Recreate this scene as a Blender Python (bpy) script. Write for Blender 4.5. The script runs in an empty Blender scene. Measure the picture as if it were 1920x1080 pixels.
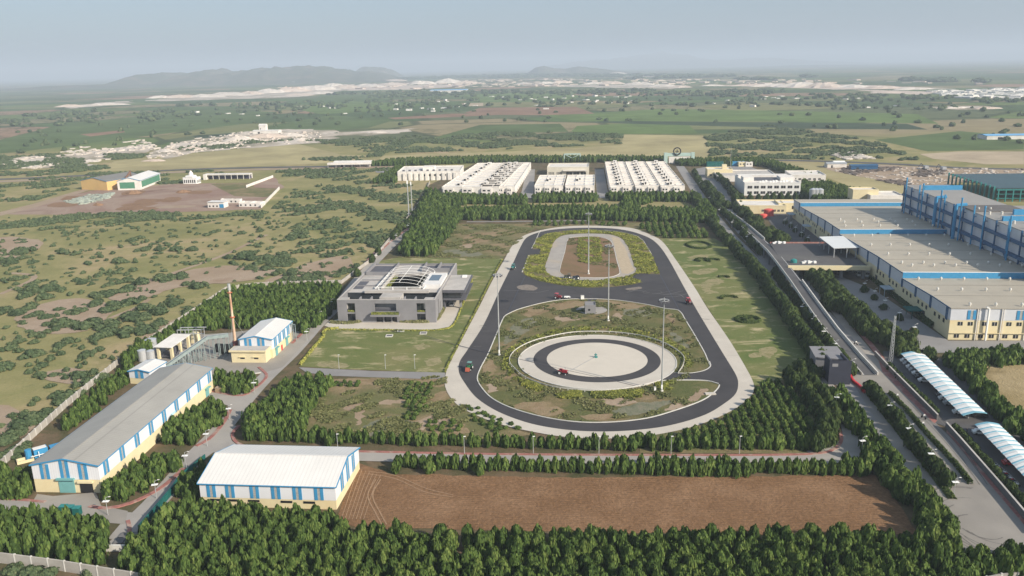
import bpy, bmesh, math, random
import numpy as np
from math import sin, cos, tan, pi, radians, atan2, sqrt
from mathutils import Vector, Matrix
S = bpy.context.scene
COL = S.collection
random.seed(7)
RNG = np.random.default_rng(7)

# ------------------------------------------------------------------ camera
FPX, TH, ROLL, CH = 1550.0, radians(15.0), radians(1.2), 100.0
_F = Vector((0, cos(TH), -sin(TH))); _U = Vector((0, sin(TH), cos(TH))); _R = Vector((1, 0, 0))
CR = _R * cos(ROLL) - _U * sin(ROLL); CU = _U * cos(ROLL) + _R * sin(ROLL); CF = _F
cd = bpy.data.cameras.new('camera'); cam = bpy.data.objects.new('camera', cd); COL.objects.link(cam)
cd.sensor_width = 36; cd.lens = 36 * FPX / 1920; cd.clip_start = 1; cd.clip_end = 80000
cam.matrix_world = Matrix(((CR.x, CU.x, -CF.x, 0), (CR.y, CU.y, -CF.y, 0), (CR.z, CU.z, -CF.z, CH), (0, 0, 0, 1)))
S.camera = cam

# ------------------------------------------------------------------ sky, sun, exposure
SUN_EL, SUN_DIR = radians(30), Vector((.794, -.607, 0)).normalized()
W = bpy.data.worlds.new('World'); S.world = W; W.use_nodes = True
nt = W.node_tree; nt.nodes.clear()
wo = nt.nodes.new('ShaderNodeOutputWorld'); bg = nt.nodes.new('ShaderNodeBackground'); sk = nt.nodes.new('ShaderNodeTexSky')
sk.sky_type = 'NISHITA'; sk.sun_disc = False; sk.sun_elevation = SUN_EL
sk.sun_rotation = atan2(SUN_DIR.x, SUN_DIR.y); sk.altitude = 300; sk.air_density = 1.0; sk.dust_density = 2.5; sk.ozone_density = 2.5
bg.inputs[1].default_value = 0.12
mx = nt.nodes.new('ShaderNodeMix'); mx.data_type = 'RGBA'; mx.inputs[0].default_value = .62; mx.inputs[7].default_value = (2.2, 2.8, 3.5, 1)  # dusty, evenly lit air
nt.links.new(sk.outputs[0], mx.inputs[6]); nt.links.new(mx.outputs[2], bg.inputs[0]); nt.links.new(bg.outputs[0], wo.inputs[0])
ld = bpy.data.lights.new('sun', 'SUN'); ld.energy = 5.0; ld.angle = radians(.5); ld.color = (1, .91, .77)
sun = bpy.data.objects.new('sun', ld); COL.objects.link(sun)
sd = Vector((SUN_DIR.x * cos(SUN_EL), SUN_DIR.y * cos(SUN_EL), sin(SUN_EL)))
sun.rotation_euler = (-sd).to_track_quat('-Z', 'Y').to_euler(); sun.location = (300, -200, 400)
S.view_settings.view_transform = 'Standard'; S.view_settings.look = 'None'; S.view_settings.exposure = 0.42; S.view_settings.gamma = 1
HAZE_DENSITY = 0.00014

# ------------------------------------------------------------------ helpers
def G(px, py, z=0.0):
    """a place in the site, read off the photograph, as world x, y at height z"""
    d = CF + CR * ((px - 960) / FPX) - CU * ((py - 540) / FPX)
    t = (CH - z) / max(-d.z, 1e-4)
    return (d.x * t, d.y * t)
def GP(pts, z=0.0): return [G(x, y, z) for x, y in pts]
def setp(o, label=None, cat=None, group=None, kind=None):
    if label: o['label'] = label
    if cat: o['category'] = cat
    if group: o['group'] = group
    if kind: o['kind'] = kind
    return o
def thing(name, label, cat, loc=(0, 0, 0), rot=0.0, group=None):
    o = bpy.data.objects.new(name, None); COL.objects.link(o)
    o.location = loc; o.rotation_euler = (0, 0, rot); o.empty_display_size = .5
    return setp(o, label, cat, group)
def link(name, me, parent=None):
    o = bpy.data.objects.new(name, me); COL.objects.link(o)
    if parent: o.parent = parent
    return o
class MB:
    def __init__(s): s.v = []; s.f = []
    def add(s, vs, fs):
        n = len(s.v); s.v += [tuple(p) for p in vs]; s.f += [tuple(n + i for i in f) for f in fs]; return s
    def box(s, x0, x1, y0, y1, z0, z1):
        return s.add([(x0, y0, z0), (x1, y0, z0), (x1, y1, z0), (x0, y1, z0), (x0, y0, z1), (x1, y0, z1), (x1, y1, z1), (x0, y1, z1)],
                     [(3, 2, 1, 0), (4, 5, 6, 7), (0, 1, 5, 4), (1, 2, 6, 5), (2, 3, 7, 6), (3, 0, 4, 7)])
    def bar(s, a, b, w, h=None, n=4):
        a = Vector(a); b = Vector(b); h = h or w; d = (b - a).normalized()
        up = Vector((0, 0, 1)) if abs(d.z) < .9 else Vector((0, 1, 0))
        r = d.cross(up).normalized(); u = r.cross(d)
        vs = []
        for p in (a, b):
            for k in range(n):
                t = 2 * pi * (k + .5) / n; q = sqrt(2) if n == 4 else 1
                vs.append(p + r * cos(t) * w * .5 * q + u * sin(t) * h * .5 * q)
        fs = [(k, (k + 1) % n, n + (k + 1) % n, n + k) for k in range(n)] + [tuple(range(n))[::-1], tuple(range(n, 2 * n))]
        return s.add(vs, fs)
    def cyl(s, x, y, z0, z1, r0, r1=None, n=12, cap=True):
        r1 = r0 if r1 is None else r1
        vs = [(x + r * cos(2 * pi * k / n), y + r * sin(2 * pi * k / n), z) for z, r in ((z0, r0), (z1, r1)) for k in range(n)]
        fs = [(k, (k + 1) % n, n + (k + 1) % n, n + k) for k in range(n)]
        if cap: fs += [tuple(range(n))[::-1], tuple(range(n, 2 * n))]
        return s.add(vs, fs)
    def prism(s, prof, axis, a, b):
        """profile (p,q) swept along an axis: 'y' -> (p, t, q), 'x' -> (t, p, q)"""
        n = len(prof); vs = []
        for t in (a, b):
            for p, q in prof: vs.append((p, t, q) if axis == 'y' else (t, p, q))
        fs = [(k, (k + 1) % n, n + (k + 1) % n, n + k) for k in range(n)] + [tuple(range(n))[::-1], tuple(range(n, 2 * n))]
        return s.add(vs, fs)
    def poly(s, pts, z0, z1):
        n = len(pts); vs = [(x, y, z0) for x, y in pts] + [(x, y, z1) for x, y in pts]
        return s.add(vs, [(k, (k + 1) % n, n + (k + 1) % n, n + k) for k in range(n)] + [tuple(range(n))[::-1], tuple(range(n, 2 * n))])
    def ring(s, pts, w, z0, z1, closed=False):
        """a wall / kerb of width w along world points"""
        P = [Vector((p[0], p[1])) for p in pts]; n = len(P); L = []; Rr = []; Z = [(p[2] if len(p) > 2 else 0) for p in pts]
        for i in range(n):
            a = P[i - 1] if (i or closed) else P[i]; b = P[(i + 1) % n] if (i < n - 1 or closed) else P[i]
            d = (b - a); d = d.normalized() if d.length > 1e-6 else Vector((1, 0)); q = Vector((-d.y, d.x)) * w / 2
            L.append(P[i] + q); Rr.append(P[i] - q)
        vs = []
        for i in range(n): vs += [(L[i].x, L[i].y, z0 + Z[i]), (Rr[i].x, Rr[i].y, z0 + Z[i]), (Rr[i].x, Rr[i].y, z1 + Z[i]), (L[i].x, L[i].y, z1 + Z[i])]
        fs = []
        for i in range(n if closed else n - 1):
            j = (i + 1) % n
            for k in range(4): fs.append((4 * i + k, 4 * i + (k + 1) % 4, 4 * j + (k + 1) % 4, 4 * j + k))
        if not closed: fs += [(0, 3, 2, 1), (4 * n - 4, 4 * n - 3, 4 * n - 2, 4 * n - 1)]
        return s.add(vs, fs)
    def build(s, name, mat, parent=None, fix=True, smooth=False):
        me = bpy.data.meshes.new(name); me.from_pydata(s.v, [], s.f)
        if fix:
            bm = bmesh.new(); bm.from_mesh(me); bmesh.ops.recalc_face_normals(bm, faces=bm.faces); bm.to_mesh(me); bm.free()
        if smooth: me.polygons.foreach_set('use_smooth', [True] * len(me.polygons))
        me.materials.append(mat); return link(name, me, parent)
def dup(root, loc, rot=None, label=None, scale=None):
    r = root.copy(); COL.objects.link(r); r.location = loc
    if rot is not None: r.rotation_euler = (0, 0, rot)
    if scale: r.scale = scale
    if label: r['label'] = label
    for ch in list(root.children):
        c = ch.copy(); COL.objects.link(c); c.parent = r
        for g in ch.children:
            e = g.copy(); COL.objects.link(e); e.parent = c
    return r
def catmull(pts, closed=True, step=1.5):
    P = [Vector((p[0], p[1])) for p in pts]; n = len(P); out = []
    for i in range(n if closed else n - 1):
        p0 = P[i - 1] if (closed or i) else P[i]; p1 = P[i]; p2 = P[(i + 1) % n]; p3 = P[(i + 2) % n] if (closed or i < n - 2) else p2
        m = max(1, int((p2 - p1).length / step))
        l1 = (p2 - p1).length or 1; t1 = (p2 - p0) * (l1 / (((p1 - p0).length + l1) or 1)); t2 = (p3 - p1) * (l1 / (((p3 - p2).length + l1) or 1))
        for k in range(m):
            t = k / m; h1 = 2 * t ** 3 - 3 * t * t + 1; h2 = -2 * t ** 3 + 3 * t * t; h3 = t ** 3 - 2 * t * t + t; h4 = t ** 3 - t * t
            out.append(tuple(p1 * h1 + p2 * h2 + t1 * h3 + t2 * h4))
    if not closed: out.append(tuple(P[-1]))
    return out
def rough(pts, amp, step, seed=1):
    """a ragged natural outline"""
    rn = random.Random(seed); out = []; n = len(pts)
    for i in range(n):
        a = Vector(pts[i][:2]); b = Vector(pts[(i + 1) % n][:2]); m = max(1, int((b - a).length / step))
        for k in range(m):
            p = a.lerp(b, k / m); out.append((p.x + rn.uniform(-amp, amp), p.y + rn.uniform(-amp, amp)))
    return out
def sheet(name, pts, mat, z, kind='structure', **kw):
    me = bpy.data.meshes.new(name); me.from_pydata([(x, y, z) for x, y in pts], [], [tuple(range(len(pts)))])
    bm = bmesh.new(); bm.from_mesh(me)
    bm.normal_update()
    if bm.faces[:] and bm.faces[:][0].normal.z < 0: bmesh.ops.reverse_faces(bm, faces=bm.faces)
    bmesh.ops.triangulate(bm, faces=bm.faces); bm.to_mesh(me); bm.free()
    me.materials.append(mat); o = link(name, me); return setp(o, kind=kind, **kw)
def ribbon(name, line, w, mat, z, kind='structure'):
    """flat road along a world polyline; w a number or a list"""
    P = [Vector(p[:2]) for p in line]; n = len(P); L = []; Rr = []
    for i in range(n):
        d = (P[min(i + 1, n - 1)] - P[max(i - 1, 0)]).normalized(); ww = w if not isinstance(w, (list, tuple)) else w[0] + (w[1] - w[0]) * i / (n - 1)
        q = Vector((-d.y, d.x)) * ww / 2; L.append(P[i] + q); Rr.append(P[i] - q)
    me = bpy.data.meshes.new(name); vs = [(p.x, p.y, z) for p in Rr] + [(p.x, p.y, z) for p in L]
    me.from_pydata(vs, [], [(i, i + 1, n + i + 1, n + i) for i in range(n - 1)]); me.materials.append(mat)
    o = link(name, me); return setp(o, kind=kind)

# ------------------------------------------------------------------ materials
MATS = {}
def newmat(name):
    m = bpy.data.materials.new(name); m.use_nodes = True; t = m.node_tree; t.nodes.clear()
    o = t.nodes.new('ShaderNodeOutputMaterial'); b = t.nodes.new('ShaderNodeBsdfPrincipled'); t.links.new(b.outputs[0], o.inputs[0])
    b.inputs['Specular IOR Level'].default_value = .25; MATS[name] = m; return m, t, b
def N(t, typ, **kw):
    n = t.nodes.new(typ)
    for k, v in kw.items():
        if k in n.inputs: n.inputs[k].default_value = v
        else: setattr(n, k, v)
    return n
def pos(t, scale=(1, 1, 1), obj=False):
    mp = N(t, 'ShaderNodeMapping'); mp.inputs['Scale'].default_value = scale
    if obj: g = N(t, 'ShaderNodeTexCoord'); t.links.new(g.outputs['Object'], mp.inputs[0])
    else: g = N(t, 'ShaderNodeNewGeometry'); t.links.new(g.outputs['Position'], mp.inputs[0])
    return mp.outputs[0]
def noise(t, v, scale, detail=5, rough=.6, dist=0.0):
    n = N(t, 'ShaderNodeTexNoise'); n.inputs['Scale'].default_value = scale; n.inputs['Detail'].default_value = detail
    n.inputs['Roughness'].default_value = rough; n.inputs['Distortion'].default_value = dist; t.links.new(v, n.inputs['Vector']); return n.outputs['Fac']
def ramp(t, fac, stops, interp='LINEAR'):
    r = N(t, 'ShaderNodeValToRGB'); r.color_ramp.interpolation = interp
    while len(r.color_ramp.elements) < len(stops): r.color_ramp.elements.new(.5)
    for e, (p, c) in zip(r.color_ramp.elements, stops): e.position = p; e.color = (*c, 1) if len(c) == 3 else c
    t.links.new(fac, r.inputs[0]); return r.outputs[0]
def mix(t, fac, a, b, typ='MIX'):
    m = N(t, 'ShaderNodeMix'); m.data_type = 'RGBA'; m.blend_type = typ
    for s, v in ((0, fac), (6, a), (7, b)):
        if isinstance(v, (int, float)): m.inputs[s].default_value = v
        elif isinstance(v, tuple): m.inputs[s].default_value = (*v, 1)
        else: t.links.new(v, m.inputs[s])
    return m.outputs[2]
def mth(t, op, a, b=0.0):
    m = N(t, 'ShaderNodeMath'); m.operation = op
    for s, v in ((0, a), (1, b)):
        if isinstance(v, (int, float)): m.inputs[s].default_value = v
        else: t.links.new(v, m.inputs[s])
    return m.outputs[0]
def bump(t, b, h, strength=.4, dist=.3):
    n = N(t, 'ShaderNodeBump'); n.inputs['Strength'].default_value = strength; n.inputs['Distance'].default_value = dist
    t.links.new(h, n.inputs['Height']); t.links.new(n.outputs[0], b.inputs['Normal'])
def surf(name, c, var=.12, scale=.8, rough=.8, spec=.25, obj=False, stain=None, metal=0.0, bmp=0.0):
    """plain painted/poured surface with mottling"""
    m, t, b = newmat(name); v = pos(t, obj=obj)
    lo = tuple(x * (1 - var) for x in c); hi = tuple(min(1, x * (1 + var)) for x in c)
    col = ramp(t, noise(t, v, scale, 6, .65), [(.3, lo), (.7, hi)])
    if stain: col = mix(t, ramp(t, noise(t, v, scale * .23, 4, .6, .5), [(.5, (0, 0, 0)), (.68, (1, 1, 1))]), col, stain)
    t.links.new(col, b.inputs['Base Color']); b.inputs['Roughness'].default_value = rough; b.inputs['Specular IOR Level'].default_value = spec
    b.inputs['Metallic'].default_value = metal
    if bmp: bump(t, b, noise(t, v, scale * 6, 4), bmp, .05)
    return m
def patchy(name, cols, s1, s2, fine=None, bmp=.5, bdist=.2, sx=1.0, spots=None, dist=.6):
    """natural ground: cols = 4 colours over noise s1, second noise s2 mixes, fine grain"""
    m, t, b = newmat(name); v = pos(t, (sx, 1, 1))
    a = noise(t, v, s1, 7, .62, dist); c = ramp(t, a, [(.32, cols[0]), (.45, cols[1]), (.56, cols[2]), (.70, cols[3])])
    g = noise(t, v, s2, 5, .7, .3)
    c = mix(t, mth(t, 'MULTIPLY', ramp(t, g, [(.35, (0, 0, 0)), (.7, (1, 1, 1))]), .55), c, cols[-1] if fine is None else fine)
    gr = noise(t, v, 2.2, 3, .7)
    c = mix(t, .35, c, ramp(t, gr, [(.3, (.35, .35, .35)), (.7, (1, 1, 1))]), 'MULTIPLY')
    if spots:
        n2 = noise(t, pos(t, (.45, 1, 1)), spots[0] * 1.6, 6, .7, .4)
        c = mix(t, ramp(t, n2, [(spots[1], (0, 0, 0)), (spots[1] + .13, (.9, .9, .9))]), c, spots[2])
    t.links.new(c, b.inputs['Base Color']); b.inputs['Roughness'].default_value = .95; b.inputs['Specular IOR Level'].default_value = .1
    bump(t, b, noise(t, v, 1.4, 5, .7), bmp, bdist); return m
def ribbed(name, c, axis=0, period=1.0, depth=.25, var=.1, obj=True, cross=None, rough=.55, spec=.35):
    """profiled metal sheet, ribs across an object axis"""
    m, t, b = newmat(name); v = pos(t, obj=obj); sx = N(t, 'ShaderNodeSeparateXYZ'); t.links.new(v, sx.inputs[0])
    w = mth(t, 'FRACT', mth(t, 'MULTIPLY', sx.outputs[axis], 1 / period)); h = mth(t, 'LESS_THAN', w, .3)
    col = ramp(t, noise(t, v, .12, 5, .6), [(.3, tuple(x * (1 - var) for x in c)), (.7, tuple(min(1, x * (1 + var)) for x in c))])
    col = mix(t, mth(t, 'MULTIPLY', h, .18), col, tuple(x * .55 for x in c))
    if cross is not None:
        w2 = mth(t, 'FRACT', mth(t, 'MULTIPLY', sx.outputs[1 - axis], 1 / cross)); col = mix(t, mth(t, 'MULTIPLY', mth(t, 'LESS_THAN', w2, .04), .35), col, tuple(x * .5 for x in c))
    st = ramp(t, noise(t, pos(t, (.03, .4, .4) if axis == 1 else (.4, .03, .4), obj), 1.2, 4), [(.55, (0, 0, 0)), (.75, (1, 1, 1))])
    col = mix(t, mth(t, 'MULTIPLY', st, .25), col, tuple(x * .7 for x in c))
    t.links.new(col, b.inputs['Base Color']); b.inputs['Roughness'].default_value = rough; b.inputs['Specular IOR Level'].default_value = spec
    bump(t, b, h, depth, .05); return m
def foliage(name, stops, vary=.5):
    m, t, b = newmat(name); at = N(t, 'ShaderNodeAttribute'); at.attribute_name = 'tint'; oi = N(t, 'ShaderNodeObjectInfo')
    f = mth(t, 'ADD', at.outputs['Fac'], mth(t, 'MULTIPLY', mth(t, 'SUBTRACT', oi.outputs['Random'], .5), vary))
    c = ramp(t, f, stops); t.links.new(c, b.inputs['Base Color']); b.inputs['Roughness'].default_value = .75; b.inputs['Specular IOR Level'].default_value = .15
    tr = N(t, 'ShaderNodeBsdfTranslucent'); t.links.new(c, tr.inputs[0]); ms = N(t, 'ShaderNodeMixShader'); ms.inputs[0].default_value = .22
    out = [n for n in t.nodes if n.type == 'OUTPUT_MATERIAL'][0]
    t.links.new(b.outputs[0], ms.inputs[1]); t.links.new(tr.outputs[0], ms.inputs[2]); t.links.new(ms.outputs[0], out.inputs[0]); return m

white = surf('white_paint', (.80, .79, .76), .06, .5, .6)
offw = surf('off_white_wall', (.70, .665, .62), .1, .35, .8, stain=(.60, .56, .51))
offroof = surf('pale_roof', (.66, .62, .57), .1, .3, .85, stain=(.54, .50, .46))
yellow = surf('yellow_wall', (.67, .58, .37), .06, .4, .8, stain=(.66, .54, .32))
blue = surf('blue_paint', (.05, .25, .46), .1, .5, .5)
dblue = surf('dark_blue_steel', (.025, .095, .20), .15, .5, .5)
greyl = surf('louvre_grey', (.36, .35, .33), .25, 3.0, .6)
dark = surf('dark_opening', (.02, .02, .022), .2, .5, .4)
glass = surf('dark_glass', (.03, .035, .04), .2, .5, .15, .6)
teal = surf('teal_shutter', (.16, .36, .36), .06, .6, .6)
greennet = surf('green_net', (.01, .10, .09), .3, .8, .8)
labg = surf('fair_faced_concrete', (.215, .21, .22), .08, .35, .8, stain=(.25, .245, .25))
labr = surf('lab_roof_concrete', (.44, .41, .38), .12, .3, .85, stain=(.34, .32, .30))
dgrey = surf('dark_grey', (.10, .10, .115), .1, .5, .7)
charcoal = surf('charcoal_panel', (.035, .038, .055), .1, .4, .6)
steel = surf('galvanised_steel', (.45, .46, .46), .12, 1.5, .45, .5, metal=.3)
steelg = surf('painted_steel_green', (.24, .29, .285), .15, 1, .6)
red = surf('red_paint', (.55, .03, .04), .1, 1, .5)
redk = surf('red_kerb_paver', (.30, .13, .11), .25, 1.2, .9, stain=(.36, .26, .22))
chim = surf('chimney_rust', (.56, .43, .31), .2, .5, .7, stain=(.42, .22, .13))
conc = surf('track_concrete', (.49, .445, .385), .07, .15, .9, stain=(.53, .49, .43))
conc2 = surf('road_concrete', (.30, .28, .26), .12, .12, .9, stain=(.36, .33, .29), bmp=.2)
fore = surf('forecourt_concrete', (.29, .265, .235), .18, .06, .9, stain=(.20, .185, .17), bmp=.2)
lane = surf('avenue_paving', (.235, .225, .22), .1, .12, .9, stain=(.27, .26, .25))
asph = surf('new_asphalt', (.052, .049, .052), .16, .1, .85, stain=(.068, .063, .064))
asph2 = surf('old_asphalt', (.085, .083, .086), .15, .12, .9, stain=(.12, .115, .11))
kerb = surf('kerb_white', (.55, .53, .49), .15, .6, .85)
wallc = surf('boundary_wall_concrete', (.40, .37, .33), .15, .3, .9, stain=(.26, .24, .22))
wallg = surf('grey_render_wall', (.15, .145, .145), .12, .4, .9)
black = surf('black_rubber', (.02, .02, .02), .2, 1, .8)
tealp = surf('teal_paint', (.03, .20, .19), .1, 1, .5)
orange = surf('orange_paint', (.38, .10, .06), .1, 1, .5)
skin_m = surf('cloth_dark', (.06, .06, .08), .2, 1, .8)
brownp = surf('timber_box', (.28, .20, .13), .2, 1, .8)
roofg = ribbed('grey_sheet_roof', (.33, .315, .285), 1, .9, .3, .08, cross=11)
roofw = ribbed('white_sheet_roof', (.68, .66, .63), 1, 1.0, .15, .05)
cladw = ribbed('white_cladding', (.68, .68, .70), 0, .6, .12, .04)
roofr = ribbed('factory_sheet_roof', (.405, .36, .285), 0, 1.0, .5, .07, cross=7.6)
canw = ribbed('canopy_white', (.68, .69, .68), 1, 1.2, .1, .04)
tealroof = ribbed('teal_roof', (.045, .085, .10), 0, 2.0, .2, .15)
soil = patchy('ploughed_soil', [(.20, .115, .065), (.235, .14, .082), (.27, .165, .10), (.22, .13, .075)], .05, .25, (.31, .20, .125), 1.0, .35, spots=None)
def soil_rows():
    m, t, b = newmat('ploughed_field_soil'); v = pos(t); c = ramp(t, noise(t, v, .07, 6, .65), [(.3, (.20, .115, .062)), (.5, (.24, .142, .08)), (.7, (.30, .185, .11))])
    g = noise(t, v, 1.3, 4, .8); c = mix(t, .75, c, ramp(t, g, [(.3, (.5, .47, .44)), (.55, (.95, .93, .9)), (.72, (1.4, 1.32, 1.22))]), 'MULTIPLY')
    wv = N(t, 'ShaderNodeTexWave'); wv.bands_direction = 'Y'; wv.inputs['Scale'].default_value = .33; wv.inputs['Distortion'].default_value = 2.5; wv.inputs['Detail'].default_value = 3
    wv.inputs['Detail Scale'].default_value = .15; t.links.new(v, wv.inputs[0]); c = mix(t, .06, c, ramp(t, wv.outputs['Fac'], [(.1, (.6, .58, .55)), (.8, (1, 1, 1))]), 'MULTIPLY')
    t.links.new(c, b.inputs['Base Color']); b.inputs['Roughness'].default_value = 1; b.inputs['Specular IOR Level'].default_value = .05
    bump(t, b, mth(t, 'ADD', g, mth(t, 'MULTIPLY', wv.outputs['Fac'], .15)), 1, .35); return m
soilf = soil_rows()
lawn = patchy('lawn_grass', [(.10, .145, .040), (.135, .165, .052), (.175, .185, .070), (.23, .21, .095)], .035, .12, (.15, .165, .06), .5, .1, spots=(.10, .535, (.42, .35, .21)))
weeds = patchy('weedy_grass', [(.12, .14, .05), (.17, .165, .07), (.26, .20, .11), (.36, .255, .16)], .045, .22, (.10, .115, .045), 1, .3, spots=(.06, .66, (.36, .27, .19)))
islandg = patchy('island_grass', [(.11, .13, .045), (.15, .15, .06), (.23, .18, .09), (.34, .24, .15)], .06, .3, (.085, .10, .035), 1, .4, spots=(.07, .64, (.33, .24, .165)))
brownisl = patchy('brown_island_soil', [(.16, .125, .06), (.23, .145, .085), (.25, .15, .095), (.17, .14, .07)], .05, .3, (.20, .15, .08), .6, .2)
dryg = patchy('dry_grass', [(.26, .235, .10), (.31, .27, .13), (.35, .295, .15), (.28, .25, .115)], .012, .09, (.24, .20, .10), .5, .3)
bare = patchy('bare_earth', [(.30, .22, .15), (.36, .27, .19), (.40, .31, .23), (.27, .18, .12)], .03, .2, (.33, .25, .18), .7, .3)
redyard = patchy('red_yard_earth', [(.24, .14, .11), (.30, .20, .155), (.36, .27, .21), (.20, .115, .09)], .018, .08, (.33, .24, .19), .7, .4)
worn = patchy('worn_lawn_patch', [(.17, .18, .075), (.26, .235, .12), (.36, .30, .18), (.22, .20, .09)], .25, .6, (.19, .19, .08), .6, .1)
drystraw = patchy('dry_straw', [(.26, .20, .09), (.36, .28, .15), (.42, .33, .19), (.22, .17, .08)], .05, .25, (.34, .26, .14), 1, .4)
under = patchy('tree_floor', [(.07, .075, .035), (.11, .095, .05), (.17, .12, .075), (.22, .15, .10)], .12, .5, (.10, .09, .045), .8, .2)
stone = patchy('white_stone_waste', [(.50, .43, .37), (.62, .55, .48), (.70, .63, .56), (.52, .42, .35)], .03, .2, (.62, .56, .50), 1, .6)
pinkst = patchy('pink_stone_waste', [(.52, .40, .32), (.60, .49, .41), (.66, .56, .48), (.52, .40, .33)], .02, .15, (.52, .42, .34), 1, .6)
quarry = patchy('quarry_stone_and_scrub', [(.12, .14, .07), (.34, .29, .21), (.62, .55, .47), (.70, .62, .55)], .011, .05, (.55, .47, .40), 1, .6)
def ground_mat():
    m, t, b = newmat('scrub_ground'); v = pos(t)
    a = noise(t, v, .013, 8, .62, .8)
    near = ramp(t, a, [(.33, (.165, .175, .068)), (.43, (.235, .225, .095)), (.53, (.30, .265, .125)), (.63, (.37, .29, .165)), (.72, (.45, .345, .235))])
    near = mix(t, ramp(t, noise(t, v, .05, 6, .7, .5), [(.48, (0, 0, 0)), (.62, (.7, .7, .7))]), near, (.22, .205, .09))
    near = mix(t, ramp(t, noise(t, v, .16, 5, .75, .4), [(.58, (0, 0, 0)), (.70, (.55, .55, .55))]), near, (.12, .14, .06))
    near = mix(t, .3, near, ramp(t, noise(t, v, 1.1, 4, .7), [(.3, (.4, .4, .4)), (.7, (1, 1, 1))]), 'MULTIPLY')
    vo = N(t, 'ShaderNodeTexVoronoi'); vo.inputs['Scale'].default_value = 1; vo.inputs['Randomness'].default_value = .85
    wn = N(t, 'ShaderNodeTexNoise'); wn.inputs['Scale'].default_value = .002; wn.inputs['Detail'].default_value = 2
    t.links.new(v, wn.inputs[0]); 
    warp = mix(t, .03, pos(t, (.0030, .0040, 1)), wn.outputs['Color'], 'ADD')
    mp2 = N(t, 'ShaderNodeMapping'); mp2.inputs['Rotation'].default_value = (0, 0, radians(-6)); t.links.new(warp, mp2.inputs[0]); t.links.new(mp2.outputs[0], vo.inputs['Vector'])
    sp = N(t, 'ShaderNodeSeparateXYZ'); t.links.new(vo.outputs['Color'], sp.inputs[0])
    far = ramp(t, sp.outputs[0], [(0, (.075, .115, .045)), (.2, (.095, .145, .05)), (.38, (.135, .18, .06)), (.5, (.18, .19, .085)), (.62, (.12, .14, .07)), (.72, (.27, .225, .13)), (.84, (.30, .20, .135)), (.92, (.22, .20, .11))], 'CONSTANT')
    nz = noise(t, v, .02, 5, .7); far = mix(t, .5, far, ramp(t, nz, [(.3, (.55, .55, .55)), (.7, (1.1, 1.1, 1.1))]), 'MULTIPLY')
    vo2 = N(t, 'ShaderNodeTexVoronoi'); vo2.feature = 'DISTANCE_TO_EDGE'; vo2.inputs['Scale'].default_value = 1; vo2.inputs['Randomness'].default_value = .85; t.links.new(mp2.outputs[0], vo2.inputs['Vector'])
    far = mix(t, ramp(t, vo2.outputs['Distance'], [(.015, (.8, .8, .8)), (.03, (0, 0, 0))]), far, (.05, .065, .03))
    # wild scrub speckle
    scr = ramp(t, noise(t, v, .035, 6, .75, .4), [(.50, (0, 0, 0)), (.58, (1, 1, 1))]); scr = mix(t, ramp(t, noise(t, v, .0014, 3, .5), [(.46, (0, 0, 0)), (.56, (1, 1, 1))]), (0, 0, 0), scr)
    far = mix(t, mth(t, 'MULTIPLY', scr, .85), far, (.05, .068, .03))
    sy = N(t, 'ShaderNodeSeparateXYZ'); t.links.new(v, sy.inputs[0])
    fac = ramp(t, mth(t, 'MULTIPLY', mth(t, 'ADD', sy.outputs[1], mth(t, 'MULTIPLY', noise(t, v, .004, 3), 500)), .0005), [(.66, (0, 0, 0)), (.74, (1, 1, 1))])
    c = mix(t, fac, near, far); t.links.new(c, b.inputs['Base Color']); b.inputs['Roughness'].default_value = 1; b.inputs['Specular IOR Level'].default_value = .05
    bump(t, b, noise(t, v, .5, 5, .7), .6, .4); return m
groundm = ground_mat()
def hill_mat():
    m, t, b = newmat('scrub_hill'); v = pos(t)
    c = ramp(t, noise(t, v, .006, 8, .7, .6), [(.35, (.05, .07, .03)), (.5, (.085, .095, .05)), (.62, (.16, .13, .085)), (.72, (.24, .19, .14))])
    t.links.new(c, b.inputs['Base Color']); b.inputs['Roughness'].default_value = 1; bump(t, b, noise(t, v, .02, 6, .7), 1, 12); return m
hillm = hill_mat()
def fieldmat(name, c, sx=1.0):
    m, t, b = newmat(name); v = pos(t, (sx, 1, 1))
    col = ramp(t, noise(t, v, .012, 7, .7, .3), [(.3, tuple(x * .72 for x in c)), (.5, c), (.7, tuple(x * 1.3 for x in c))])
    wv = N(t, 'ShaderNodeTexWave'); wv.bands_direction = 'Y'; wv.inputs['Scale'].default_value = .05; wv.inputs['Distortion'].default_value = 1; t.links.new(v, wv.inputs[0])
    col = mix(t, .18, col, wv.outputs['Color'], 'MULTIPLY')
    t.links.new(col, b.inputs['Base Color']); b.inputs['Roughness'].default_value = 1; b.inputs['Specular IOR Level'].default_value = .05; return m
f_green = fieldmat('green_crop', (.12, .175, .055)); f_dk = fieldmat('dark_crop', (.055, .08, .045)); f_mid = fieldmat('mid_green_crop', (.095, .135, .05))
f_brown = fieldmat('brown_field', (.24, .15, .10)); f_tan = fieldmat('tan_field', (.36, .31, .165)); f_ol = fieldmat('olive_field', (.19, .19, .085)); f_pale = fieldmat('pale_field', (.42, .34, .24))
leafA = foliage('plantation_leaves', [(0, (.036, .066, .016)), (.35, (.074, .124, .028)), (.65, (.122, .180, .042)), (1, (.18, .225, .06))], .6)
leafB = foliage('avenue_leaves', [(0, (.030, .052, .017)), (.4, (.050, .080, .024)), (.7, (.075, .11, .030)), (1, (.12, .15, .045))], .4)
leafC = foliage('scrub_leaves', [(0, (.055, .085, .042)), (.4, (.085, .122, .058)), (.7, (.115, .15, .070)), (1, (.16, .185, .09))], .4)
leafY = foliage('yellow_cover_leaves', [(0, (.09, .11, .035)), (.3, (.18, .20, .05)), (.6, (.31, .32, .07)), (1, (.50, .46, .11))], .0)
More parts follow.
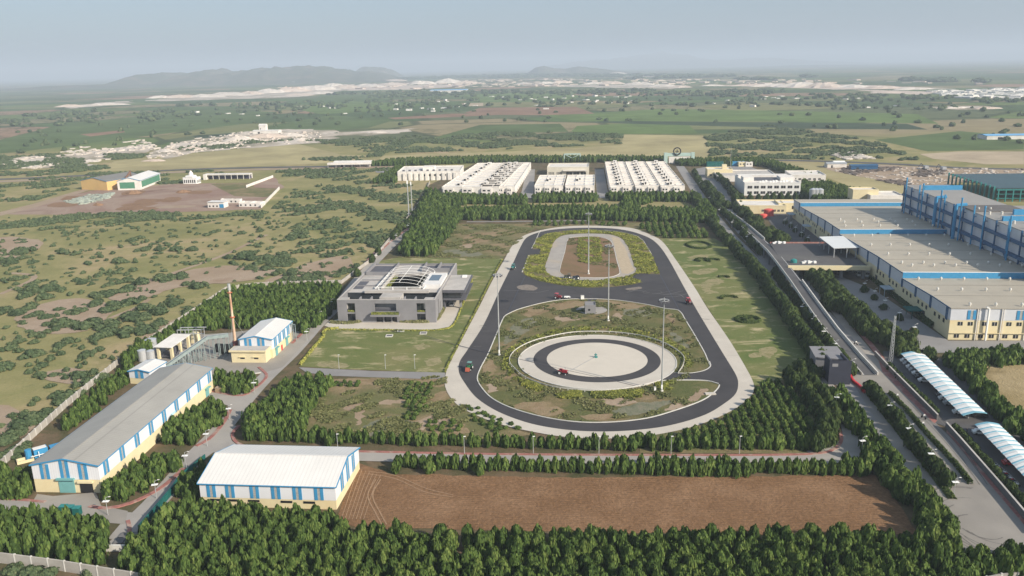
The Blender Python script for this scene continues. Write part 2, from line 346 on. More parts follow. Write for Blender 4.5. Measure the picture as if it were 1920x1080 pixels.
leafG = foliage('green_cover_leaves', [(0, (.10, .12, .045)), (.5, (.18, .185, .075)), (1, (.28, .26, .13))], .0)
bark = surf('bark', (.12, .085, .06), .25, 2, .9)

# ------------------------------------------------------------------ ground, fields, roads
sheet('ground', [(-26000, -300), (26000, -300), (26000, 30000), (-26000, 30000)], groundm, 0)
_fz = [0.03]
def field(name, pts, mat, z=None, amp=0, st=30, sd=1, smooth=False):
    w = GP(pts)
    if smooth: w = catmull(w, True, st)
    if amp: w = rough(w, amp, st, sd)
    if z is None: _fz[0] += .004; z = _fz[0]
    return sheet(name, w, mat, z)
# far farmland read off the photograph
for nm, mt, pts in (
    ('tan_field', f_tan, [(700, 305), (720, 292), (960, 284), (1165, 272), (1170, 252), (1318, 254), (1333, 275), (1325, 296), (960, 299)]),
    ('tan_field', f_tan, [(180, 322), (215, 302), (420, 282), (560, 270), (640, 290), (700, 292), (640, 305), (420, 314)]),
    ('green_field', f_green, [(1082, 236), (1175, 232), (1290, 233), (1308, 250), (1175, 251), (1070, 247)]),
    ('green_field', f_green, [(1010, 215), (1115, 212), (1240, 204), (1480, 208), (1720, 214), (1760, 232), (1500, 228), (1180, 227), (1090, 228)]),
    ('dark_field', f_dk, [(1082, 228), (1180, 227), (1520, 230), (1700, 232), (1740, 243), (1545, 242), (1180, 232)]),
    ('brown_field', f_brown, [(870, 212), (900, 202), (1080, 200), (1115, 213), (1020, 216), (900, 215)]),
    ('brown_field', f_brown, [(727, 221), (850, 213), (960, 214), (840, 220), (740, 224)]),
    ('mid_green_field', f_mid, [(800, 262), (900, 234), (1050, 232), (1066, 247), (900, 250)]),
    ('olive_field', f_ol, [(1290, 200), (1400, 192), (1600, 198), (1500, 206), (1380, 207)]),
    ('mid_green_field', f_mid, [(1640, 262), (1800, 246), (1920, 256), (1920, 280), (1740, 284)]),
    ('pale_field', f_pale, [(1725, 289), (1800, 284), (1920, 284), (1920, 308), (1850, 308), (1750, 298)]),
    ('mid_green_field', f_mid, [(0, 262), (120, 232), (400, 205), (520, 210), (460, 232), (250, 258), (60, 282), (0, 288)]),
    ('brown_field', f_brown, [(150, 252), (230, 244), (235, 248), (170, 256)]),
    ('dark_field', f_dk, [(360, 255), (480, 246), (470, 256), (370, 260)]),
    ('olive_field', f_ol, [(290, 255), (400, 243), (470, 240), (380, 252), (310, 262)]),
    ('green_field', f_green, [(540, 202), (660, 190), (800, 196), (720, 208), (600, 214)]),
    ('mid_green_field', f_mid, [(600, 178), (820, 174), (960, 172), (900, 186), (700, 186), (590, 188)]),
    ('green_field', f_green, [(870, 178), (1010, 172), (1100, 180), (1050, 190), (900, 192)]),
    ('olive_field', f_ol, [(860, 193), (1060, 190), (1200, 196), (1080, 199), (900, 200)]),
    ('pale_field', f_pale, [(865, 194), (906, 193), (906, 199), (870, 199)]),
    ('mid_green_field', f_mid, [(480, 240), (620, 216), (740, 225), (690, 240), (560, 250)]),
    ('tan_field', f_tan, [(1480, 304), (1540, 308), (1700, 345), (1690, 368), (1600, 352), (1520, 322), (1450, 310)]),
    ):
    field(nm, pts, mt)
# scrub plain beyond the factory and quarry floors
for nm, mt, pts, a in (
    ('quarry_floor', quarry, [(270, 290), (330, 268), (450, 250), (520, 247), (600, 250), (590, 264), (480, 270), (400, 280), (290, 294)], 8),
    ('quarry_floor', quarry, [(280, 188), (360, 180), (480, 173), (640, 163), (650, 168), (560, 182), (400, 187), (300, 190)], 30),
    ('quarry_floor', quarry, [(115, 200), (180, 193), (255, 188), (240, 194), (130, 204)], 20),
    ('quarry_floor', quarry, [(-20, 318), (40, 296), (150, 285), (280, 272), (300, 284), (190, 300), (170, 310), (60, 318)], 14),
    ('quarry_floor', quarry, [(280, 292), (400, 262), (470, 246), (530, 242), (620, 244), (640, 256), (600, 268), (480, 276), (380, 284), (300, 298)], 12),
    ('quarry_floor', quarry, [(640, 248), (780, 240), (760, 248), (700, 254), (640, 254)], 10),
    ('quarry_floor', quarry, [(970, 158), (1290, 160), (1260, 167), (1120, 164), (990, 161)], 20),
    ('quarry_floor', pinkst, [(1320, 161), (1450, 157), (1570, 158), (1790, 166), (1560, 168), (1440, 163)], 20),
    ('quarry_floor', quarry, [(1750, 201), (1830, 199), (1875, 203), (1800, 206)], 10),
    ('quarry_floor', pinkst, [(640, 163), (760, 160), (860, 158), (885, 160), (780, 168), (650, 170)], 20),
    ('quarry_floor', pinkst, [(1090, 137), (1160, 137), (1175, 140), (1110, 141)], 30),
    ('quarry_floor', quarry, [(1090, 118 + 22), (1330, 142), (1280, 145), (1110, 144)], 20),
    ('quarry_floor', pinkst, [(1600, 168), (1760, 172), (1730, 178), (1650, 174)], 10),
    ('building_site_ground', bare, [(1540, 312), (1640, 308), (1780, 316), (1920, 318), (1920, 352), (1800, 342), (1760, 356), (1690, 345), (1560, 322)], 3),
    ):
    field(nm, pts, mt, None, a, max(12, a * 2))
field('red_yard', [(15, 402), (95, 377), (170, 358), (235, 350), (330, 345), (470, 343), (512, 330), (530, 352), (490, 380), (492, 392), (300, 399), (110, 403)], redyard, .10, 2, 8)
field('yard_lawn', [(395, 345), (470, 343), (478, 352), (524, 354), (500, 370), (440, 368)], weeds, .11)
field('dirt_track', [(0, 398), (60, 383), (165, 352), (172, 355), (80, 385), (0, 405)], bare, .12)
for i, (x, y, w, h) in enumerate(((245, 391, 28, 3.5), (283, 391.5, 15, 3), (262, 384, 34, 3), (280, 377, 28, 3), (322, 375, 17, 4.5), (250, 362, 22, 4), (345, 360, 14, 3), (375, 361, 22, 3), (140, 372, 24, 4), (120, 384, 30, 4), (330, 388, 40, 2))):
    field('dark_soil_patch', [(x - w, y + h), (x - w * .5, y - h), (x + w, y - h), (x + w * .5, y + h * .8)], soil if i < 10 else bare, .14 + .005 * i, .6, 4, i, True)
for pts in ([(0, 490), (60, 472), (80, 455), (60, 448), (0, 446)], [(28, 600), (60, 575), (130, 560), (210, 575), (160, 620), (60, 625)], [(80, 700), (130, 690), (180, 700), (150, 720), (90, 715)],
            [(205, 560), (300, 520), (400, 500), (520, 505), (480, 525), (330, 540), (260, 565)], [(480, 540), (560, 500), (640, 480), (660, 500), (600, 530), (520, 535)],
            [(0, 760), (40, 770), (60, 800), (20, 830), (0, 825)], [(260, 640), (290, 620), (350, 590), (300, 640)]):
    field('bare_patch', pts, bare, None, 1.2, 5, 3, True)
for ln, w in (([(0, 458), (20, 449), (22, 462), (0, 470)], 3), ([(0, 552), (60, 525), (62, 516), (20, 512)], 3), ([(180, 620), (200, 600), (260, 575), (280, 560)], 2.5), ([(230, 540), (330, 510), (420, 478), (500, 440)], 3)):
    ribbon('dirt_trail', catmull(GP(ln), False, 4), w, bare, .06)
# highways
ribbon('highway', catmull(GP([(-40, 338), (60, 334), (200, 327), (330, 319), (480, 314.5), (640, 312), (740, 310)]), False, 20), 12, asph2, .20)
ribbon('highway', catmull(GP([(1280, 306), (1340, 301), (1440, 300.5), (1560, 303), (1700, 309), (1800, 315), (1950, 318)]), False, 20), 12, asph2, .20)
ribbon('highway_verge', catmull(GP([(-40, 342), (60, 338), (200, 331), (330, 323), (480, 318), (640, 315), (740, 313)]), False, 20), 14, bare, .16)
# campus base under the trees
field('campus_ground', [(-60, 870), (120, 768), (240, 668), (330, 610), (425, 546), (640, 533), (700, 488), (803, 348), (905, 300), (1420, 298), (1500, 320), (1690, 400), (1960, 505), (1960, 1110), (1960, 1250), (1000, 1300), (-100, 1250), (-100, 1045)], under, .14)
field('campus_lawn', [(742, 484), (942, 485), (832, 700), (622, 692), (562, 688), (610, 616), (640, 600), (700, 492)], lawn, .20)
field('campus_lawn', [(1238, 448), (1340, 448), (1390, 475), (1450, 560), (1535, 672), (1530, 700), (1415, 724), (1368, 640), (1303, 541), (1264, 483)], lawn, .20)
field('weedy_field', [(850, 420), (1010, 420), (1000, 430), (945, 484), (808, 483), (835, 450)], weeds, .19, .8, 3)
field('weedy_field', [(575, 715), (836, 700), (842, 743), (940, 800), (1000, 815), (900, 832), (575, 832)], weeds, .19)
field('weedy_field', [(836, 378), (1100, 372), (1275, 375), (1320, 395), (1300, 404), (1090, 396), (850, 396), (828, 386)], dryg, .18)
field('weedy_field', [(985, 418), (1300, 418), (1330, 445), (1240, 450), (1185, 428), (1100, 424), (1010, 430)], weeds, .18)
field('practice_oval', [(1178, 396), (1225, 380), (1260, 374), (1280, 378), (1270, 390), (1230, 396)], dryg, .23, 0, 3, 1, True)
field('oval_concrete', [(1232, 376.5), (1250, 373.5), (1275, 374.5), (1265, 378), (1242, 378.5)], conc, .25, 0, 3, 1, True)
field('dry_field', [(1812, 712), (1835, 684), (1870, 680), (1960, 680), (1960, 830), (1915, 800), (1870, 760)], drystraw, .2)
field('plantation_floor', [(1200, 830), (1420, 735), (1500, 690), (1545, 740), (1570, 790), (1550, 852), (1200, 850)], weeds, .18)
field('ploughed_field', [(668, 868), (735, 890), (1100, 897), (1640, 892), (1670, 930), (1725, 1003), (1500, 1002), (1100, 1000), (700, 992), (622, 985), (650, 930)], soilf, .21, .5, 3)
# roads
RZ = .26
roadA = catmull(GP([(228, 1012), (250, 985), (290, 945), (330, 900), (368, 855), (410, 812), (445, 768), (492, 715), (545, 665), (598, 607), (640, 566), (672, 525), (712, 482), (755, 441), (786, 418)]), False, 3)
ribbon('campus_road', roadA, [6.2, 5.8], conc2, RZ)
ribbon('campus_road', catmull(GP([(-40, 948), (60, 950), (150, 958), (220, 972), (262, 975)]), False, 3), 5.0, conc2, RZ + .012)
ribbon('campus_road', catmull(GP([(400, 836), (470, 848), (560, 852), (660, 857), (900, 862), (1200, 862), (1450, 861), (1548, 858)]), False, 4), 5.0, conc2, RZ + .008)
ribbon('campus_road', catmull(GP([(1530, 860), (1580, 850), (1606, 828), (1602, 800), (1580, 770), (1552, 735), (1530, 702)]), False, 2), [8.5, 6.0], conc2, RZ + .016)
field('road_junction', [(345, 862), (372, 840), (420, 800), (445, 800), (432, 818), (445, 836), (500, 846), (520, 856), (400, 850), (375, 868)], conc2, RZ + .02, 0, 3, 1, True)
field('warehouse_apron', [(392, 732), (430, 735), (462, 745), (445, 775), (428, 762), (392, 752)], conc2, RZ + .024)
field('warehouse_apron', [(70, 928), (100, 932), (180, 925), (190, 950), (240, 960), (235, 985), (120, 975), (60, 945)], fore, RZ + .024)
field('stub_yard', [(205, 1018), (240, 985), (262, 992), (245, 1020), (215, 1034)], conc2, RZ + .028)
field('plant_yard', [(268, 690), (290, 655), (345, 630), (430, 625), (545, 610), (590, 625), (530, 690), (495, 700), (440, 700), (395, 705), (385, 692), (300, 695)], fore, RZ + .004)
field('side_road', [(560, 690), (625, 693), (700, 697), (800, 699), (835, 700), (834, 711), (800, 712), (622, 706), (575, 700)], lane, RZ + .002)
field('lab_drive', [(608, 612), (616, 604), (650, 596), (790, 596), (815, 580), (850, 520), (875, 520), (884, 524), (868, 565), (852, 604), (842, 614), (815, 619), (700, 619), (632, 619)], conc, RZ + .03)
# precinct on the right
ribbon('avenue_lane', catmull(GP([(1275, 312), (1300, 350), (1330, 395), (1365, 440), (1410, 487), (1450, 540), (1500, 606), (1560, 678), (1606, 740), (1670, 812), (1735, 890), (1800, 975), (1850, 1040)]), False, 5), 8.2, lane, RZ)
field('forecourt', [(1580, 690), (1655, 700), (1690, 735), (1750, 790), (1800, 840), (1870, 915), (1930, 975), (1960, 1050), (1800, 1042), (1780, 1000), (1740, 930), (1650, 800)], fore, RZ + .008)
field('avenue_lane', [(1297, 318), (1330, 318), (1352, 340), (1440, 430), (1560, 590), (1668, 700), (1640, 712), (1590, 690), (1500, 585), (1420, 480), (1350, 400), (1310, 345)], lane, RZ - .02)
field('paver_strip', [(1655, 700), (1645, 672), (1757, 790), (1752, 796), (1700, 745)], redk, RZ + .02)
field('paver_strip', [(1774, 812), (1776, 805), (1925, 980), (1925, 992), (1860, 915)], redk, RZ + .02)
field('car_park', [(1655, 660), (1700, 656), (1770, 676), (1800, 700), (1870, 765), (1960, 850), (1960, 985), (1925, 970), (1778, 803), (1740, 790), (1757, 783), (1662, 690)], asph2, RZ + .012)
field('factory_yard', [(1500, 510), (1540, 505), (1640, 545), (1778, 640), (1960, 640), (1960, 662), (1790, 662), (1700, 665), (1620, 595), (1560, 545)], lane, RZ + .03)
field('factory_yard', [(1430, 398), (1470, 400), (1500, 390), (1600, 480), (1560, 520), (1470, 455), (1445, 420)], asph2, RZ + .03)
field('container_yard', [(1300, 318), (1330, 312), (1405, 312), (1450, 331), (1375, 342), (1345, 334)], lane, RZ + .03)
field('estate_road', [(988, 318), (1003, 318), (1000, 372), (975, 372)], lane, RZ + .03)
field('estate_road', [(1115, 318), (1132, 318), (1142, 372), (1120, 372)], lane, RZ + .03)
field('estate_road', [(700, 318), (760, 316), (745, 326), (706, 324)], lane, RZ + .03)
ribbon('estate_path', GP([(875, 416.5), (990, 415.5), (1100, 414)]), 3, lane, RZ)
# ------------------------------------------------------------------ test track
TZ = .32
outer = catmull(GP([(1102, 424), (1144, 425), (1185.5, 428.7), (1219.5, 441), (1240, 452), (1264, 483.5), (1303, 541), (1327, 580), (1367.7, 639.5), (1399, 692), (1412, 718), (1413.5, 735), (1400, 752), (1367.7, 774), (1308, 799), (1242.5, 814.7), (1180, 822.6), (1117, 824), (1054.7, 820.4), (992, 810), (939, 797.5), (892, 780), (860.7, 763), (842, 742.8), (834, 722), (836, 702), (843.5, 682), (872, 627), (898, 577.5), (924.4, 525), (945, 488.8), (962, 460), (982, 443), (1008, 434), (1042, 427.4), (1070.6, 424.8)]), True, 2)
aouter = catmull(GP([(1102, 428), (1146, 429.2), (1180, 434), (1211.6, 444.4), (1229, 455), (1248, 478), (1284.8, 543.6), (1305, 580), (1333, 627), (1361.5, 674), (1379, 703), (1384, 718), (1379.5, 739.6), (1358, 758.4), (1320.8, 780), (1258, 799), (1195.6, 808), (1133, 811), (1070.4, 808.5), (1007.8, 799), (961, 785), (923, 767.8), (892, 746), (871, 719), (860.5, 699), (862, 680), (875, 660), (906, 611.5), (936, 547.5), (961, 496.6), (976.7, 462.7), (987, 447), (1002.8, 439), (1029, 432.6), (1065, 429)]), True, 2)
sheet('track_apron', outer, conc, TZ)
sheet('track_asphalt', aouter, asph, TZ + .02)
upi = GP([(1006.7, 448.3), (1000, 465), (998, 468.5), (1014, 468.4), (1012, 478.5), (993, 478.5), (991, 481), (985, 496), (979, 512), (987, 518.8), (1013, 529), (1055, 537), (1102, 541), (1146, 539.7), (1185.5, 535), (1205, 530.5), (1199, 526.5), (1183, 523.5), (1191, 514), (1196, 514), (1237.8, 516), (1222, 478), (1206, 452), (1193, 443), (1167, 436.5), (1133, 432.6), (1102, 431.3), (1055, 434), (1026, 439)])
sheet('track_island', upi, islandg, TZ + .04)
MB().ring(GP([(1013, 433), (1003, 455), (997, 467)]) , .3, TZ + .02, TZ + .16).build('kerb', kerb)['kind'] = 'structure'
MB().ring(GP([(992, 480), (979, 512)]), .4, TZ + .02, TZ + .18).build('kerb', kerb)['kind'] = 'structure'
MB().ring(upi[21:26], .25, TZ + .02, TZ + .14).build('kerb', kerb)['kind'] = 'structure'
loopo = catmull(GP([(1107, 439), (1143.8, 441), (1164.6, 448), (1177.7, 465), (1188, 496.6), (1193, 509), (1180, 517.5), (1159.4, 522.7), (1120, 526.6), (1081, 525.8), (1055, 522.7), (1036.7, 518.8), (1025, 511), (1022.3, 501.8), (1029, 481), (1039, 454.8), (1052, 444), (1070.6, 440.5)]), True, 1.5)
loopi = catmull(GP([(1102, 444.4), (1120, 445), (1138.5, 449.6), (1147.7, 457.4), (1156.8, 491.4), (1162, 511), (1159.4, 516), (1141, 521.4), (1107, 522), (1068, 520), (1052.4, 515), (1049.8, 507), (1059, 473), (1064, 452), (1070.6, 447)]), True, 1.5)
sheet('loop_concrete', loopo, surf('loop_paving', (.34, .31, .28), .1, .2, .9, stain=(.40, .33, .25)), TZ + .06)
sheet('loop_gravel_lane', GP([(1146, 445), (1160, 448), (1172, 465), (1184, 498), (1190, 508), (1178, 515), (1166, 514), (1160, 495), (1151, 458)]), surf('loop_sand', (.42, .34, .24), .12, .6, .95), TZ + .075)
sheet('loop_island', loopi, brownisl, TZ + .09)
MB().ring(loopi, .25, TZ + .06, TZ + .18, True).build('kerb', kerb)['kind'] = 'structure'
lowi = catmull(GP([(953, 590), (976.6, 580), (1029, 567), (1068, 562.4), (1100.7, 561.9), (1120, 561.9), (1159.4, 564.5), (1211.6, 572.3), (1248, 580), (1271, 583), (1284.8, 601), (1320, 661), (1329, 682), (1338, 700), (1349, 722), (1339.5, 737), (1314.5, 753.7), (1258, 774), (1211, 786.6), (1148.6, 793.5), (1086, 793.5), (1023.4, 785), (961, 767.8), (923, 749), (902, 727), (895, 711.5), (901, 692), (914, 667.6), (932.7, 623.8), (945, 596)]), True, 1.5)
sheet('track_island', lowi, islandg, TZ + .04)
MB().ring(lowi, .35, TZ + .02, TZ + .18, True).build('kerb', kerb)['kind'] = 'structure'
sheet('track_asphalt', GP([(1234, 714), (1240, 706), (1255, 698.5), (1272, 702), (1296, 702), (1320, 697), (1333, 688), (1352, 714), (1350, 724), (1327, 716), (1289, 714.5)]), asph, TZ + .20)
MB().ring(catmull(GP([(1330, 680), (1332, 689), (1321, 697), (1296, 702), (1272, 702), (1256, 699)]), False, 1), .35, TZ + .05, TZ + .27).build('kerb', kerb)['kind'] = 'structure'
MB().ring(catmull(GP([(1240, 716), (1289, 715), (1327, 716.5), (1347, 722)]), False, 1), .35, TZ + .05, TZ + .27).build('kerb', kerb)['kind'] = 'structure'
def circ(cx, cy, r, n=96): return [(cx + r * cos(2 * pi * k / n), cy + r * sin(2 * pi * k / n)) for k in range(n)]
def fitc(top, bot, l, r):
    t, b_, l, r = G(*top), G(*bot), G(*l), G(*r); return ((l[0] + r[0]) / 2, (t[1] + b_[1]) / 2, ((r[0] - l[0]) + (t[1] - b_[1])) / 4)
cx0, cy0, R0 = fitc((1118, 631.6), (1118, 734), (972, 682), (1266.6, 679)); cx1, cy1, R1 = fitc((1118, 638.5), (1118, 719.3), (997.8, 676), (1239.4, 674)); cx2, cy2, R2 = fitc((1118, 645.4), (1118, 709.9), (1024, 675), (1213.4, 673))
PADC = (cx1, cy1)
sheet('pad_concrete', circ(cx1, cy1 - .8, R0), conc, TZ + .23)
sheet('pad_asphalt', circ(cx1, cy1, R1), asph, TZ + .25)
sheet('pad_centre', circ(cx2, cy2, R2), surf('pad_pale_concrete', (.54, .49, .42), .05, .12, .9, stain=(.50, .455, .39)), TZ + .27)
MB().ring(circ(cx1, cy1 - .8, R0 + .15), .3, TZ, TZ + .36, True).build('kerb', kerb)['kind'] = 'structure'
# box bay, joint lines, hut base, path
sheet('track_asphalt', GP([(990, 468.2), (1013, 468.3), (1011.5, 478.3), (988, 478.5)]), asph, TZ + .06)
for a, b_ in (((985, 518), (950, 591)), ((1238, 517), (1275, 585))):
    ribbon('asphalt_joint', [G(*a), G(*b_)], .35, charcoal, TZ + .03)
for pts in ([(970, 538), (990, 535), (1008, 541), (1000, 546), (975, 544)], [(1172, 543), (1200, 539), (1204, 542), (1180, 546)]):
    sheet('sand_spill', rough(catmull(GP(pts), True, 1), .25, 1, 2), surf('sand_dust%d' % pts[0][0], (.20, .17, .145), .25, .8, .95), TZ + .035)
hx, hy = G(1108, 585)
sheet('hut_base', circ(hx + .5, hy + 2, 6.5, 40), conc2, TZ + .07)
# road markings etc
def kerbline(pts, mat=redk, w=1.0, closed=False, z=.30, h=.12, off=True):
    o = MB().ring(catmull(GP(pts), closed, 2), w, z - .2, z + h).build('kerb_strip', mat); o['kind'] = 'structure'; return o
kerbline([(395, 735), (455, 743), (480, 728), (500, 708), (496, 699), (485, 690)])
kerbline([(368, 838), (392, 825), (420, 793), (432, 770)], w=1.1)
kerbline([(168, 951), (200, 955), (245, 945), (300, 918), (345, 880)], w=1.1)
kerbline([(1560, 782), (1577, 818), (1574, 835), (1556, 848), (1500, 854), (1200, 855), (900, 853), (660, 848), (560, 846), (480, 842), (446, 833), (436, 815), (448, 800)], w=.9)
kerbline([(-10, 937), (40, 939), (85, 943)], w=.9)
kerbline([(240, 978), (243, 1000), (225, 1022), (212, 1033)], w=.9)
kerbline([(612, 582), (580, 612), (548, 645)], w=1.2); kerbline([(708, 468), (690, 488), (672, 508)], w=1.0); kerbline([(770, 426), (735, 452), (705, 480)], w=1.0)
kerbline([(490, 700), (455, 704), (400, 703)], mat=kerb, w=.5)
for ln in ([(900, 720), (900, 705)],): pass
sheet('track_asphalt', GP([(1101, 560.5), (1118.5, 560.5), (1119, 577), (1100, 577)]), asph, TZ + .05)

ribbon('service_lane', catmull(GP([(1498, 505), (1535, 548), (1576, 598), (1620, 652), (1662, 702)]), False, 4), 3.2, fore, RZ + .004)
ribbon('paver_strip', catmull(GP([(1503, 500), (1545, 545), (1590, 598), (1635, 650), (1656, 678)]), False, 4), 2.0, redk, RZ + .01)

greyw = patchy('grey_weed_patch', [(.13, .14, .09), (.19, .19, .13), (.24, .22, .16), (.20, .18, .12)], .3, .8, (.17, .18, .11), 1, .3)
brn = patchy('brown_weed_soil', [(.20, .14, .08), (.27, .185, .11), (.33, .24, .155), (.24, .18, .09)], .12, .4, (.22, .19, .09), 1, .3)
for i, (mt, pts) in enumerate(((brn, [(985, 582), (1040, 569), (1092, 566), (1090, 576), (1030, 586), (990, 596)]), (brn, [(1122, 566), (1180, 570), (1240, 582), (1200, 586), (1140, 578)]), (greyw, [(955, 622), (975, 603), (1000, 597), (1005, 606), (985, 625), (948, 648)]),
    (greyw, [(1170, 583), (1195, 580), (1225, 588), (1205, 595), (1175, 593)]), (greyw, [(1255, 622), (1275, 632), (1295, 655), (1280, 650), (1258, 632)]), (bare, [(1040, 596), (1075, 590), (1085, 600), (1055, 604)]), (bare, [(1155, 588), (1168, 594), (1160, 604), (1148, 598)]),
    (brn, [(910, 685), (925, 675), (930, 700), (918, 720), (908, 712)]), (bare, [(912, 725), (925, 722), (932, 735), (920, 738)]), (bare, [(1130, 752), (1165, 748), (1195, 756), (1160, 764), (1140, 762)]), (bare, [(1240, 770), (1290, 748), (1318, 730), (1330, 732), (1300, 755), (1255, 773)]),
    (brn, [(965, 762), (1010, 755), (1060, 772), (1030, 782), (985, 772)]), (greyw, [(1150, 772), (1200, 758), (1260, 755), (1230, 772), (1180, 782)]), (brn, [(1090, 782), (1140, 778), (1150, 788), (1100, 790)]), (brn, [(1250, 590), (1268, 592), (1262, 608), (1250, 600)]))):
    sheet('soil_patch', rough(catmull(GP(pts), True, 1.2), .8, 1.2, i + 5), mt, TZ + .05 + .003 * i)
for i, (mt, pts) in enumerate(((brn, [(625, 712), (832, 712), (834, 722), (790, 730), (740, 722), (640, 722)]), (bare, [(645, 762), (700, 755), (760, 750), (755, 757), (690, 764), (680, 790), (670, 800), (665, 775)]), (greyw, [(690, 795), (745, 780), (775, 795), (770, 818), (700, 820), (680, 810)]), (bare, [(775, 795), (830, 778), (850, 785), (800, 802), (785, 808)]),
    (brn, [(805, 745), (835, 735), (850, 760), (825, 765)]), (bare, [(610, 768), (628, 766), (630, 775), (614, 777)]), (brn, [(848, 795), (872, 798), (876, 815), (850, 815)]), (brn, [(880, 440), (930, 436), (915, 452), (870, 460)]), (bare, [(862, 462), (885, 458), (880, 466)]), (greyw, [(835, 470), (890, 470), (900, 480), (830, 481)]))):
    sheet('soil_patch', rough(catmull(GP(pts), True, 1.2), .9, 1.3, i + 40), mt, .196 + .003 * i)
for i, pts in enumerate(([(1290, 482), (1320, 478), (1330, 484), (1300, 488)], [(1300, 510), (1335, 503), (1345, 508), (1310, 516)], [(1318, 530), (1345, 522), (1358, 530), (1330, 540), (1345, 550), (1325, 552)], [(1425, 655), (1450, 650), (1455, 660), (1440, 672), (1430, 665)], [(1405, 665), (1420, 662), (1428, 668), (1412, 672)],
    [(735, 672), (760, 668), (775, 674), (750, 678)], [(775, 650), (795, 645), (805, 652), (785, 656)], [(800, 676), (825, 672), (828, 684), (805, 686)], [(590, 684), (625, 678), (655, 688), (630, 692)])):
    sheet('soil_patch', rough(catmull(GP(pts), True, 1.2), .9, 1.3, i + 70), worn, .203 + .002 * i)
# ------------------------------------------------------------------ buildings
def shed(name, label, o, ang, Wd, L, h, rise, split, roofmat=None, front=(), left=(), right=(), lower=None, upper=None, doors=(), strip_w=2.4, group=None, strips=True, loc0=None):
    """gabled hall: front wall on local y=0 (width Wd), ridge along y (length L)"""
    roofmat = roofmat or roofg; lower = lower or yellow; upper = upper or cladw
    r = thing(name, label, 'building', (o[0], o[1], 0), ang, group)
    MB().box(0, Wd, 0, L, -.5, split).build('wall', lower, r)
    MB().prism([(-.03, split), (Wd + .03, split), (Wd + .03, h), (Wd / 2, h + rise), (-.03, h)], 'y', -.03, L + .03).build('cladding', upper, r)
    e = .35; k = rise / (Wd / 2)
    rf = MB().prism([(-e, h - e * k + .05), (Wd / 2, h + rise + .05), (Wd + e, h - e * k + .05), (Wd + e, h - e * k + .2), (Wd / 2, h + rise + .2), (-e, h - e * k + .2)], 'y', -e, L + e).build('roof', roofmat, r)
    MB().bar((Wd / 2, -e, h + rise + .22), (Wd / 2, L + e, h + rise + .22), .5, .08).build('ridge_cap', roofmat, rf)
    tr = MB(); 
    for y in (-e - .04, L + e + .04): tr.bar((-e, y, h - e * k + .05), (Wd / 2, y, h + rise + .08), .12, .35).bar((Wd / 2, y, h + rise + .08), (Wd + e, y, h - e * k + .05), .12, .35)
    for x in (-e - .05, Wd + e + .05): tr.bar((x, -e, h - e * k + .05), (x, L + e, h - e * k + .05), .14, .22)
    tr.build('fascia', blue, rf)
    zt = h - .35; zb = split + .02
    def strip(kind, u):
        w = strip_w
        z1 = (h + rise * (1 - abs(u - Wd / 2) / (Wd / 2)) - .45) if kind == 'f' else zt
        a = MB(); c = MB(); g = w * .30
        def bx(m, u0, u1, q0, q1, z0, z1):
            if kind == 'f': m.box(u0, u1, -q1, -q0, z0, z1)
            elif kind == 'l': m.box(-q1, -q0, u0, u1, z0, z1)
            else: m.box(Wd + q0, Wd + q1, u0, u1, z0, z1)
        bx(a, u - w / 2, u - g / 2, .03, .12, zb, z1); bx(a, u + g / 2, u + w / 2, .03, .12, zb, z1); bx(c, u - g / 2, u + g / 2, .03, .08, zb, z1)
        if kind == 'f': c.box(u - g / 2, u + g / 2, -.10, -.08, (zb + z1) / 2 - .06, (zb + z1) / 2 + .06)
        p = a.build('window_surround', blue, r); c.build('louvre', greyl, p)
    for k_, us in (('f', front), ('l', left), ('r', right)):
        for u in us: strip(k_, u)
    for kd, side, u, w, hh in doors:
        a = MB(); q = MB()
        if side == 'f': a.box(u, u + w, -.16, -.02, 0, hh); q.box(u - .3, u + w + .3, -.7, 0, hh, hh + .45)
        elif side == 'r': a.box(Wd + .02, Wd + .16, u, u + w, 0, hh); q.box(Wd, Wd + .9, u - .3, u + w + .3, hh, hh + .3)
        else: a.box(-.16, -.02, u, u + w, 0, hh); q.box(-.9, 0, u - .3, u + w + .3, hh, hh + .3)
        d = a.build({'s': 'roller_shutter', 'o': 'doorway_shade_panel', 'w': 'window', 'r': 'door'}[kd], {'s': teal, 'o': dark, 'w': glass, 'r': red}[kd], r)  # open doorways are flat near-black panels, the inside shade painted on
        if kd in 'so': q.build('canopy', teal if kd == 's' else yellow, d)
    return r
def rot2(p, o, a): return (o[0] + p[0] * cos(a) - p[1] * sin(a), o[1] + p[0] * sin(a) + p[1] * cos(a))
# long warehouse, lower left
wo_ = (-119.4, 186.2); wa = radians(-4.0)
wl = 67.0
w_ = shed('warehouse', 'very long warehouse with weathered grey roof, blue-striped white cladding over cream walls', wo_, wa, 17.0, wl, 7.6, 1.7, 3.75,
     front=(3.2, 8.3, 13.0), right=[3.2 + 7.7 * k for k in range(9)],
     doors=[('s', 'f', 6.3, 4.0, 3.7), ('o', 'f', 11.7, 3.2, 3.0), ('w', 'r', 27.5, 1.6, 1.2), ('o', 'r', 33, 2.0, 2.4), ('s', 'r', 61, 2.4, 2.8), ('r', 'r', 67.2, 1.6, 1.6), ('r', 'r', 33.0 + 3, 1.2, 1.2)], strip_w=2.3)
MB().box(17.12, 17.2, 37.5, 40.5, 3.9, 4.7).build('sign', surf('pale_blue_sign', (.45, .66, .78), .15, 4), w_)
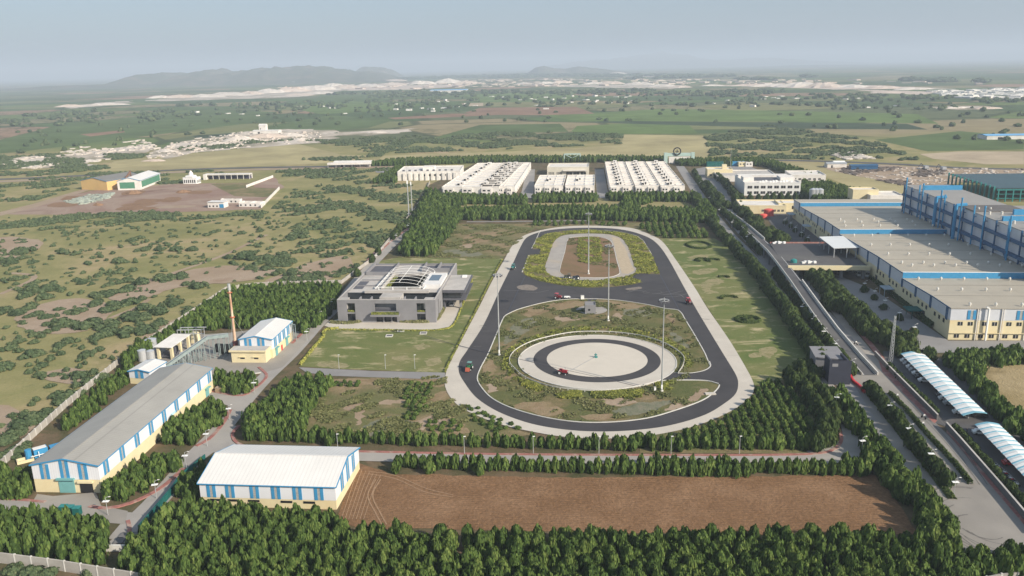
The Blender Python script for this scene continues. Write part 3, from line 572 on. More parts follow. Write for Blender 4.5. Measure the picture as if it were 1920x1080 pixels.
# white hall in front
wh = shed('white_hall', 'white-roofed hall with blue-framed louvre windows beside the ploughed field', (-42.3, 174.6), radians(84.5), 20.2, 33.0, 6.1, 2.6, 2.5, roofw,
     front=(5.2, 10.1, 15.0), left=(4.0, 9.2, 14.4, 19.6, 25.6, 30.2), strip_w=2.2)
o1 = MB(); o1b = MB()
for u in (6.5, 12, 20, 25, 29.4): MB().box(-.10, -.02, u - 1.4, u + 1.4, 1.55, 2.1).build('vent_slot', dark, wh)
# boiler house + annex
bh = shed('boiler_house', 'white-roofed boiler house with cream walls standing beside the rusty chimney', (-98.2, 282.4), radians(-4.5), 11.8, 21.5, 7.4, 1.2, 3.6, roofw, front=(3.0, 7.8), right=(3.2, 7.8, 12.4, 17), strip_w=2.6,
     doors=[('s', 'r', 2.5, 2.2, 3.0), ('r', 'r', 8.5, 1.2, 2.2), ('s', 'r', 13.5, 2.4, 3.2)])
MB().box(-1.6, 10.9, -4.6, -.05, -.3, 4.3).box(-2.2, 11.3, -5.2, -.05, 4.3, 4.9).build('annex', yellow, bh)
MB().box(-1.9, 11.0, -4.9, -.1, 4.9, 4.95).build('annex_roof', labr, bh)
for u in (1.6, 6.6): 
    wd = MB().box(u, u + 1.6, -4.66, -4.6, 1.6, 2.3).build('window', glass, bh); MB().box(u - .5, u + 1.9, -5.1, -4.6, 2.35, 2.45).build('sunshade', yellow, wd)
MB().bar((12.4, 19, 0), (12.4, 19, 7), .2).bar((14, 19, 0), (14, 19, 7), .2).bar((12.4, 21, 0), (12.4, 21, 7), .2).bar((12.4, 19, 7), (14, 19, 7), .2).bar((12.4, 19, 7), (12.4, 21, 7), .3).build('pipe_frame', steelg, bh)
# small shed by the plant
shed('pump_house', 'small white-roofed pump house with one blue panel, behind the long warehouse', (-128.2, 259.5), radians(-10), 7.4, 9.5, 4.6, .7, 2.2, roofw, front=(3.7,), strip_w=3.0)
# distant sheds
shed('yellow_mill', 'yellow mill with dark grey gable roof in the red earth yard', (-388.4, 750), radians(-20), 30, 42, 8.2, 3, 7.8, ribbed('slate_sheet', (.19, .18, .165), 1, 2, .2), lower=surf('ochre_sheet', (.66, .44, .18), .08, .1), upper=surf('ochre_sheet_upper', (.68, .46, .20), .08, .1))
gm = shed('green_mill', 'white-roofed mill with green wall sheets in the red earth yard', (-350.5, 739), radians(4), 20, 53, 8.2, 2.8, 1.5, roofw, lower=offw, upper=offw, doors=())
gg = surf('green_sheet', (.08, .22, .14), .12, .3)
MB().box(2, 15, -.15, -.05, 1.5, 7).build('green_panel', gg, gm); MB().box(20.05, 20.2, 3, 51, 2, 7.4).build('green_panel', gg, gm)
mc = thing('mill_machinery', 'brown hopper and conveyor machinery against the yellow mill', 'machinery', (*G(232, 352), 0))
MB().box(-3, 3, -3, 3, 0, 5).bar((0, 0, 5), (6, 4, 14), 1.6).bar((6, 4, 0), (6, 4, 15), 1.2).bar((-12, -6, 0), (-12, -6, 7), 1).bar((-12, -6, 7), (0, 0, 5), 1.2).bar((10, 0, 0), (10, 0, 10), 2).build('hopper', surf('rust_brown', (.16, .09, .06), .3, 1), mc)

# villa with dome
vx, vy = G(360, 344)
vl = thing('villa', 'small white villa with arched openings and a roof dome near the mills', 'building', (vx, vy, 0), radians(-8))
MB().box(-11, 11, -6, 8, 0, 7.5).box(-6, 6, -6.5, 5, 7.5, 9.6).build('wall', white, vl)
MB().cyl(0, 0, 9.6, 12, 3.6, 3.4, 12).cyl(0, 0, 12, 15, 3.4, .6, 12).build('dome', offw, vl)
for k in range(6): MB().box(-9.6 + 3.4 * k, -7.8 + 3.4 * k, -6.12, -5.95 - (.0), 1.2, 4.8).build('arch_window', dark, vl)
for k in range(4): MB().box(11.0, 11.1, -4 + 3.2 * k, -2.4 + 3.2 * k, 1.2, 4.6).build('arch_window', dark, vl)
vl.scale = (.6, .6, .8)
# long open shed
sx_, sy_ = G(388, 337)
ls = thing('open_shed', 'long low open-fronted shed with pale roof right of the villa', 'building', (sx_, sy_, 0), radians(-3))
MB().box(0, 42, 0, 9, 4.2, 5.0).build('roof', offroof, ls); MB().box(0, 42, 8.6, 9, 0, 4.2).box(-3, 0, -1, 9, 0, 5.1).build('wall', offw, ls)
MB().box(1, 41, 4, 8.5, 0, 2.6).build('stored_goods', surf('stored_goods', (.07, .06, .10), .5, .5), ls)
for k in range(8): MB().box(6 * k, 6 * k + .4, 0, .4, 0, 4.2).build('post', offw, ls)
for lb, (px, py), s in (('small white hut with blue patch at the edge of the red yard', (405, 390), (13, 7, 4)), ('unfinished white block house shell at the yard corner', (468, 388), (17, 9, 3.2)), ('ruined pale shed row inside the red yard', (432, 381), (16, 4, 3))):
    x, y = G(px, py); b_ = thing('hut', lb, 'hut', (x, y, 0), radians(-8))
    wl_ = MB(); w2, d2, h2 = s
    wl_.box(-w2 / 2, w2 / 2, 0, .4, 0, h2).box(-w2 / 2, w2 / 2, d2, d2 + .4, 0, h2).box(-w2 / 2, -w2 / 2 + .4, .4, d2, 0, h2 * 1.1).box(w2 / 2 - .4, w2 / 2, .4, d2, 0, h2).box(-.2, .2, .4, d2, 0, h2).build('wall', offw, b_)
    for k in range(4): MB().box(-w2 / 2 + 1 + k * w2 / 4.4, -w2 / 2 + 2.2 + k * w2 / 4.4, -.08, 0, .8, 2).build('window', dark, b_)
    if s[0] == 13: MB().box(-w2 / 2 - .3, w2 / 2 + .3, -.4, d2 + .6, h2 * 1.1, h2 * 1.1 + .3).build('roof', roofw, b_); MB().box(3, 6.5, -.12, -.02, .2, 3).build('panel', blue, b_)

# ---------------------------------------------------------------- the grey research building
LO = (-71.3, 323.6); LA = radians(-4.4)
lab = thing('research_building', 'grey concrete office building with courtyard under white arched ribs', 'building', (*LO, 0), LA)
def wallgrid(x0, x1, z0, z1, holes, y0, y1, axis='y'):
    """wall pierced by rectangular holes (u0,u1,w0,w1), butted pieces"""
    us = sorted({x0, x1, *[h[0] for h in holes], *[h[1] for h in holes]}); m = MB()
    for a, b_ in zip(us, us[1:]):
        hs = sorted([(h[2], h[3]) for h in holes if h[0] <= a and h[1] >= b_]); z = z0
        for q0, q1 in hs + [(z1, z1)]:
            if q0 > z:
                m.box(a, b_, y0, y1, z, q0) if axis == 'y' else m.box(y0, y1, a, b_, z, q0)
            z = max(z, q1)
    return m
LW, LD, LH = 40.4, 64.0, 9.8
wallgrid(0, LW, 0, LH, [(3.9, 7.3, 0, 8.4), (15.4, 24.3, 5.0, 8.3), (15.8, 24.4, 0, 2.9), (32.6, 36.2, 0, 8.4)], 0, .6).build('front_wall', labg, lab)
wallgrid(.6, LD, 0, LH, [(6, 9, 1, 8), (11, 13, 2, 6), (18, 44, .0, 8.9)], LW - .6, LW, 'x').build('side_wall', labg, lab)
wallgrid(.6, LD, 0, LH, [], 0, .6, 'x').build('side_wall', labg, lab)
MB().box(.6, LW - .6, LD - .6, LD, 0, LH).build('rear_wall', labg, lab)
MB().box(.7, LW - .7, 14.2, 14.4, 5.8, 9.0).build('inner_wall_shade', glass, lab); MB().box(14.9, 25.0, 2.2, 2.4, 3.3, 8.7).build('inner_wall', labg, lab)  # terrace back wall coloured as dark glass to imitate shade in the recess
for (a, b_) in ((3.6, 7.6), (32.2, 36.6), (15.4, 24.6)):
    g_ = MB().box(a, b_, 1.6, 1.8, 0, 8.6 if a != 15.4 else 3.1).build('window', glass, lab); MB().box(a + 1.6, a + 1.75, 1.52, 1.6, 0, 8.4 if a != 15.4 else 3).box(a, b_, 1.52, 1.6, 4.2, 4.5).build('mullion', dgrey, g_)
pl = MB().box(14.0, 25.8, -2.4, 0, 3.35, 4.15).build('planter_canopy', labg, lab)
for a in (18.6, 21.9): MB().box(a, a + .5, -.1, .5, 0, 2.9).build('pier', labg, lab)
for a, b_ in ((3.9, 7.3), (32.6, 36.2)): MB().box(a, b_, .2, 1.5, 3.9, 4.6).build('planter', labg, lab)
# parapet copings
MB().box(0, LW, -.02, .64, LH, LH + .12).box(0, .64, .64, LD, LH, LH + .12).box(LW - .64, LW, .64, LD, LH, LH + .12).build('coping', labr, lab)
# terrace floor, low rooms, roof deck
MB().box(.6, LW - .6, 1.8, 14.2, 5.0, 5.8).build('terrace_floor', dgrey, lab)
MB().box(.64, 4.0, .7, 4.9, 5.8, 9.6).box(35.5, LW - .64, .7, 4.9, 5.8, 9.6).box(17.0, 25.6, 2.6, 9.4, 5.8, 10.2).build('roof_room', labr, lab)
mm = MB()
for a in (8.6, 13.2, 27, 31.5): mm.box(a, a + .4, 1.9, 5.2, 5.8, 9.9)
mm.box(8.6, 13.6, 5.2, 5.6, 5.8, 8.7).box(27, 31.9, 5.2, 5.6, 5.8, 8.7).build('light_well_wall', labg, lab)
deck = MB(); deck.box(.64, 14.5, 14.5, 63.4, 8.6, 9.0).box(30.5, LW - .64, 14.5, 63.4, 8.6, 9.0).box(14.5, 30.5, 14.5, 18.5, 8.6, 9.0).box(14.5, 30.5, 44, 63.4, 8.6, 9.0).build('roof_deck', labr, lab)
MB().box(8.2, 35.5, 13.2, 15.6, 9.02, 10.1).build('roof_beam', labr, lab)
MB().box(14.5, 30.5, 18.5, 44, .1, .2).build('courtyard_floor', dgrey, lab)
MB().box(14.1, 14.5, 18.1, 44.4, 9.0, 10.3).box(30.5, 30.9, 18.1, 44.4, 9.0, 10.3).box(14.5, 30.5, 18.1, 18.5, 9.0, 9.8).box(14.5, 30.5, 44, 44.4, 9.0, 9.8).build('courtyard_parapet', labr, lab)
pw = MB()
for a in (1, 12.5): pw.box(a, a + .4, 44, 63, 9.0, 10.6)
pw.box(1, 12.9, 44, 44.4, 9.0, 10.6).box(2, 12, 34.2, 34.5, 9, 9.6).box(2, 12, 24.2, 24.5, 9, 9.6).box(26, 39, 50, 50.4, 9.0, 10.8).box(26, 26.4, 50.4, 63, 9.0, 10.8).box(33, 33.4, 50.4, 63, 9, 10.8).build('roof_upstand', labg, lab)
MB().box(1.4, 12.5, 44.5, 62, 9.01, 9.06).build('plant_deck', dgrey, lab); MB().box(26.5, 38.6, 50.5, 62.5, 9.01, 9.06).build('plant_deck', dgrey, lab); MB().box(1.4, 5.5, 20, 33, 9.01, 9.05).build('plant_deck', dgrey, lab)
sky_ = MB().box(31.6, 39.4, 20.5, 40.5, 9.0, 10.9).build('skylight_box', surf('white_roof_box', (.66, .64, .62), .06, .4), lab)
MB().box(33.2, 37.6, 27.0, 36.5, 10.9, 11.05).build('skylight_glass', surf('skylight_glass', (.10, .14, .18), .1, .5, .25, .6), sky_)
for k in range(7):
    y = 15.6 + k * 5.0; a = MB(); pts = []
    for q in range(17):
        th = pi * q / 16; pts.append((22.5 - 10.4 * cos(th), y, 10.2 + 2.9 * sin(th)))
    for p, q in zip(pts, pts[1:]): a.bar(p, q, .15, .15, 5)
    a.build('arch_rib', white, lab)
ra = MB().bar((12.1, 15.6, 10.2), (12.1, 45.6, 10.2), .35).bar((32.9, 15.6, 10.2), (32.9, 45.6, 10.2), .35).bar((22.5, 15.6, 13.1), (22.5, 45.6, 13.1), .14).bar((14.6, 15.6, 12.2), (14.6, 45.6, 12.2), .12).bar((30.4, 15.6, 12.2), (30.4, 45.6, 12.2), .12)
for x in (14, 20, 26): ra.bar((x, 14.8, 9), (x, 14.8, 11.2), .3)
ra.bar((12.1, 14.8, 11.2), (32.9, 14.8, 11.2), .25); ra.build('arch_rail', white, lab)
# wing on the right
wg = MB().box(LW + .02, 50.2, 18.5, 45.5, 4.4, 5.0).box(LW + .02, 50.2, 18.5, 45.5, 7.7, 8.8).build('wing_slab', dgrey, lab)
MB().box(LW + .02, 49.6, 19.0, 45.0, 8.8, 8.86).build('wing_roof', labr, lab)
MB().box(LW + .02, 48.0, 20.0, 44.0, 5.0, 7.7).build('wing_glazing', glass, lab)
for y in (20.5, 32, 43): MB().box(47.2, 48.2, y, y + .8, 0, 4.4).build('pier', labg, lab)
MB().box(LW, 41.2, 19.5, 45, 0, 4.4).build('undercroft_wall', dgrey, lab)
MB().box(46, 48, 40, 43, 8.86, 9.4).build('roof_hatch', white, lab)

# ---------------------------------------------------------------- main factory
FO = (159.2, 286.8); FA = radians(-6)
fac = thing('main_factory', 'huge factory hall with stepped grey roof, blue fascias and cream walls', 'building', (*FO, 0), FA)
FW = 62.0; HB = 11.9
blocks = [(0, 49.6, 12.0, 10.5), (49.6, 143.6, 12.9, 10.6), (143.6, 232, 12.9, 10.6), (232, 250, 12.7, 12.2)]
MB().box(0, 190, 0, 250, -.5, 7.6).build('wall', yellow, fac)
for i, (y0, y1, hf, hb) in enumerate(blocks):
    w = 190 if i == 0 else 66
    w0 = -.04
    prof = [(y0, 7.6), (y1, 7.6), (y1, hb), (y0 + (y1 - y0) * .33, hf - .15), (y0, hf)]
    MB().prism([(p + (-.04 if (i == 0 and p == y0) else 0), q) for p, q in prof], 'x', w0, w).build('cladding', surf('factory_cladding%d' % i, (.56, .57, .60), .05, .3, .6), fac)
    rf = MB().prism([(y0 - (.3 if i == 0 else -.02), hf + .02), (y0 + (y1 - y0) * .33, hf - .13), (y1 - .02, hb + .02), (y1 - .02, hb + .2), (y0 + (y1 - y0) * .33, hf + .05), (y0 - (.3 if i == 0 else -.02), hf + .2)], 'x', w0 - .25, w).build('roof', roofr, fac)
    if i: MB().box(-.1, 66, y0 - .28, y0 - .03, blocks[i - 1][3] + .25, hf + .35).build('clerestory_fascia', blue, fac)
    if i: MB().box(-.2, 66, y0 - .3, y0 + .4, hf + .35, hf + .45).build('fascia_cap', white, fac)
    # left verge trim
    MB().bar((-.32, y0, hf + .05), (-.32, y0 + (y1 - y0) * .33, hf - .1), .12, .4).bar((-.32, y0 + (y1 - y0) * .33, hf - .1), (-.32, y1, hb + .05), .12, .4).build('verge_trim', dblue, fac)
def hroof(y):
    for y0, y1, hf, hb in blocks:
        if y0 <= y <= y1:
            ym = y0 + (y1 - y0) * .33
            return hf - .15 * (y - y0) / (ym - y0) if y < ym else hf - .15 + (hb - hf + .15) * (y - ym) / (y1 - ym)
for k in range(16):
    y = 3.2 + k * 15.4
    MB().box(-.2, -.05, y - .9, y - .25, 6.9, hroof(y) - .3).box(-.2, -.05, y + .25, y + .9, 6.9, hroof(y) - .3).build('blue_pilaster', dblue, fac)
for k in range(58):
    y = 4.5 + k * 4.2
    if (k % 4) == 3 or 88 < y < 130: continue
    MB().box(-.1, -.02, y, y + 1.5, 5.2, 6.7).build('window', dark, fac)
for y in (23, 62, 80, 190, 220):
    MB().box(-.12, -.02, y, y + 2.6, 1.5, 4.0).build('window', glass, fac)
for k in range(11):
    x = 5.8 + k * 16.9
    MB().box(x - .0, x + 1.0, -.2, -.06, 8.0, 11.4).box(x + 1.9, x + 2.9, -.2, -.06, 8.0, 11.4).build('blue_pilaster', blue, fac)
    MB().box(x + 1.0, x + 1.9, -.14, -.06, 8.0, 11.4).build('louvre', greyl, fac)
for k in range(20):
    x = 1.2 + k * 8.4
    MB().bar((x + 8.0, -.25, 0), (x + 8.0, -.25, 12), .3).bar((x + 8.7, -.25, 0), (x + 8.7, -.25, 12), .16).build('downpipe', offw, fac)
    for u, z0, z1, mm_ in ((1.6, 5.6, 7.0, glass), (5.1, 5.6, 7.0, glass), (.8, .9, 2.2, dark), (4.5, .9, 2.2, dark)):
        wf = MB().box(x + u, x + u + 1.7, -.08, -.02, z0, z1).build('window', mm_, fac); MB().box(x + u + .8, x + u + .9, -.11, -.08, z0, z1).build('frame', offw, wf)
MB().box(0, 190, -.55, -.3, 2.75, 2.9).build('service_pipe', yellow, fac)
fl = MB().bar((12.6, -.9, 0), (12.6, -.9, 12.4), .7, .7, 8).bar((12.6, -.9, 12.4), (11.7, -.9, 13), .5).build('flue', white, fac)
for lb_, y, mt_ in (('a', 60.5, blue), ('b', 165, blue), ('c', 205, blue), ('d', 246, blue), ('g', 28, greennet)):
    MB().box(-4.2 if lb_ != 'g' else -5.5, -.05, y - (3.2), y + 3.2, 3.4, 3.8).bar((-4, y - 3, 0), (-4, y - 3, 3.4), .2).bar((-4, y + 3, 0), (-4, y + 3, 3.4), .2).build('door_canopy', surf('canopy_pale' + lb_, (.35, .42, .48), .1, .5) if mt_ is blue else greennet, fac)
# roof ventilators
tv = MB()
def vent_at(x, y, z):
    tv_ = MB().cyl(0, 0, 0, .55, .28, .28, 8).cyl(0, 0, .55, 1.15, .55, .45, 8).cyl(0, 0, 1.15, 1.4, .45, .1, 8); return tv_
vproto = vent_at(0, 0, 0).build('roof_ventilator', surf('ventilator_metal', (.62, .60, .55), .1, 2, .4, .5, metal=.2), fac)
vl_ = [(x, y) for i, (y0, ys) in enumerate(((0, (3, 26, 46)), (50, (61, 66, 84, 108, 136)), (144, (152, 163, 171)))) for y in ys for x in range(5, 64, 9)]
for i, (x, y) in enumerate(vl_):
    q = vproto if i == 0 else vproto.copy()
    if i: COL.objects.link(q); q.parent = fac
    q.location = (x + (2.5 if (y % 2) else 0), y, hroof(y) + .18)
rl = MB()
for y in (17.5, 36, 74, 96, 122, 160, 180, 200, 215): rl.box(.5, 62, y - .22, y + .22, hroof(y) + .2, hroof(y) + .26)
rl.build('roof_seam', surf('roof_seam', (.22, .2, .17), .2, 3), fac)
# ---- tall press hall
HT = 27.3
th_ = thing('press_hall', 'tall grey press hall with blue steel columns and pipes behind the lower roofs', 'building', (*rot2((54, 40), FO, FA), 0), FA)
TL = 168.0
tcl = surf('press_hall_sheet', (.56, .57, .60), .07, .2, .6)
MB().poly([(0, 0), (130, 0), (130, 92), (24, 92), (24, TL), (0, TL)], 0, HT - .2).build('wall', tcl, th_)
MB().poly([(-.3, -.3), (130, -.3), (130, 92.3), (24.3, 92.3), (24.3, TL + .3), (-.3, TL + .3)], HT - .2, HT + .1).build('roof', ribbed('press_hall_roof', (.30, .28, .255), 0, 1.2, .4, .07, cross=9), th_)
MB().box(3, 23.5, 147, 148.5, HT + .1, HT + 2.6).build('clerestory_fascia', blue, th_)
MB().box(2, 34, 50, 51.5, HT + .1, HT + 2.2).box(14, 120, 66, 67.5, HT + .1, HT + 2.6).build('clerestory_fascia', blue, th_)
MB().box(-.2, 24, 74, 92, HT + .1, HT + .6).build('raised_roof', surf('dark_roof', (.13, .12, .115), .1, .2), th_)
n = 15
for k in range(n):
    y = 2 + k * (TL - 4) / (n - 1)
    c_ = MB().box(-1.5, -.9, y - .3, y + .3, 0, HT + (3.6 if k % 3 == 0 else .6)).box(-.8, 0, y - .15, y + .15, HT - 2, HT - 1.6).box(-.8, 0, y - .15, y + .15, 14, 14.4)
    c_.build('column', blue if k % 3 == 0 else dblue, th_)
MB().box(-1.9, -.05, .6, TL - .6, 15.2, 16.4).box(-1.9, -.05, .6, TL - .6, 21.4, 22.5).build('crane_beam', dblue, th_)
for k in range(7):
    y = 10 + k * 23; MB().bar((-1.2, y, 10.8), (-1.2, y + 6, 15), .5).build('brace', dblue, th_)
for k in range(7):
    y = 5 + k * 25.2
    MB().cyl(-2.6, y + 3, 10.5, HT + 5, .4, .4, 8).cyl(-2.6, y + 3, HT + 5, HT + 5.7, .55, .4, 8).build('stack', blue, th_)
    if k in (3, 4): MB().cyl(-3.0, y + 8, 10.5, HT + 1, .95, .95, 8).bar((-3, y + 8, HT + 1), (2, y + 8, HT + 1.4), 1.7, 1.7, 6).build('duct', blue, th_)
for k in range(26): MB().cyl(4 + (k % 4) * 5.5, 8 + (k // 4) * 12, HT + .1, HT + 1.5, .6, .5, 8).build('roof_ventilator', bpy.data.materials['ventilator_metal'], th_)
# ---- raised deck, canopy and ramp
dk = thing('raised_deck', 'asphalt deck on cream beams joining the ramp to the factory', 'deck', (*FO, 0), FA)
dp = [(-39.5, 88), (-1.3, 88), (-1.3, 142), (-36, 142)]
MB().poly(dp, 5.2, 6.0).build('deck_slab', asph2, dk)
MB().box(-38.5, -1.3, 86.6, 87.95, 4.9, 6.9).build('front_parapet', yellow, dk)
MB().box(-36, -1.3, 142.05, 142.9, 5.0, 6.6).build('rear_parapet', redk, dk)
for x in (-34, -24, -14, -4):
    for y in (89.5, 104, 120, 138): MB().box(x, x + 1.4, y, y + 1.4, 0, 5.2).build('pier', labg, dk)
MB().box(-36, -2, 103, 103.4, 0, 5.2).build('back_wall', dark, dk)
cn = thing('steel_canopy', 'white sheet canopy on steel posts standing on the raised deck', 'canopy', (*FO, 0), FA)
MB().prism([(-12.5, 10.6), (-.4, 11.0), (-.4, 11.25), (-12.5, 10.85)], 'y', 108, 136).build('roof', canw, cn)
for x in (-12, -6, -1.8):
    for y in (108.5, 118, 127, 135.5): MB().bar((x, y, 6.01), (x, y, 10.6), .35).build('post', steel, cn)
ct = thing('water_tank', 'small green domed tank on the raised deck', 'tank', (*G(1488, 492, 6), 6.0)); MB().cyl(0, 0, 0, 1.3, 1.6, 1.5, 12).cyl(0, 0, 1.3, 1.8, 1.5, .5, 12).build('tank_shell', tealp, ct)
rp = thing('ramp', 'elevated concrete road ramp with pale parapets climbing beside the avenue', 'ramp', (0, 0, 0))
A_ = [(G(1631, 705)), G(1597, 665, 1.6), G(1558, 618, 3.2), G(1521, 567, 4.9), G(1493, 527, 6.0), G(1466, 492, 6.0), G(1448, 470, 5.9), G(1425, 449, 4.6), G(1400, 427, 3.0), G(1378, 410, 1.4), G(1357, 396, .1)]
Z_ = [.42, 1.6, 3.2, 4.9, 6.0, 6.05, 5.9, 4.6, 3.0, 1.5, .42]
pl_ = [];
for i in range(len(A_) - 1):
    for k in range(4): q = k / 4; pl_.append((A_[i][0] * (1 - q) + A_[i + 1][0] * q, A_[i][1] * (1 - q) + A_[i + 1][1] * q, Z_[i] * (1 - q) + Z_[i + 1] * q))
pl_.append((*A_[-1], Z_[-1]))
def offset(line, d):
    out = []
    for i, p in enumerate(line):
        a = Vector(line[max(0, i - 1)][:2]); b_ = Vector(line[min(len(line) - 1, i + 1)][:2]); q = (b_ - a).normalized(); out.append((p[0] - q.y * d, p[1] + q.x * d, p[2]))
    return out
RW = 5.4
MB().ring(pl_, RW - .5, -.6, 0).build('road_surface', asph2, rp)
MB().ring(offset(pl_, RW / 2 - .15), .25, -.7, .75).build('parapet', kerb, rp)
seg = [p for i, p in enumerate(offset(pl_, -RW / 2 + .2))]
MB().ring(seg[:17], .4, -.7, .95).build('parapet', kerb, rp); MB().ring(seg[28:], .4, -.7, .95).build('parapet', kerb, rp)
MB().ring(offset(pl_, RW / 2 - .75), .12, 0, .02).ring(offset(pl_, -RW / 2 + .75), .12, 0, .02).build('edge_line', white, rp)
for i in range(5, 36, 2):
    p = offset(pl_, 2.4)[i]; p2 = offset(pl_, -2.4)[i]
    if p[2] > 1.4: MB().box(p[0] - .35, p[0] + .35, p[1] - .35, p[1] + .35, 0, p[2] - .62).box(p2[0] - .35, p2[0] + .35, p2[1] - .35, p2[1] + .35, 0, p2[2] - .62).build('pier', labg, rp)
for sgn in (1,):
    a = offset(pl_, RW / 2 - .3)[:8]; MB().ring([(p[0], p[1], 0) for p in a], .3, 0, .5).build('side_wall', wallg, rp)

# ---------------------------------------------------------------- staff housing (row blocks)
def housing(label, o, ang, Wd, L, h, units, rows, heads, front_bays):
    r = thing('housing_block', label, 'building', (*o, 0), ang, 'white terraced housing blocks')
    MB().box(0, Wd, 0, L, 0, h).build('wall', offw, r)
    pr = MB()
    for k in range(rows + 1): y = L * k / rows; pr.box(.0, Wd, max(0, y - .15), min(L, y + .15), h, h + .85 + .25 * (k % 2))
    pr.box(-.02, .3, 0, L, h, h + .8).box(Wd - .3, Wd + .02, 0, L, h, h + .8)
    pr.box(Wd * .33, Wd * .33 + .25, 0, L, h, h + .55).box(Wd * .66, Wd * .66 + .25, 0, L, h, h + .5)
    pr.build('parapet', offroof, r)
    for k in range(heads):
        y = (k + .5) * L / heads
        for u in ((.5,) if Wd < 40 else (.3, .72)):
            hd = MB().box(Wd * u - 1.8, Wd * u + 1.8, y, y + 3.6, h, h + 2.7).build('stair_head', offw, r)
            MB().cyl(Wd * u - 2.8, y - 1.2, h, h + 1.5, .9, .9, 8).build('tank', black, hd); MB().box(Wd * u - 1.1, Wd * u + .1, y - .06, y, h + .3, h + 2.1).build('door', dark, hd)
    for k in range(front_bays):
        u0 = (k + .08) * Wd / front_bays; u1 = (k + .62) * Wd / front_bays
        by = MB().box(u0, u1, -1.6, 0, 0, h * .93).build('bay', offw, r); s = u1 - u0
        MB().box(u0 + s * .15, u0 + s * .42, -1.68, -1.6, .8, 2.2).box(u0 + s * .15, u0 + s * .42, -1.68, -1.6, h * .55, h * .55 + 1.3).build('window', dark, by)
        MB().box(u0 + s * .6, u0 + s * .85, -1.68, -1.6, h * .55, h * .55 + 1.2).build('window', glass, by)
        MB().box(u1 + .5, u1 + 2.2, -.08, 0, .3, 2.6).build('door', dark, r)
    for k in range(rows):
        y = (k + .45) * L / rows; MB().box(Wd + .02, Wd + .1, y, y + 2, .9, 2.2).build('window', dark, r)
        MB().box(-.1, -.02, y, y + 2, h * .55, h * .55 + 1.4).build('window', dark, r)
    return r
ha = radians(-8.4)
housing('white terraced housing block second from the boundary wall, with staggered front bays', G(829, 366.5), radians(-8), 47, 168, 6.4, 6, 12, 6, 3)
housing('white terraced housing block with four front bays beside the estate road', G(901, 366), radians(-6), 28, 168, 6.4, 4, 12, 6, 4)
housing('short white housing block left of the pair, below the clubhouse', G(1002, 363.5), radians(-6), 23.2, 66, 6.0, 3, 4, 1, 3)
housing('short white housing block right of the pair, below the clubhouse', (G(1002, 363.5)[0] + 24.6, G(1002, 363.5)[1] - 2.6), radians(-6), 23.6, 66, 6.0, 3, 4, 1, 3)
o3 = G(1143, 364)
for k, lb in enumerate(('white housing block left of the narrow-laned trio by the main gate', 'white housing block in the middle of the trio by the main gate', 'white housing block nearest the avenue in the trio by the main gate')):
    housing(lb, (o3[0] + 19.9 * k * cos(ha), o3[1] + 19.9 * k * sin(ha) - .2 * k), radians(-5.2), 19.0, 168, 6.2, 3, 14, 9, 2)
def simple_block(name, label, o, ang, Wd, D, h, wall, roof, wins=(), side=(), extra=None, cat='building', parapet=.9, group=None):
    r = thing(name, label, cat, (*o, 0), ang, group)
    MB().box(0, Wd, 0, D, 0, h).build('wall', wall, r); MB().box(.35, Wd - .35, .35, D - .35, h + .02, h + .08).build('roof', roof, r)
    MB().box(-.05, Wd + .05, -.05, .3, h, h + parapet).box(-.05, Wd + .05, D - .3, D + .05, h, h + parapet).box(-.05, .3, .3, D - .3, h, h + parapet).box(Wd - .3, Wd + .05, .3, D - .3, h, h + parapet).build('parapet', wall, r)
    for u, w, z0, z1 in wins:
        f_ = MB().box(u, u + w, -.1, -.02, z0, z1).build('window', dark, r); MB().box(u + w / 2 - .06, u + w / 2 + .06, -.13, -.1, z0, z1).build('frame', offw, f_)
    for v, w, z0, z1 in side: MB().box(Wd + .02, Wd + .1, v, v + w, z0, z1).build('window', dark, r)
    return r
cb = simple_block('clubhouse', 'cream clubhouse with long dark veranda openings behind the short housing blocks', G(1026, 329), radians(-6), 39, 32, 7, surf('cream_wall', (.60, .56, .47), .06, .3), offroof, wins=[(1.5 + 1.4 * k, .8, .8, 3.2) for k in range(4)] + [(9 + 1.4 * k, .8, .8, 3.2) for k in range(4)] + [(18, 5.6, .5, 3), (24.6, 5.6, .5, 3), (31.5, 5, .5, 3)])
MB().box(15, 37, -2.5, -.1, 4.2, 5.0).build('veranda_roof', offroof, cb)
ab = simple_block('guest_house', 'long low white guest house beside the upper corner of the wall', G(746, 339), radians(-1.5), 58, 42, 7.6, offw, offroof, wins=[(6 + 4.6 * k, 1.8, 3.8, 5.6) for k in range(11)])
MB().box(22, 33, 12, 24, 7.7, 11).build('roof_room', offw, ab)
for k in range(9): MB().box(4 + 5.6 * k, 6 + 5.6 * k, 4, 6.5, 7.7, 9.2).build('tank', dgrey, ab)
for k in range(10): MB().box(5 + 5.2 * k, 7.5 + 5.2 * k, -1.2, -.02, 0, 6.8).build('bay', offw, ab)
wb = simple_block('training_block', 'white three-storey block with recessed windows around a dark roof court', G(1395, 367), radians(-6), 42, 46, 9.2, surf('training_white', (.68, .67, .64), .06, .3), offroof, wins=[(2.4 + 5.0 * k, 3.4, 5.6, 7.6) for k in range(8)] + [(2.4 + 5.0 * k, 3.4, 1.4, 3.4) for k in range(8)])
MB().box(8, 32, 16, 36, 9.3, 9.5).build('roof_court', dgrey, wb); MB().box(1, 9, 12, 24, 9.3, 12.5).box(30, 41, 16, 30, 9.3, 11.8).box(1, 40, 36.5, 45, 9.3, 11).build('roof_room', offw, wb)
for k in range(10): MB().box(12 + 2.6 * k, 13.5 + 2.6 * k, 5 + 2 * (k % 3), 6.6 + 2 * (k % 3), 9.3, 10.6).build('cooling_unit', white, wb)
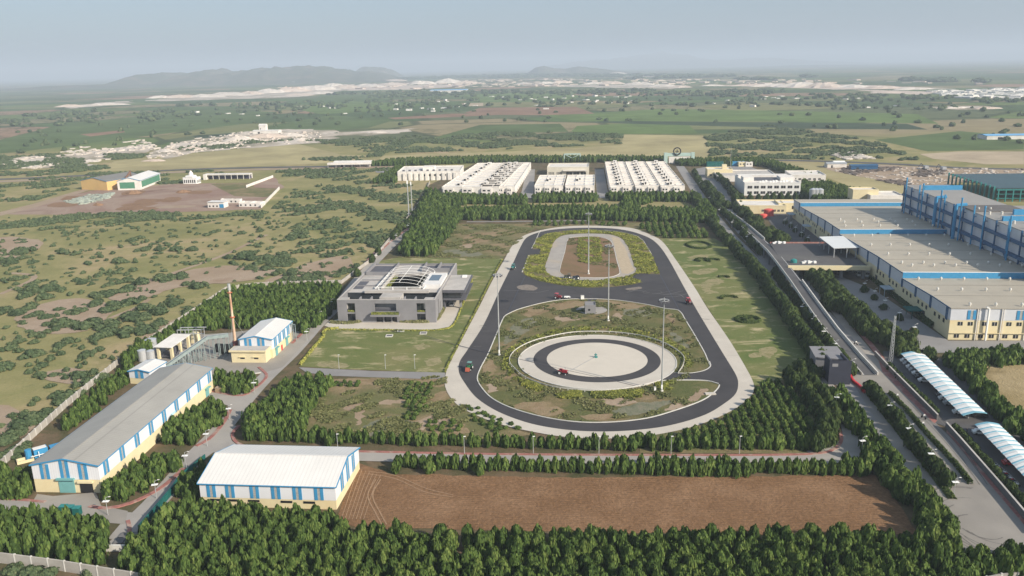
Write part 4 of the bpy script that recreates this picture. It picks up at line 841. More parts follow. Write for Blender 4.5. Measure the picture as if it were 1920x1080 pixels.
sb = simple_block('gate_office', 'low white building behind the training block', G(1483, 343), radians(-8), 28, 30, 6, offw, offroof, wins=[(2 + 4 * k, 2, 2.5, 4) for k in range(6)])
simple_block('canteen', 'flat-roofed cream canteen with small windows at the head of the ramp', G(1388, 401), radians(-8), 30, 25, 5, yellow, offroof, wins=[(14 + 2.6 * k, 1.4, 1.6, 3) for k in range(6)])
y2 = simple_block('pump_room', 'two-storey cream pump room with open windows beside the canteen', G(1459, 398), radians(-6), 15, 15, 5.5, yellow, offroof, wins=[(2, 3.2, 2.2, 4.4), (9, 3.2, 2.2, 4.4)], side=[(3, 3, 2, 4)])
simple_block('generator_house', 'plain cream box building behind the first factory roof', G(1597, 390), radians(-6), 17, 12, 12, yellow, offroof)
simple_block('store_shed', 'low pale store shed between cream box building and press hall', G(1630, 393), radians(-6), 22, 20, 9, offw, offroof)
yb = simple_block('security_office', 'yellow two-storey office with roof cabin at the container yard', G(1326, 334), radians(-6), 22, 16, 7, yellow, offroof, wins=[(2 + 3.4 * k, 2, 2, 3.6) for k in range(5)])
MB().box(14, 18, 8, 12, 7.1, 11).build('roof_room', yellow, yb)
simple_block('weigh_shed', 'long flat concrete-roofed store at the edge of the container yard', G(1345, 341), radians(-7), 50, 40, 4.5, offw, labr)
# gate portal with emblem, far end of avenue
gp_ = thing('gate_portal', 'pale green gate portal with round black emblem over the avenue end', 'gate', (*G(1245, 307), 0), radians(-4))
mg = surf('portal_green', (.40, .52, .47), .05, .3)
MB().box(0, 3.5, 0, 4, 0, 11).box(27.5, 31, 0, 4, 0, 11).build('pylon', mg, gp_); MB().box(3.5, 27.5, .4, 3.4, 7.5, 10.6).build('beam', mg, gp_); MB().box(5, 26, .5, 3.2, 0, 7).build('gate_house', offw, gp_)
em = MB()
for k in range(24):
    a = 2 * pi * k / 24; b_ = 2 * pi * (k + 1) / 24; em.bar((13 + 3.6 * cos(a), .1, 12.5 + 3.6 * sin(a)), (13 + 3.6 * cos(b_), .1, 12.5 + 3.6 * sin(b_)), 1.1)
em.bar((11.2, .1, 12.5), (14.8, .1, 12.5), .7).bar((13, .1, 10.7), (13, .1, 14.3), .7).build('emblem', black, gp_)
g2 = thing('steel_arch', 'pale truss arch standing behind the clubhouse', 'frame', (*G(1058, 305), 0), radians(-4))
MB().bar((0, 0, 0), (0, 0, 9), 1).bar((17, 0, 0), (17, 0, 9), 1).bar((0, 0, 9), (17, 0, 9), 1.2).bar((0, 0, 9), (8, 0, 5), .6).bar((17, 0, 9), (9, 0, 5), .6).build('truss', mg, g2)
# gatehouse at the forecourt
gh = thing('gatehouse', 'dark sculptural gatehouse with tilted charcoal slab above the avenue', 'building', (*G(1527, 704), 0), radians(-4))
MB().poly([(0, 0), (8.5, -2.5), (9.5, 10), (1, 10)], 0, 6.2).build('room', labg, gh); MB().poly([(-.3, -.3), (9, -3), (10, 10.3), (.7, 10.3)], 6.25, 6.6).build('roof', labg, gh)
MB().prism([(-8.6, 0), (-8.0, 0), (-8.0, 8.1), (-8.6, 8.4)], 'x', 1.8, 8.6).build('slab', charcoal, gh)
MB().box(8.0, 8.6, -8.0, 1, 0, 7.5).build('slab', charcoal, gh); MB().box(2.6, 4.4, -8.7, -8.61, 6.3, 7.3).build('opening', labg, gh)
MB().box(2.2, 2.8, -7.9, -2, 0, 8).build('slab', charcoal, gh)
# control hut on the track
ht_ = thing('control_hut', 'small grey flat-roofed control hut on the track island', 'hut', (*G(1097, 590.5), 0), radians(-3))
MB().box(0, 4.4, 0, 5.5, 0, 3.9).box(0, 4.4, -.0, .2, 3.9, 4.3).box(0, .2, .2, 5.5, 3.9, 4.3).box(4.2, 4.4, .2, 5.5, 3.9, 4.3).box(.2, 4.2, 5.3, 5.5, 3.9, 4.3).build('wall', labg, ht_); MB().box(1.3, 2.1, -.05, -.0, 1.8, 2.6).build('window', dark, ht_); MB().box(4.4, 4.45, 2, 2.8, 1.8, 2.6).build('window', dark, ht_)
# ---- canopies over the car park
def parking_canopy(label, a, b_, c, d, n):
    """a,b far edge (left,right), c,d near edge (left,right)"""
    r = thing('parking_canopy', label, 'canopy', (*a, 0)); za = Vector((*a, 0)); B = Vector((*b_, 0)); Cc = Vector((*c, 0)); D = Vector((*d, 0))
    def pt(u, v): p = (za.lerp(B, u)).lerp(Cc.lerp(D, u), v) - za; return Vector((p.x, p.y, 2.9 + .7 * (1 - abs(2 * u - 1)) ** .7))
    m = 8
    for k in range(n):
        v0, v1 = k / n, (k + 1) / n; vs = []; fs = []
        for i in range(m + 1):
            for v, dz in ((v0, 0), ((v0 + v1) / 2, .16), (v1, 0)): p = pt(i / m, v); vs.append((p.x, p.y, p.z + dz))
        for i in range(m):
            for j in (0, 1): a0 = 3 * i + j; fs.append((a0, a0 + 3, a0 + 4, a0 + 1))
        MB().add(vs, fs).build('canopy_sheet', canw, r, fix=False)
    for k in range(n + 1):
        rb = MB()
        for i in range(m): rb.bar(pt(i / m, k / n) + Vector((0, 0, .05)), pt((i + 1) / m, k / n) + Vector((0, 0, .05)), .42 if 0 < k < n else .9, .2)
        rb.build('rib', surf('canopy_blue', (.17, .36, .45), .1, 1) if 'canopy_blue' not in bpy.data.materials else bpy.data.materials['canopy_blue'], r)
        if k % 2 == 0:
            p = pt(.5, k / n); MB().bar((p.x, p.y, 0), (p.x, p.y, p.z - .1), .28).build('post', steel, r)
    return r
parking_canopy('longer white arched parking canopy with blue ribs below the cream factory end', G(1690, 664, 3), G(1731, 662, 3), G(1804, 778, 3), G(1849, 774, 3), 15)
parking_canopy('shorter white arched parking canopy with blue ribs cut by the picture edge', G(1829, 797, 3), G(1874, 796, 3), G(1960, 935, 3), G(2005, 920, 3), 14)
# ---- boundary and other walls
def wall_thing(name, label, line, h, w, mat, post=None, cat='wall', pname='panel', coping=None, every=3.5, z=0):
    r = thing(name, label, cat, (0, 0, 0)); pts = []
    MB().ring(line, w, z, h).build(pname, mat, r)
    if coping: MB().ring(line, w + .12, h + .003, h + .12).build('coping', coping, r)
    if post:
        m = MB(); acc = 0
        for (a, b_) in zip(line, line[1:]):
            a = Vector(a[:2]); b_ = Vector(b_[:2]); L = (b_ - a).length; d = every - acc if acc else 0
            while d < L:
                p = a.lerp(b_, d / L); m.box(p.x - .18, p.x + .18, p.y - .18, p.y + .18, z, h + .15); d += every
            acc = (L - (d - every)) % every
        o_ = m.build('post', post, r); o_['kind'] = 'stuff'
    return r
wall_thing('boundary_wall', 'long pale concrete boundary wall between scrubland and the campus trees', GP([(-40, 905), (0, 880), (120, 768), (180, 718), (240, 670), (330, 610), (382, 575), (425, 546), (480, 538), (560, 535), (640, 533)]), 2.2, .3, wallc, kerb, every=3.5)
wall_thing('boundary_wall', 'stretch of boundary wall running uphill beside the upper perimeter road', GP([(640, 533), (675, 506), (700, 488), (740, 440), (780, 392), (803, 350), (806, 343)]), 1.9, .3, wallc)
wall_thing('boundary_wall', 'panelled concrete boundary wall with white posts across the near left corner', GP([(-30, 1052), (110, 1070), (230, 1090), (340, 1108)]), 2.6, .3, wallc, kerb, every=4.1)
wall_thing('boundary_wall', 'short end of concrete boundary wall at the near right corner', GP([(1820, 1106), (1870, 1095), (1950, 1086)]), 2.2, .3, wallc, kerb, every=3.5)
wall_thing('screen_wall', 'grey rendered wall between road and car park, ending at the opening', GP([(1640, 668), (1665, 695), (1757, 789)]), 1.9, .35, wallg, coping=labr)
wall_thing('screen_wall', 'grey rendered wall beside the motorcycle parking', GP([(1773, 804), (1800, 834), (1870, 915), (1950, 1010)]), 2.0, .35, wallg, coping=labr)
wall_thing('barrier', 'row of red and white plastic road barriers at the gatehouse', catmull(GP([(1594, 707), (1600, 718), (1611, 727), (1621, 739)]), False, .8), 1.1, .6, red, cat='barrier')
wall_thing('culvert_wall', 'low concrete end wall where the stub road stops among trees', GP([(196, 1034), (243, 1034)]), 1.6, .5, kerb, cat='wall')
wall_thing('yard_wall', 'thin wall crossing the red earth yard corner', GP([(462, 352), (512, 333)]), 2.4, .5, offw); wall_thing('yard_wall', 'white wall along the side of the yard lawn', GP([(490, 390), (524, 355)]), 2.4, .5, offw)
wall_thing('green_screen', 'dark green net fence along the road past the white hall', GP([(262, 1000), (300, 955), (325, 925), (338, 905)]), 2.0, .4, greennet, cat='fence')
wall_thing('green_screen', 'dark green net fence in the shade of the white hall trees', GP([(344, 896), (385, 862)]), 1.6, .3, greennet, cat='fence')
# guard rail round the pad
gr = thing('guard_rail', 'pale guard rail curving around the round test pad', 'guard rail', (0, 0, 0))
gl = catmull(GP([(1272, 703), (1281, 688), (1281, 672), (1262, 656), (1235, 643), (1200, 633), (1155, 627), (1117, 625.5), (1075, 627), (1035, 634), (998, 644), (970, 658), (957, 672), (956, 684), (962, 692), (985, 712), (1030, 728), (1080, 735.5), (1130, 737), (1180, 732), (1225, 722), (1240, 717)]), False, 1.2)
MB().ring(gl, .12, .85, 1.15).build('rail', kerb, gr)
m = MB()
for p in gl[::2]: m.box(p[0] - .1, p[0] + .1, p[1] - .1, p[1] + .1, .3, .95)
m.build('post', kerb, gr)['kind'] = 'stuff'
# steel-frame building under construction
fb = thing('frame_building', 'unfinished green steel frame building with dark teal roof behind press hall', 'building', (345, 583, 0), radians(-5.5))
MB().box(0, 120, 0, 78, 9.2, 9.8).build('roof', tealroof, fb)
for i in range(12):
    MB().box(-1.5, -.5, i * 7, i * 7 + 1, 0, 11).build('column', tealp, fb)
for i in range(11):
    MB().box(1 + i * 5, 1.7 + i * 5, -1.6, -.9, 0, 9.2).build('column', tealp, fb)
MB().box(0, 120, -1.5, -1.1, 8.2, 9).box(0, 120, -1.5, -1.1, 5.4, 5.8).box(0, 120, -1.5, -1.1, 2.4, 2.8).build('tie_beam', tealp, fb)
# fence line + far sheds
for lb, (px, py), (w, d, h), mt_ in (
    ('long white works building above the quarry floor', (474, 251), (44, 16, 6), offw), ('white tower cabin on the quarry works building', (486, 247), (12, 10, 13), offw),
    ('bright blue roofed works hall far off among stone heaps', (806, 175), (150, 90, 14), surf('sky_blue_roof', (.16, .38, .62), .1, .05)), ('blue roofed shed in the fields at the far right', (1850, 262), (66, 26, 6), bpy.data.materials['sky_blue_roof'] if 'sky_blue_roof' in bpy.data.materials else blue),
    ('grey site cabin at the building site edge', (1551, 315), (18, 10, 5), steel), ('white site cabin beside the grey one', (1564, 312), (10, 8, 5), white), ('dark blue site shed on the construction ground', (1596, 319), (24, 8, 5), dblue),
    ('pale roadside house near the far left highway', (1866 - 1240, 313), (40, 12, 6), offw), ('white farm buildings on the far quarry slope', (522, 158), (130, 40, 18), white)):
    x, y = G(px, py); b_ = thing('far_building', lb, 'building', (x, y, 0), radians(-5)); MB().box(0, w, 0, d, 0, h * .8).build('wall', offw if mt_ is not dblue else dblue, b_)
    MB().prism([(-.5, h * .8), (d / 2, h), (d + .5, h * .8)], 'x', -.5, w + .5).build('roof', mt_, b_)
    MB().box(w * .2, w * .28, -.1, 0, 0, h * .5).build('door', dark, b_)
for i, (px, py) in enumerate(((1325, 313), (1332, 312.6), (1339, 312.4), (1365, 312), (1372, 312), (1379, 311.8))):
    x, y = G(px, py); c_ = thing('container', ('teal' if i < 3 else 'blue') + ' shipping container in the yard row, ' + ('at its avenue end', 'between two others', 'at its inner end')[i % 3], 'container', (x, y, 0), radians(-4), 'shipping containers')
    MB().box(0, 9, 0, 3, 0, 5).build('box', greennet if i < 3 else blue, c_); MB().box(8.98, 9.1, .3, 2.7, .3, 4.6).build('door', steel, c_)
for lb, (px, py) in (('cream site cabin beside the blue containers', (1385, 313)), ('pale site cabin at the end of the container yard', (1398, 313))): simple_block('cabin', lb, G(px, py), 0, 7, 5, 4.5, yellow if px < 1390 else offw, offroof, wins=[(1, 1.5, 2, 3.4), (4, 1.5, 2, 3.4)], parapet=.2)
import re
# ------------------------------------------------------------------ vegetation
def crown_arrays(seed, n, leaf, lobes, core=True, flat=0.0):
    """leaf-clump quads over a few overlapping lobes, unit height 1, unit radius 1 -> (verts, faces, tint)"""
    r = np.random.default_rng(seed); V = []; T = []
    wts = np.array([l[5] for l in lobes], float); wts /= wts.sum()
    for (cx, cy, z0, z1, R, w_), wt in zip(lobes, wts):
        m = max(4, int(n * wt)); t = r.random(m) ** .8; a = r.random(m) * 2 * pi
        prof = np.sin(pi * np.clip(t, .02, .99) ** .82) ** .52
        ph = r.random() * 6; env = R * prof * (1 + .22 * np.sin(3 * a + ph + 5 * t) + .15 * np.sin(5 * a - 9 * t))
        rad = env * (.78 + .27 * r.random(m)); z = z0 + (z1 - z0) * t
        P = np.stack([cx + rad * np.cos(a), cy + rad * np.sin(a), z], 1)
        nrm = np.stack([np.cos(a), np.sin(a), (t - .35) * 1.6], 1) + r.normal(0, .28, (m, 3)); nrm /= np.linalg.norm(nrm, axis=1)[:, None]
        q = np.cross(nrm, r.normal(0, 1, (m, 3))); q /= np.linalg.norm(q, axis=1)[:, None] + 1e-6; s = np.cross(nrm, q)
        sz = leaf * (.7 + .7 * r.random(m))[:, None]
        V.append(np.stack([P + q * sz, P + s * sz * .8, P - q * sz, P - s * sz * .8], 1).reshape(-1, 3))
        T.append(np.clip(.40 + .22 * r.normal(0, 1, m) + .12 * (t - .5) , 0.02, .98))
    if core:
        for (cx, cy, z0, z1, R, w_) in lobes:
            K = 6; ts = (.03, .3, .6, .97); ring = []
            for t in ts:
                pr = .78 * R * (sin(pi * t ** .82) ** .52)
                ring.append([(cx + pr * cos(2 * pi * k / K + t), cy + pr * sin(2 * pi * k / K + t), z0 + (z1 - z0) * t) for k in range(K)])
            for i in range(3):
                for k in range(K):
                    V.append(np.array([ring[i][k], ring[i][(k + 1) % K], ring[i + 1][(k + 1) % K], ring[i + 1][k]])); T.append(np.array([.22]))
    V = np.concatenate(V); T = np.concatenate(T); return V, T
def trunk_arrays(h, r0, r1, K=5):
    V = []
    for k in range(K):
        a, b_ = 2 * pi * k / K, 2 * pi * (k + 1) / K
        V.append([(r0 * cos(a), r0 * sin(a), -.1), (r0 * cos(b_), r0 * sin(b_), -.1), (r1 * cos(b_), r1 * sin(b_), h), (r1 * cos(a), r1 * sin(a), h)])
    return np.array(V).reshape(-1, 3)
def quads_mesh(name, V, mats, T=None, midx=None):
    n = len(V) // 4; me = bpy.data.meshes.new(name)
    me.vertices.add(len(V)); me.vertices.foreach_set('co', np.ascontiguousarray(V, dtype=np.float32).ravel())
    me.loops.add(4 * n); me.loops.foreach_set('vertex_index', np.arange(4 * n, dtype=np.int32))
    me.polygons.add(n); me.polygons.foreach_set('loop_start', np.arange(0, 4 * n, 4, dtype=np.int32)); me.polygons.foreach_set('loop_total', np.full(n, 4, dtype=np.int32))
    for m_ in mats: me.materials.append(m_)
    if midx is not None: me.polygons.foreach_set('material_index', midx.astype(np.int32))
    me.update(calc_edges=True)
    if T is not None:
        at = me.attributes.new('tint', 'FLOAT', 'FACE'); at.data.foreach_set('value', T.astype(np.float32))
    return me
def inside(px, py, poly):
    c = np.zeros(len(px), bool); n = len(poly)
    for i in range(n):
        x1, y1 = poly[i]; x2, y2 = poly[i - 1]
        k = ((y1 > py) != (y2 > py)) & (px < (x2 - x1) * (py - y1) / ((y2 - y1) or 1e-9) + x1); c ^= k
    return c
def grid_pts(poly, sp, jit=.3, ang=-6, row=None):
    P = np.array(poly); a = radians(ang); ca, sa = cos(a), sin(a)
    L = np.stack([P[:, 0] * ca + P[:, 1] * sa, -P[:, 0] * sa + P[:, 1] * ca], 1); lo = L.min(0); hi = L.max(0); sy = row or sp
    X, Y = np.meshgrid(np.arange(lo[0], hi[0] + sp, sp), np.arange(lo[1], hi[1] + sy, sy)); X = X.ravel(); Y = Y.ravel()
    X = X + RNG.uniform(-jit, jit, len(X)) * sp; Y = Y + RNG.uniform(-jit, jit, len(Y)) * sy
    wx = X * ca - Y * sa; wy = X * sa + Y * ca; k = inside(wx, wy, poly); return np.stack([wx[k], wy[k]], 1)
def line_pts(line, sp, jit=.15):
    out = []; acc = 0
    for a, b_ in zip(line, line[1:]):
        a = Vector(a[:2]); b_ = Vector(b_[:2]); L = (b_ - a).length; d = acc
        while d < L:
            p = a.lerp(b_, d / L); out.append((p.x + random.uniform(-jit, jit) * sp, p.y + random.uniform(-jit, jit) * sp)); d += sp
        acc = d - L
    return np.array(out)
lob_cone = lambda s: [(0, 0, .06, 1.0, .86, 3), (.38, .15, .05, .86, .58, 1.3), (-.40, .12, .05, .92, .56, 1.3), (.02, -.42, .05, .80, .60, 1.3), (0, .42, .08, .90, .55, 1)]
lob_round = lambda s: [(0, 0, .10, 1.0, .9, 3), (.45, .1, .10, .80, .62, 1.3), (-.42, .2, .10, .86, .6, 1.3), (.05, -.48, .08, .76, .62, 1.3), (-.1, .45, .14, .84, .58, 1)]
lob_bush = lambda s: [(0, 0, -.1, 1.0, .75, 3), (.45, .15, -.1, .75, .55, 1.4), (-.48, -.05, -.1, .8, .55, 1.4), (.1, -.35, -.1, .7, .5, 1), (-.1, .4, -.1, .85, .5, 1)]
def jl(base, seed):
    r = random.Random(seed); return [(a + r.uniform(-.12, .12), b_ + r.uniform(-.12, .12), z0, z1 * (1 + r.uniform(-.1, .06)), R * r.uniform(.88, 1.1), w_) for a, b_, z0, z1, R, w_ in base(0)]
class Kind:
    def __init__(s, name, cat, lobes, mat, near_n, far_n, leaf, trunk, n_max=300, nvar=6, group=None, stuff_label=None, parts=True, zh=1.0, part='crown'):
        s.__dict__.update(locals()); s.items = []
        s.near = []; s.far = []
        for k in range(nvar):
            V, T = crown_arrays(100 * len(name) + k, near_n, leaf, jl(lobes, k)); s.near.append((V, T))
            V, T = crown_arrays(100 * len(name) + 50 + k, far_n, leaf * 1.8, jl(lobes, k)[:3], core=True); s.far.append((V, T))
    def put(s, pts, h, r, label, z=0.0):
        for x, y in pts:
            hh = random.uniform(*h); rr = random.uniform(*r); s.items.append((float(x), float(y), hh, rr, label, z))
    def build(s):
        hs = sorted(i[2] for i in s.items); rs = sorted(i[3] for i in s.items); nn = len(hs)
        def word(it):
            a = 'tall' if it[2] > hs[nn * 2 // 3] else 'low' if it[2] < hs[nn // 3] else 'medium'; b_ = 'broad' if it[3] > rs[nn * 2 // 3] else 'slim' if it[3] < rs[nn // 3] else ''
            return (a + ' ' + b_).strip() + ' '
        def size(it): return it[2] * it[3] / ((it[0] ** 2 + it[1] ** 2 + 9000))
        def seen(it):
            v = Vector((it[0], it[1], it[2] * .6 - CH)); w_ = v.dot(CF)
            return w_ > 0 and abs(v.dot(CR) / w_ * FPX) < 975 and abs(v.dot(CU) / w_ * FPX) < 560
        s.items.sort(key=lambda it: (not seen(it), -size(it)))
        ind, rest = s.items[:s.n_max], s.items[s.n_max:]
        meshes = []
        for k, (V, T) in enumerate(s.near):
            meshes.append(quads_mesh(s.part, V, [s.mat], T))
        tm = quads_mesh('trunk', trunk_arrays(.35, .09, .06), [bark]) if s.trunk else None
        for i, (x, y, h, r, lb, z) in enumerate(ind):
            lb = word(ind[i]) + re.sub(r'\b(bushy|tall|low|broad|slim|large|small|big) ', '', lb)
            root = thing(s.name, ' '.join(lb.split()[:16]), s.cat, (x, y, z), random.uniform(0, 6.28), s.group)
            me = meshes[i % s.nvar]
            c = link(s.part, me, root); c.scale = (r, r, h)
            if tm: t_ = link('trunk', tm, root); t_.scale = (1.6, 1.6, h)
        if rest:
            VV = []; TT = []; MM = []; tr = trunk_arrays(.35, .13, .09, 3)
            R = np.array([(a[0], a[1], a[2], a[3], a[5]) for a in rest]); which = RNG.integers(0, s.nvar, len(rest)); th = RNG.uniform(0, 6.28, len(rest)); tb = RNG.normal(0, .11, len(rest))
            for k in range(s.nvar):
                sel = np.where(which == k)[0]
                if not len(sel): continue
                V, T = s.far[k]; c, s_ = np.cos(th[sel])[:, None], np.sin(th[sel])[:, None]
                def tf(V, rs):
                    x = (V[None, :, 0] * c - V[None, :, 1] * s_) * rs + R[sel, 0][:, None]; y = (V[None, :, 0] * s_ + V[None, :, 1] * c) * rs + R[sel, 1][:, None]
                    return np.stack([x, y, V[None, :, 2] * R[sel, 2][:, None] + R[sel, 4][:, None]], 2).reshape(-1, 3)
                VV.append(tf(V, R[sel, 3][:, None])); TT.append((T[None] + tb[sel][:, None]).ravel()); MM.append(np.zeros(len(T) * len(sel)))
                if s.trunk:
                    VV.append(tf(tr, 1.0)); q = len(tr) // 4 * len(sel); TT.append(np.full(q, .3)); MM.append(np.ones(q))
            me = quads_mesh(s.name, np.concatenate(VV), [s.mat, bark], np.concatenate(TT), np.concatenate(MM))
            o = link(s.name + '_mass', me); setp(o, s.stuff_label, s.cat, None, 'stuff')
        print('KIND', s.name, len(ind), len(rest))
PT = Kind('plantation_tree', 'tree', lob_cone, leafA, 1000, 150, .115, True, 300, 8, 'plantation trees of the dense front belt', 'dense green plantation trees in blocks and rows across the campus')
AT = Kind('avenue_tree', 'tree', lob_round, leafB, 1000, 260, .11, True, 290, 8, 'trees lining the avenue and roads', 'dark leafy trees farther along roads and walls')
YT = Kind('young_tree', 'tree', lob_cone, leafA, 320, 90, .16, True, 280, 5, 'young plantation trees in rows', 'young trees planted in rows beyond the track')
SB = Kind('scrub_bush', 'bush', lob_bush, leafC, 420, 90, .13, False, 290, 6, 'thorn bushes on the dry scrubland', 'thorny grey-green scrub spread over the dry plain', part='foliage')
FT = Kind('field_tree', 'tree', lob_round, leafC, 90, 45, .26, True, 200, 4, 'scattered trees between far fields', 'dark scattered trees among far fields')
def zone(K, label, poly, sp, h, r, jit=.3, row=None, drop=0.0):
    if K.name == 'plantation_tree': sp *= .84
    p = grid_pts(GP(poly), sp, jit, row=row)
    if K.name == 'plantation_tree': r = (r[0] * .88, r[1] * .94); h = (h[0] * .80, h[1] * .86)
    if drop: p = p[RNG.random(len(p)) > drop]
    K.put(p, h, r, label)
# --- front belt and blocks (trunk bases)
zone(PT, 'bushy green tree in the dense block left of the stub road, behind the panelled wall', [(-60, 972), (60, 975), (150, 985), (205, 998), (192, 1046), (195, 1075), (120, 1062), (-60, 1035)], 3.0, (4.6, 6.4), (1.5, 2.0))
zone(PT, 'bushy green tree pressed against the front wall of the white hall', [(335, 948), (372, 958), (620, 982), (660, 1008), (300, 985)], 2.9, (4.4, 5.6), (1.4, 1.8))
zone(PT, 'bushy green tree in the wood beside the green net fence', [(300, 986), (440, 994), (440, 1170), (330, 1160), (232, 1078), (248, 1030), (270, 1022)], 3.0, (4.6, 6.6), (1.5, 2.0))
zone(PT, 'bushy green tree in the middle of the wood below the white hall', [(441, 994), (660, 1010), (660, 1170), (441, 1170)], 3.0, (4.6, 6.6), (1.5, 2.0))
zone(PT, 'bushy green tree in the wood below the field corner beside the white hall', [(661, 1010), (860, 1020), (860, 1170), (661, 1170)], 3.0, (4.6, 6.6), (1.5, 2.0))
for x0_, x1_, nm_ in ((860, 1080, 'left end'), (1080, 1300, 'left half'), (1300, 1520, 'right half'), (1520, 1740, 'right end')):
    for y0_, y1_, rk in ((1021, 1050, 'back rank edging the field'), (1050, 1085, 'middle ranks'), (1085, 1170, 'front rank at the picture bottom')):
        zone(PT, 'bushy green tree below the ploughed field, ' + nm_ + ', ' + rk, [(x0_, y0_), (x1_, y0_), (x1_, y1_), (x0_, y1_)], 3.0, (4.8, 6.8), (1.5, 2.1))
zone(PT, 'bushy green tree in the belt closing the forecourt at lower right', [(1740, 1022), (1800, 1056), (1950, 1056), (1950, 1082), (1830, 1096), (1800, 1170), (1740, 1170)], 3.0, (4.8, 6.8), (1.5, 2.1))
zone(PT, 'green tree squeezed between white hall and the netted road edge', [(338, 915), (392, 868), (378, 950), (340, 945)], 3.0, (4, 5.5), (1.3, 1.8))
zone(PT, 'tree in the diagonal belt along the avenue lane above the forecourt', [(1546, 742), (1580, 748), (1640, 830), (1710, 912), (1768, 985), (1812, 1058), (1745, 1025), (1700, 960), (1655, 900), (1600, 868), (1625, 850)], 3.1, (5.2, 7.2), (1.7, 2.4))
zone(PT, 'slim tree in the row between ploughed field and lower road', [(735, 874), (1100, 879), (1560, 880), (1650, 872), (1660, 893), (1300, 896), (1000, 893), (735, 887)], 2.55, (4.3, 5.4), (1.4, 1.75), .12, 3.0)
zone(PT, 'round-topped tree in the row above the lower road', [(448, 826), (560, 836), (820, 841), (1100, 846), (1545, 848), (1558, 838), (1100, 838), (820, 832), (560, 822)], 2.9, (4.0, 5.6), (1.4, 1.9), .2)
zone(PT, 'tree in the dense block at the bend of the left road', [(452, 822), (468, 790), (530, 733), (562, 722), (622, 722), (612, 748), (580, 775), (562, 830)], 3.0, (4.6, 6.2), (1.5, 2.1))
zone(PT, 'tree in the small block behind the far end of the long warehouse', [(395, 732), (396, 712), (478, 712), (490, 722), (470, 738), (440, 742)], 2.9, (4, 5.4), (1.4, 1.8))
zone(PT, 'tree in the block beside the long warehouse, by the paver kerb', [(300, 832), (302, 815), (345, 790), (395, 768), (424, 768), (425, 785), (395, 815), (365, 836)], 2.9, (4, 5.6), (1.4, 1.9))
zone(PT, 'tree in the block before the warehouse mouth, inside the curving kerb', [(192, 948), (198, 925), (240, 900), (290, 865), (340, 862), (342, 878), (300, 910), (245, 938)], 2.9, (4, 5.4), (1.4, 1.9))
zone(PT, 'tree at the left picture edge beside the warehouse gable', [(-60, 905), (0, 895), (52, 896), (62, 925), (40, 938), (-60, 945)], 3.0, (4, 5.5), (1.4, 1.9))
zone(PT, 'tree in the strip between boundary wall and long warehouse', [(244, 690), (262, 705), (215, 745), (150, 800), (128, 812), (118, 800), (170, 750)], 3.0, (4, 5.4), (1.4, 1.9))
zone(PT, 'tree in the upper left wood beside the boiler house', [(425, 558), (480, 548), (640, 544), (628, 580), (600, 610), (565, 632), (520, 610), (470, 618), (380, 622), (320, 640), (265, 672), (240, 690), (236, 684), (330, 622)], 3.4, (5, 6.8), (1.7, 2.3))
zone(PT, 'tree in the right-hand block below the cream factory end', [(1765, 682), (1800, 672), (1850, 668), (1960, 666), (1960, 684), (1850, 690), (1835, 706), (1870, 762), (1925, 812), (1960, 850), (1960, 868), (1900, 826), (1840, 760), (1800, 712)], 3.2, (4.6, 6.2), (1.6, 2.2))
for a, nm in (([(748, 482), (775, 430), (790, 392), (832, 385), (862, 418), (835, 450), (808, 482)], 'wood left of the weedy field above the office lawn'),
              ([(830, 402), (960, 396), (1080, 396), (1320, 402), (1345, 425), (1320, 420), (1090, 413), (840, 414)], 'dark belt crossing above the track'),
              ([(800, 362), (832, 372), (985, 377), (985, 385), (880, 384), (830, 395), (790, 400), (800, 375)], 'row in front of the housing'),
              ([(1000, 373), (1118, 373), (1118, 380), (1000, 382)], 'planted row before the short housing blocks'), ([(1138, 371), (1300, 371), (1330, 390), (1350, 430), (1320, 410), (1295, 380), (1140, 378)], 'far tree row around the housing'),
              ([(690, 312), (740, 305), (900, 300), (1130, 300), (1250, 301), (1250, 305), (900, 306), (740, 312)], 'far tree row around the housing'), ([(1262, 306), (1420, 303), (1450, 308), (1540, 340), (1500, 336), (1430, 312), (1280, 312)], 'far tree row around the housing'),
              ([(1500, 358), (1500, 348), (1560, 352), (1690, 388), (1690, 394), (1560, 388), (1510, 376)], 'wood behind the upper buildings'), ([(1170, 396), (1225, 380), (1180, 380), (1165, 390)], 'far tree row around the housing'),
              ([(700, 345), (745, 318), (760, 322), (740, 345)], 'wood behind the upper buildings')):
    zone(PT, 'green tree in the ' + nm, a, 3.8, (5.5, 7.5), (1.8, 2.5))
zone(AT, 'tree along the perimeter road above the grey office building', [(645, 548), (700, 492), (745, 440), (778, 405), (800, 362), (808, 372), (790, 410), (740, 448), (708, 478), (660, 530)], 4.2, (3.5, 5.5), (1.7, 2.5), .35)
zone(AT, 'low tree tucked beside the silver tanks', [(240, 684), (262, 652), (285, 640), (275, 668), (258, 690)], 3.4, (4, 5.2), (1.6, 2.2))
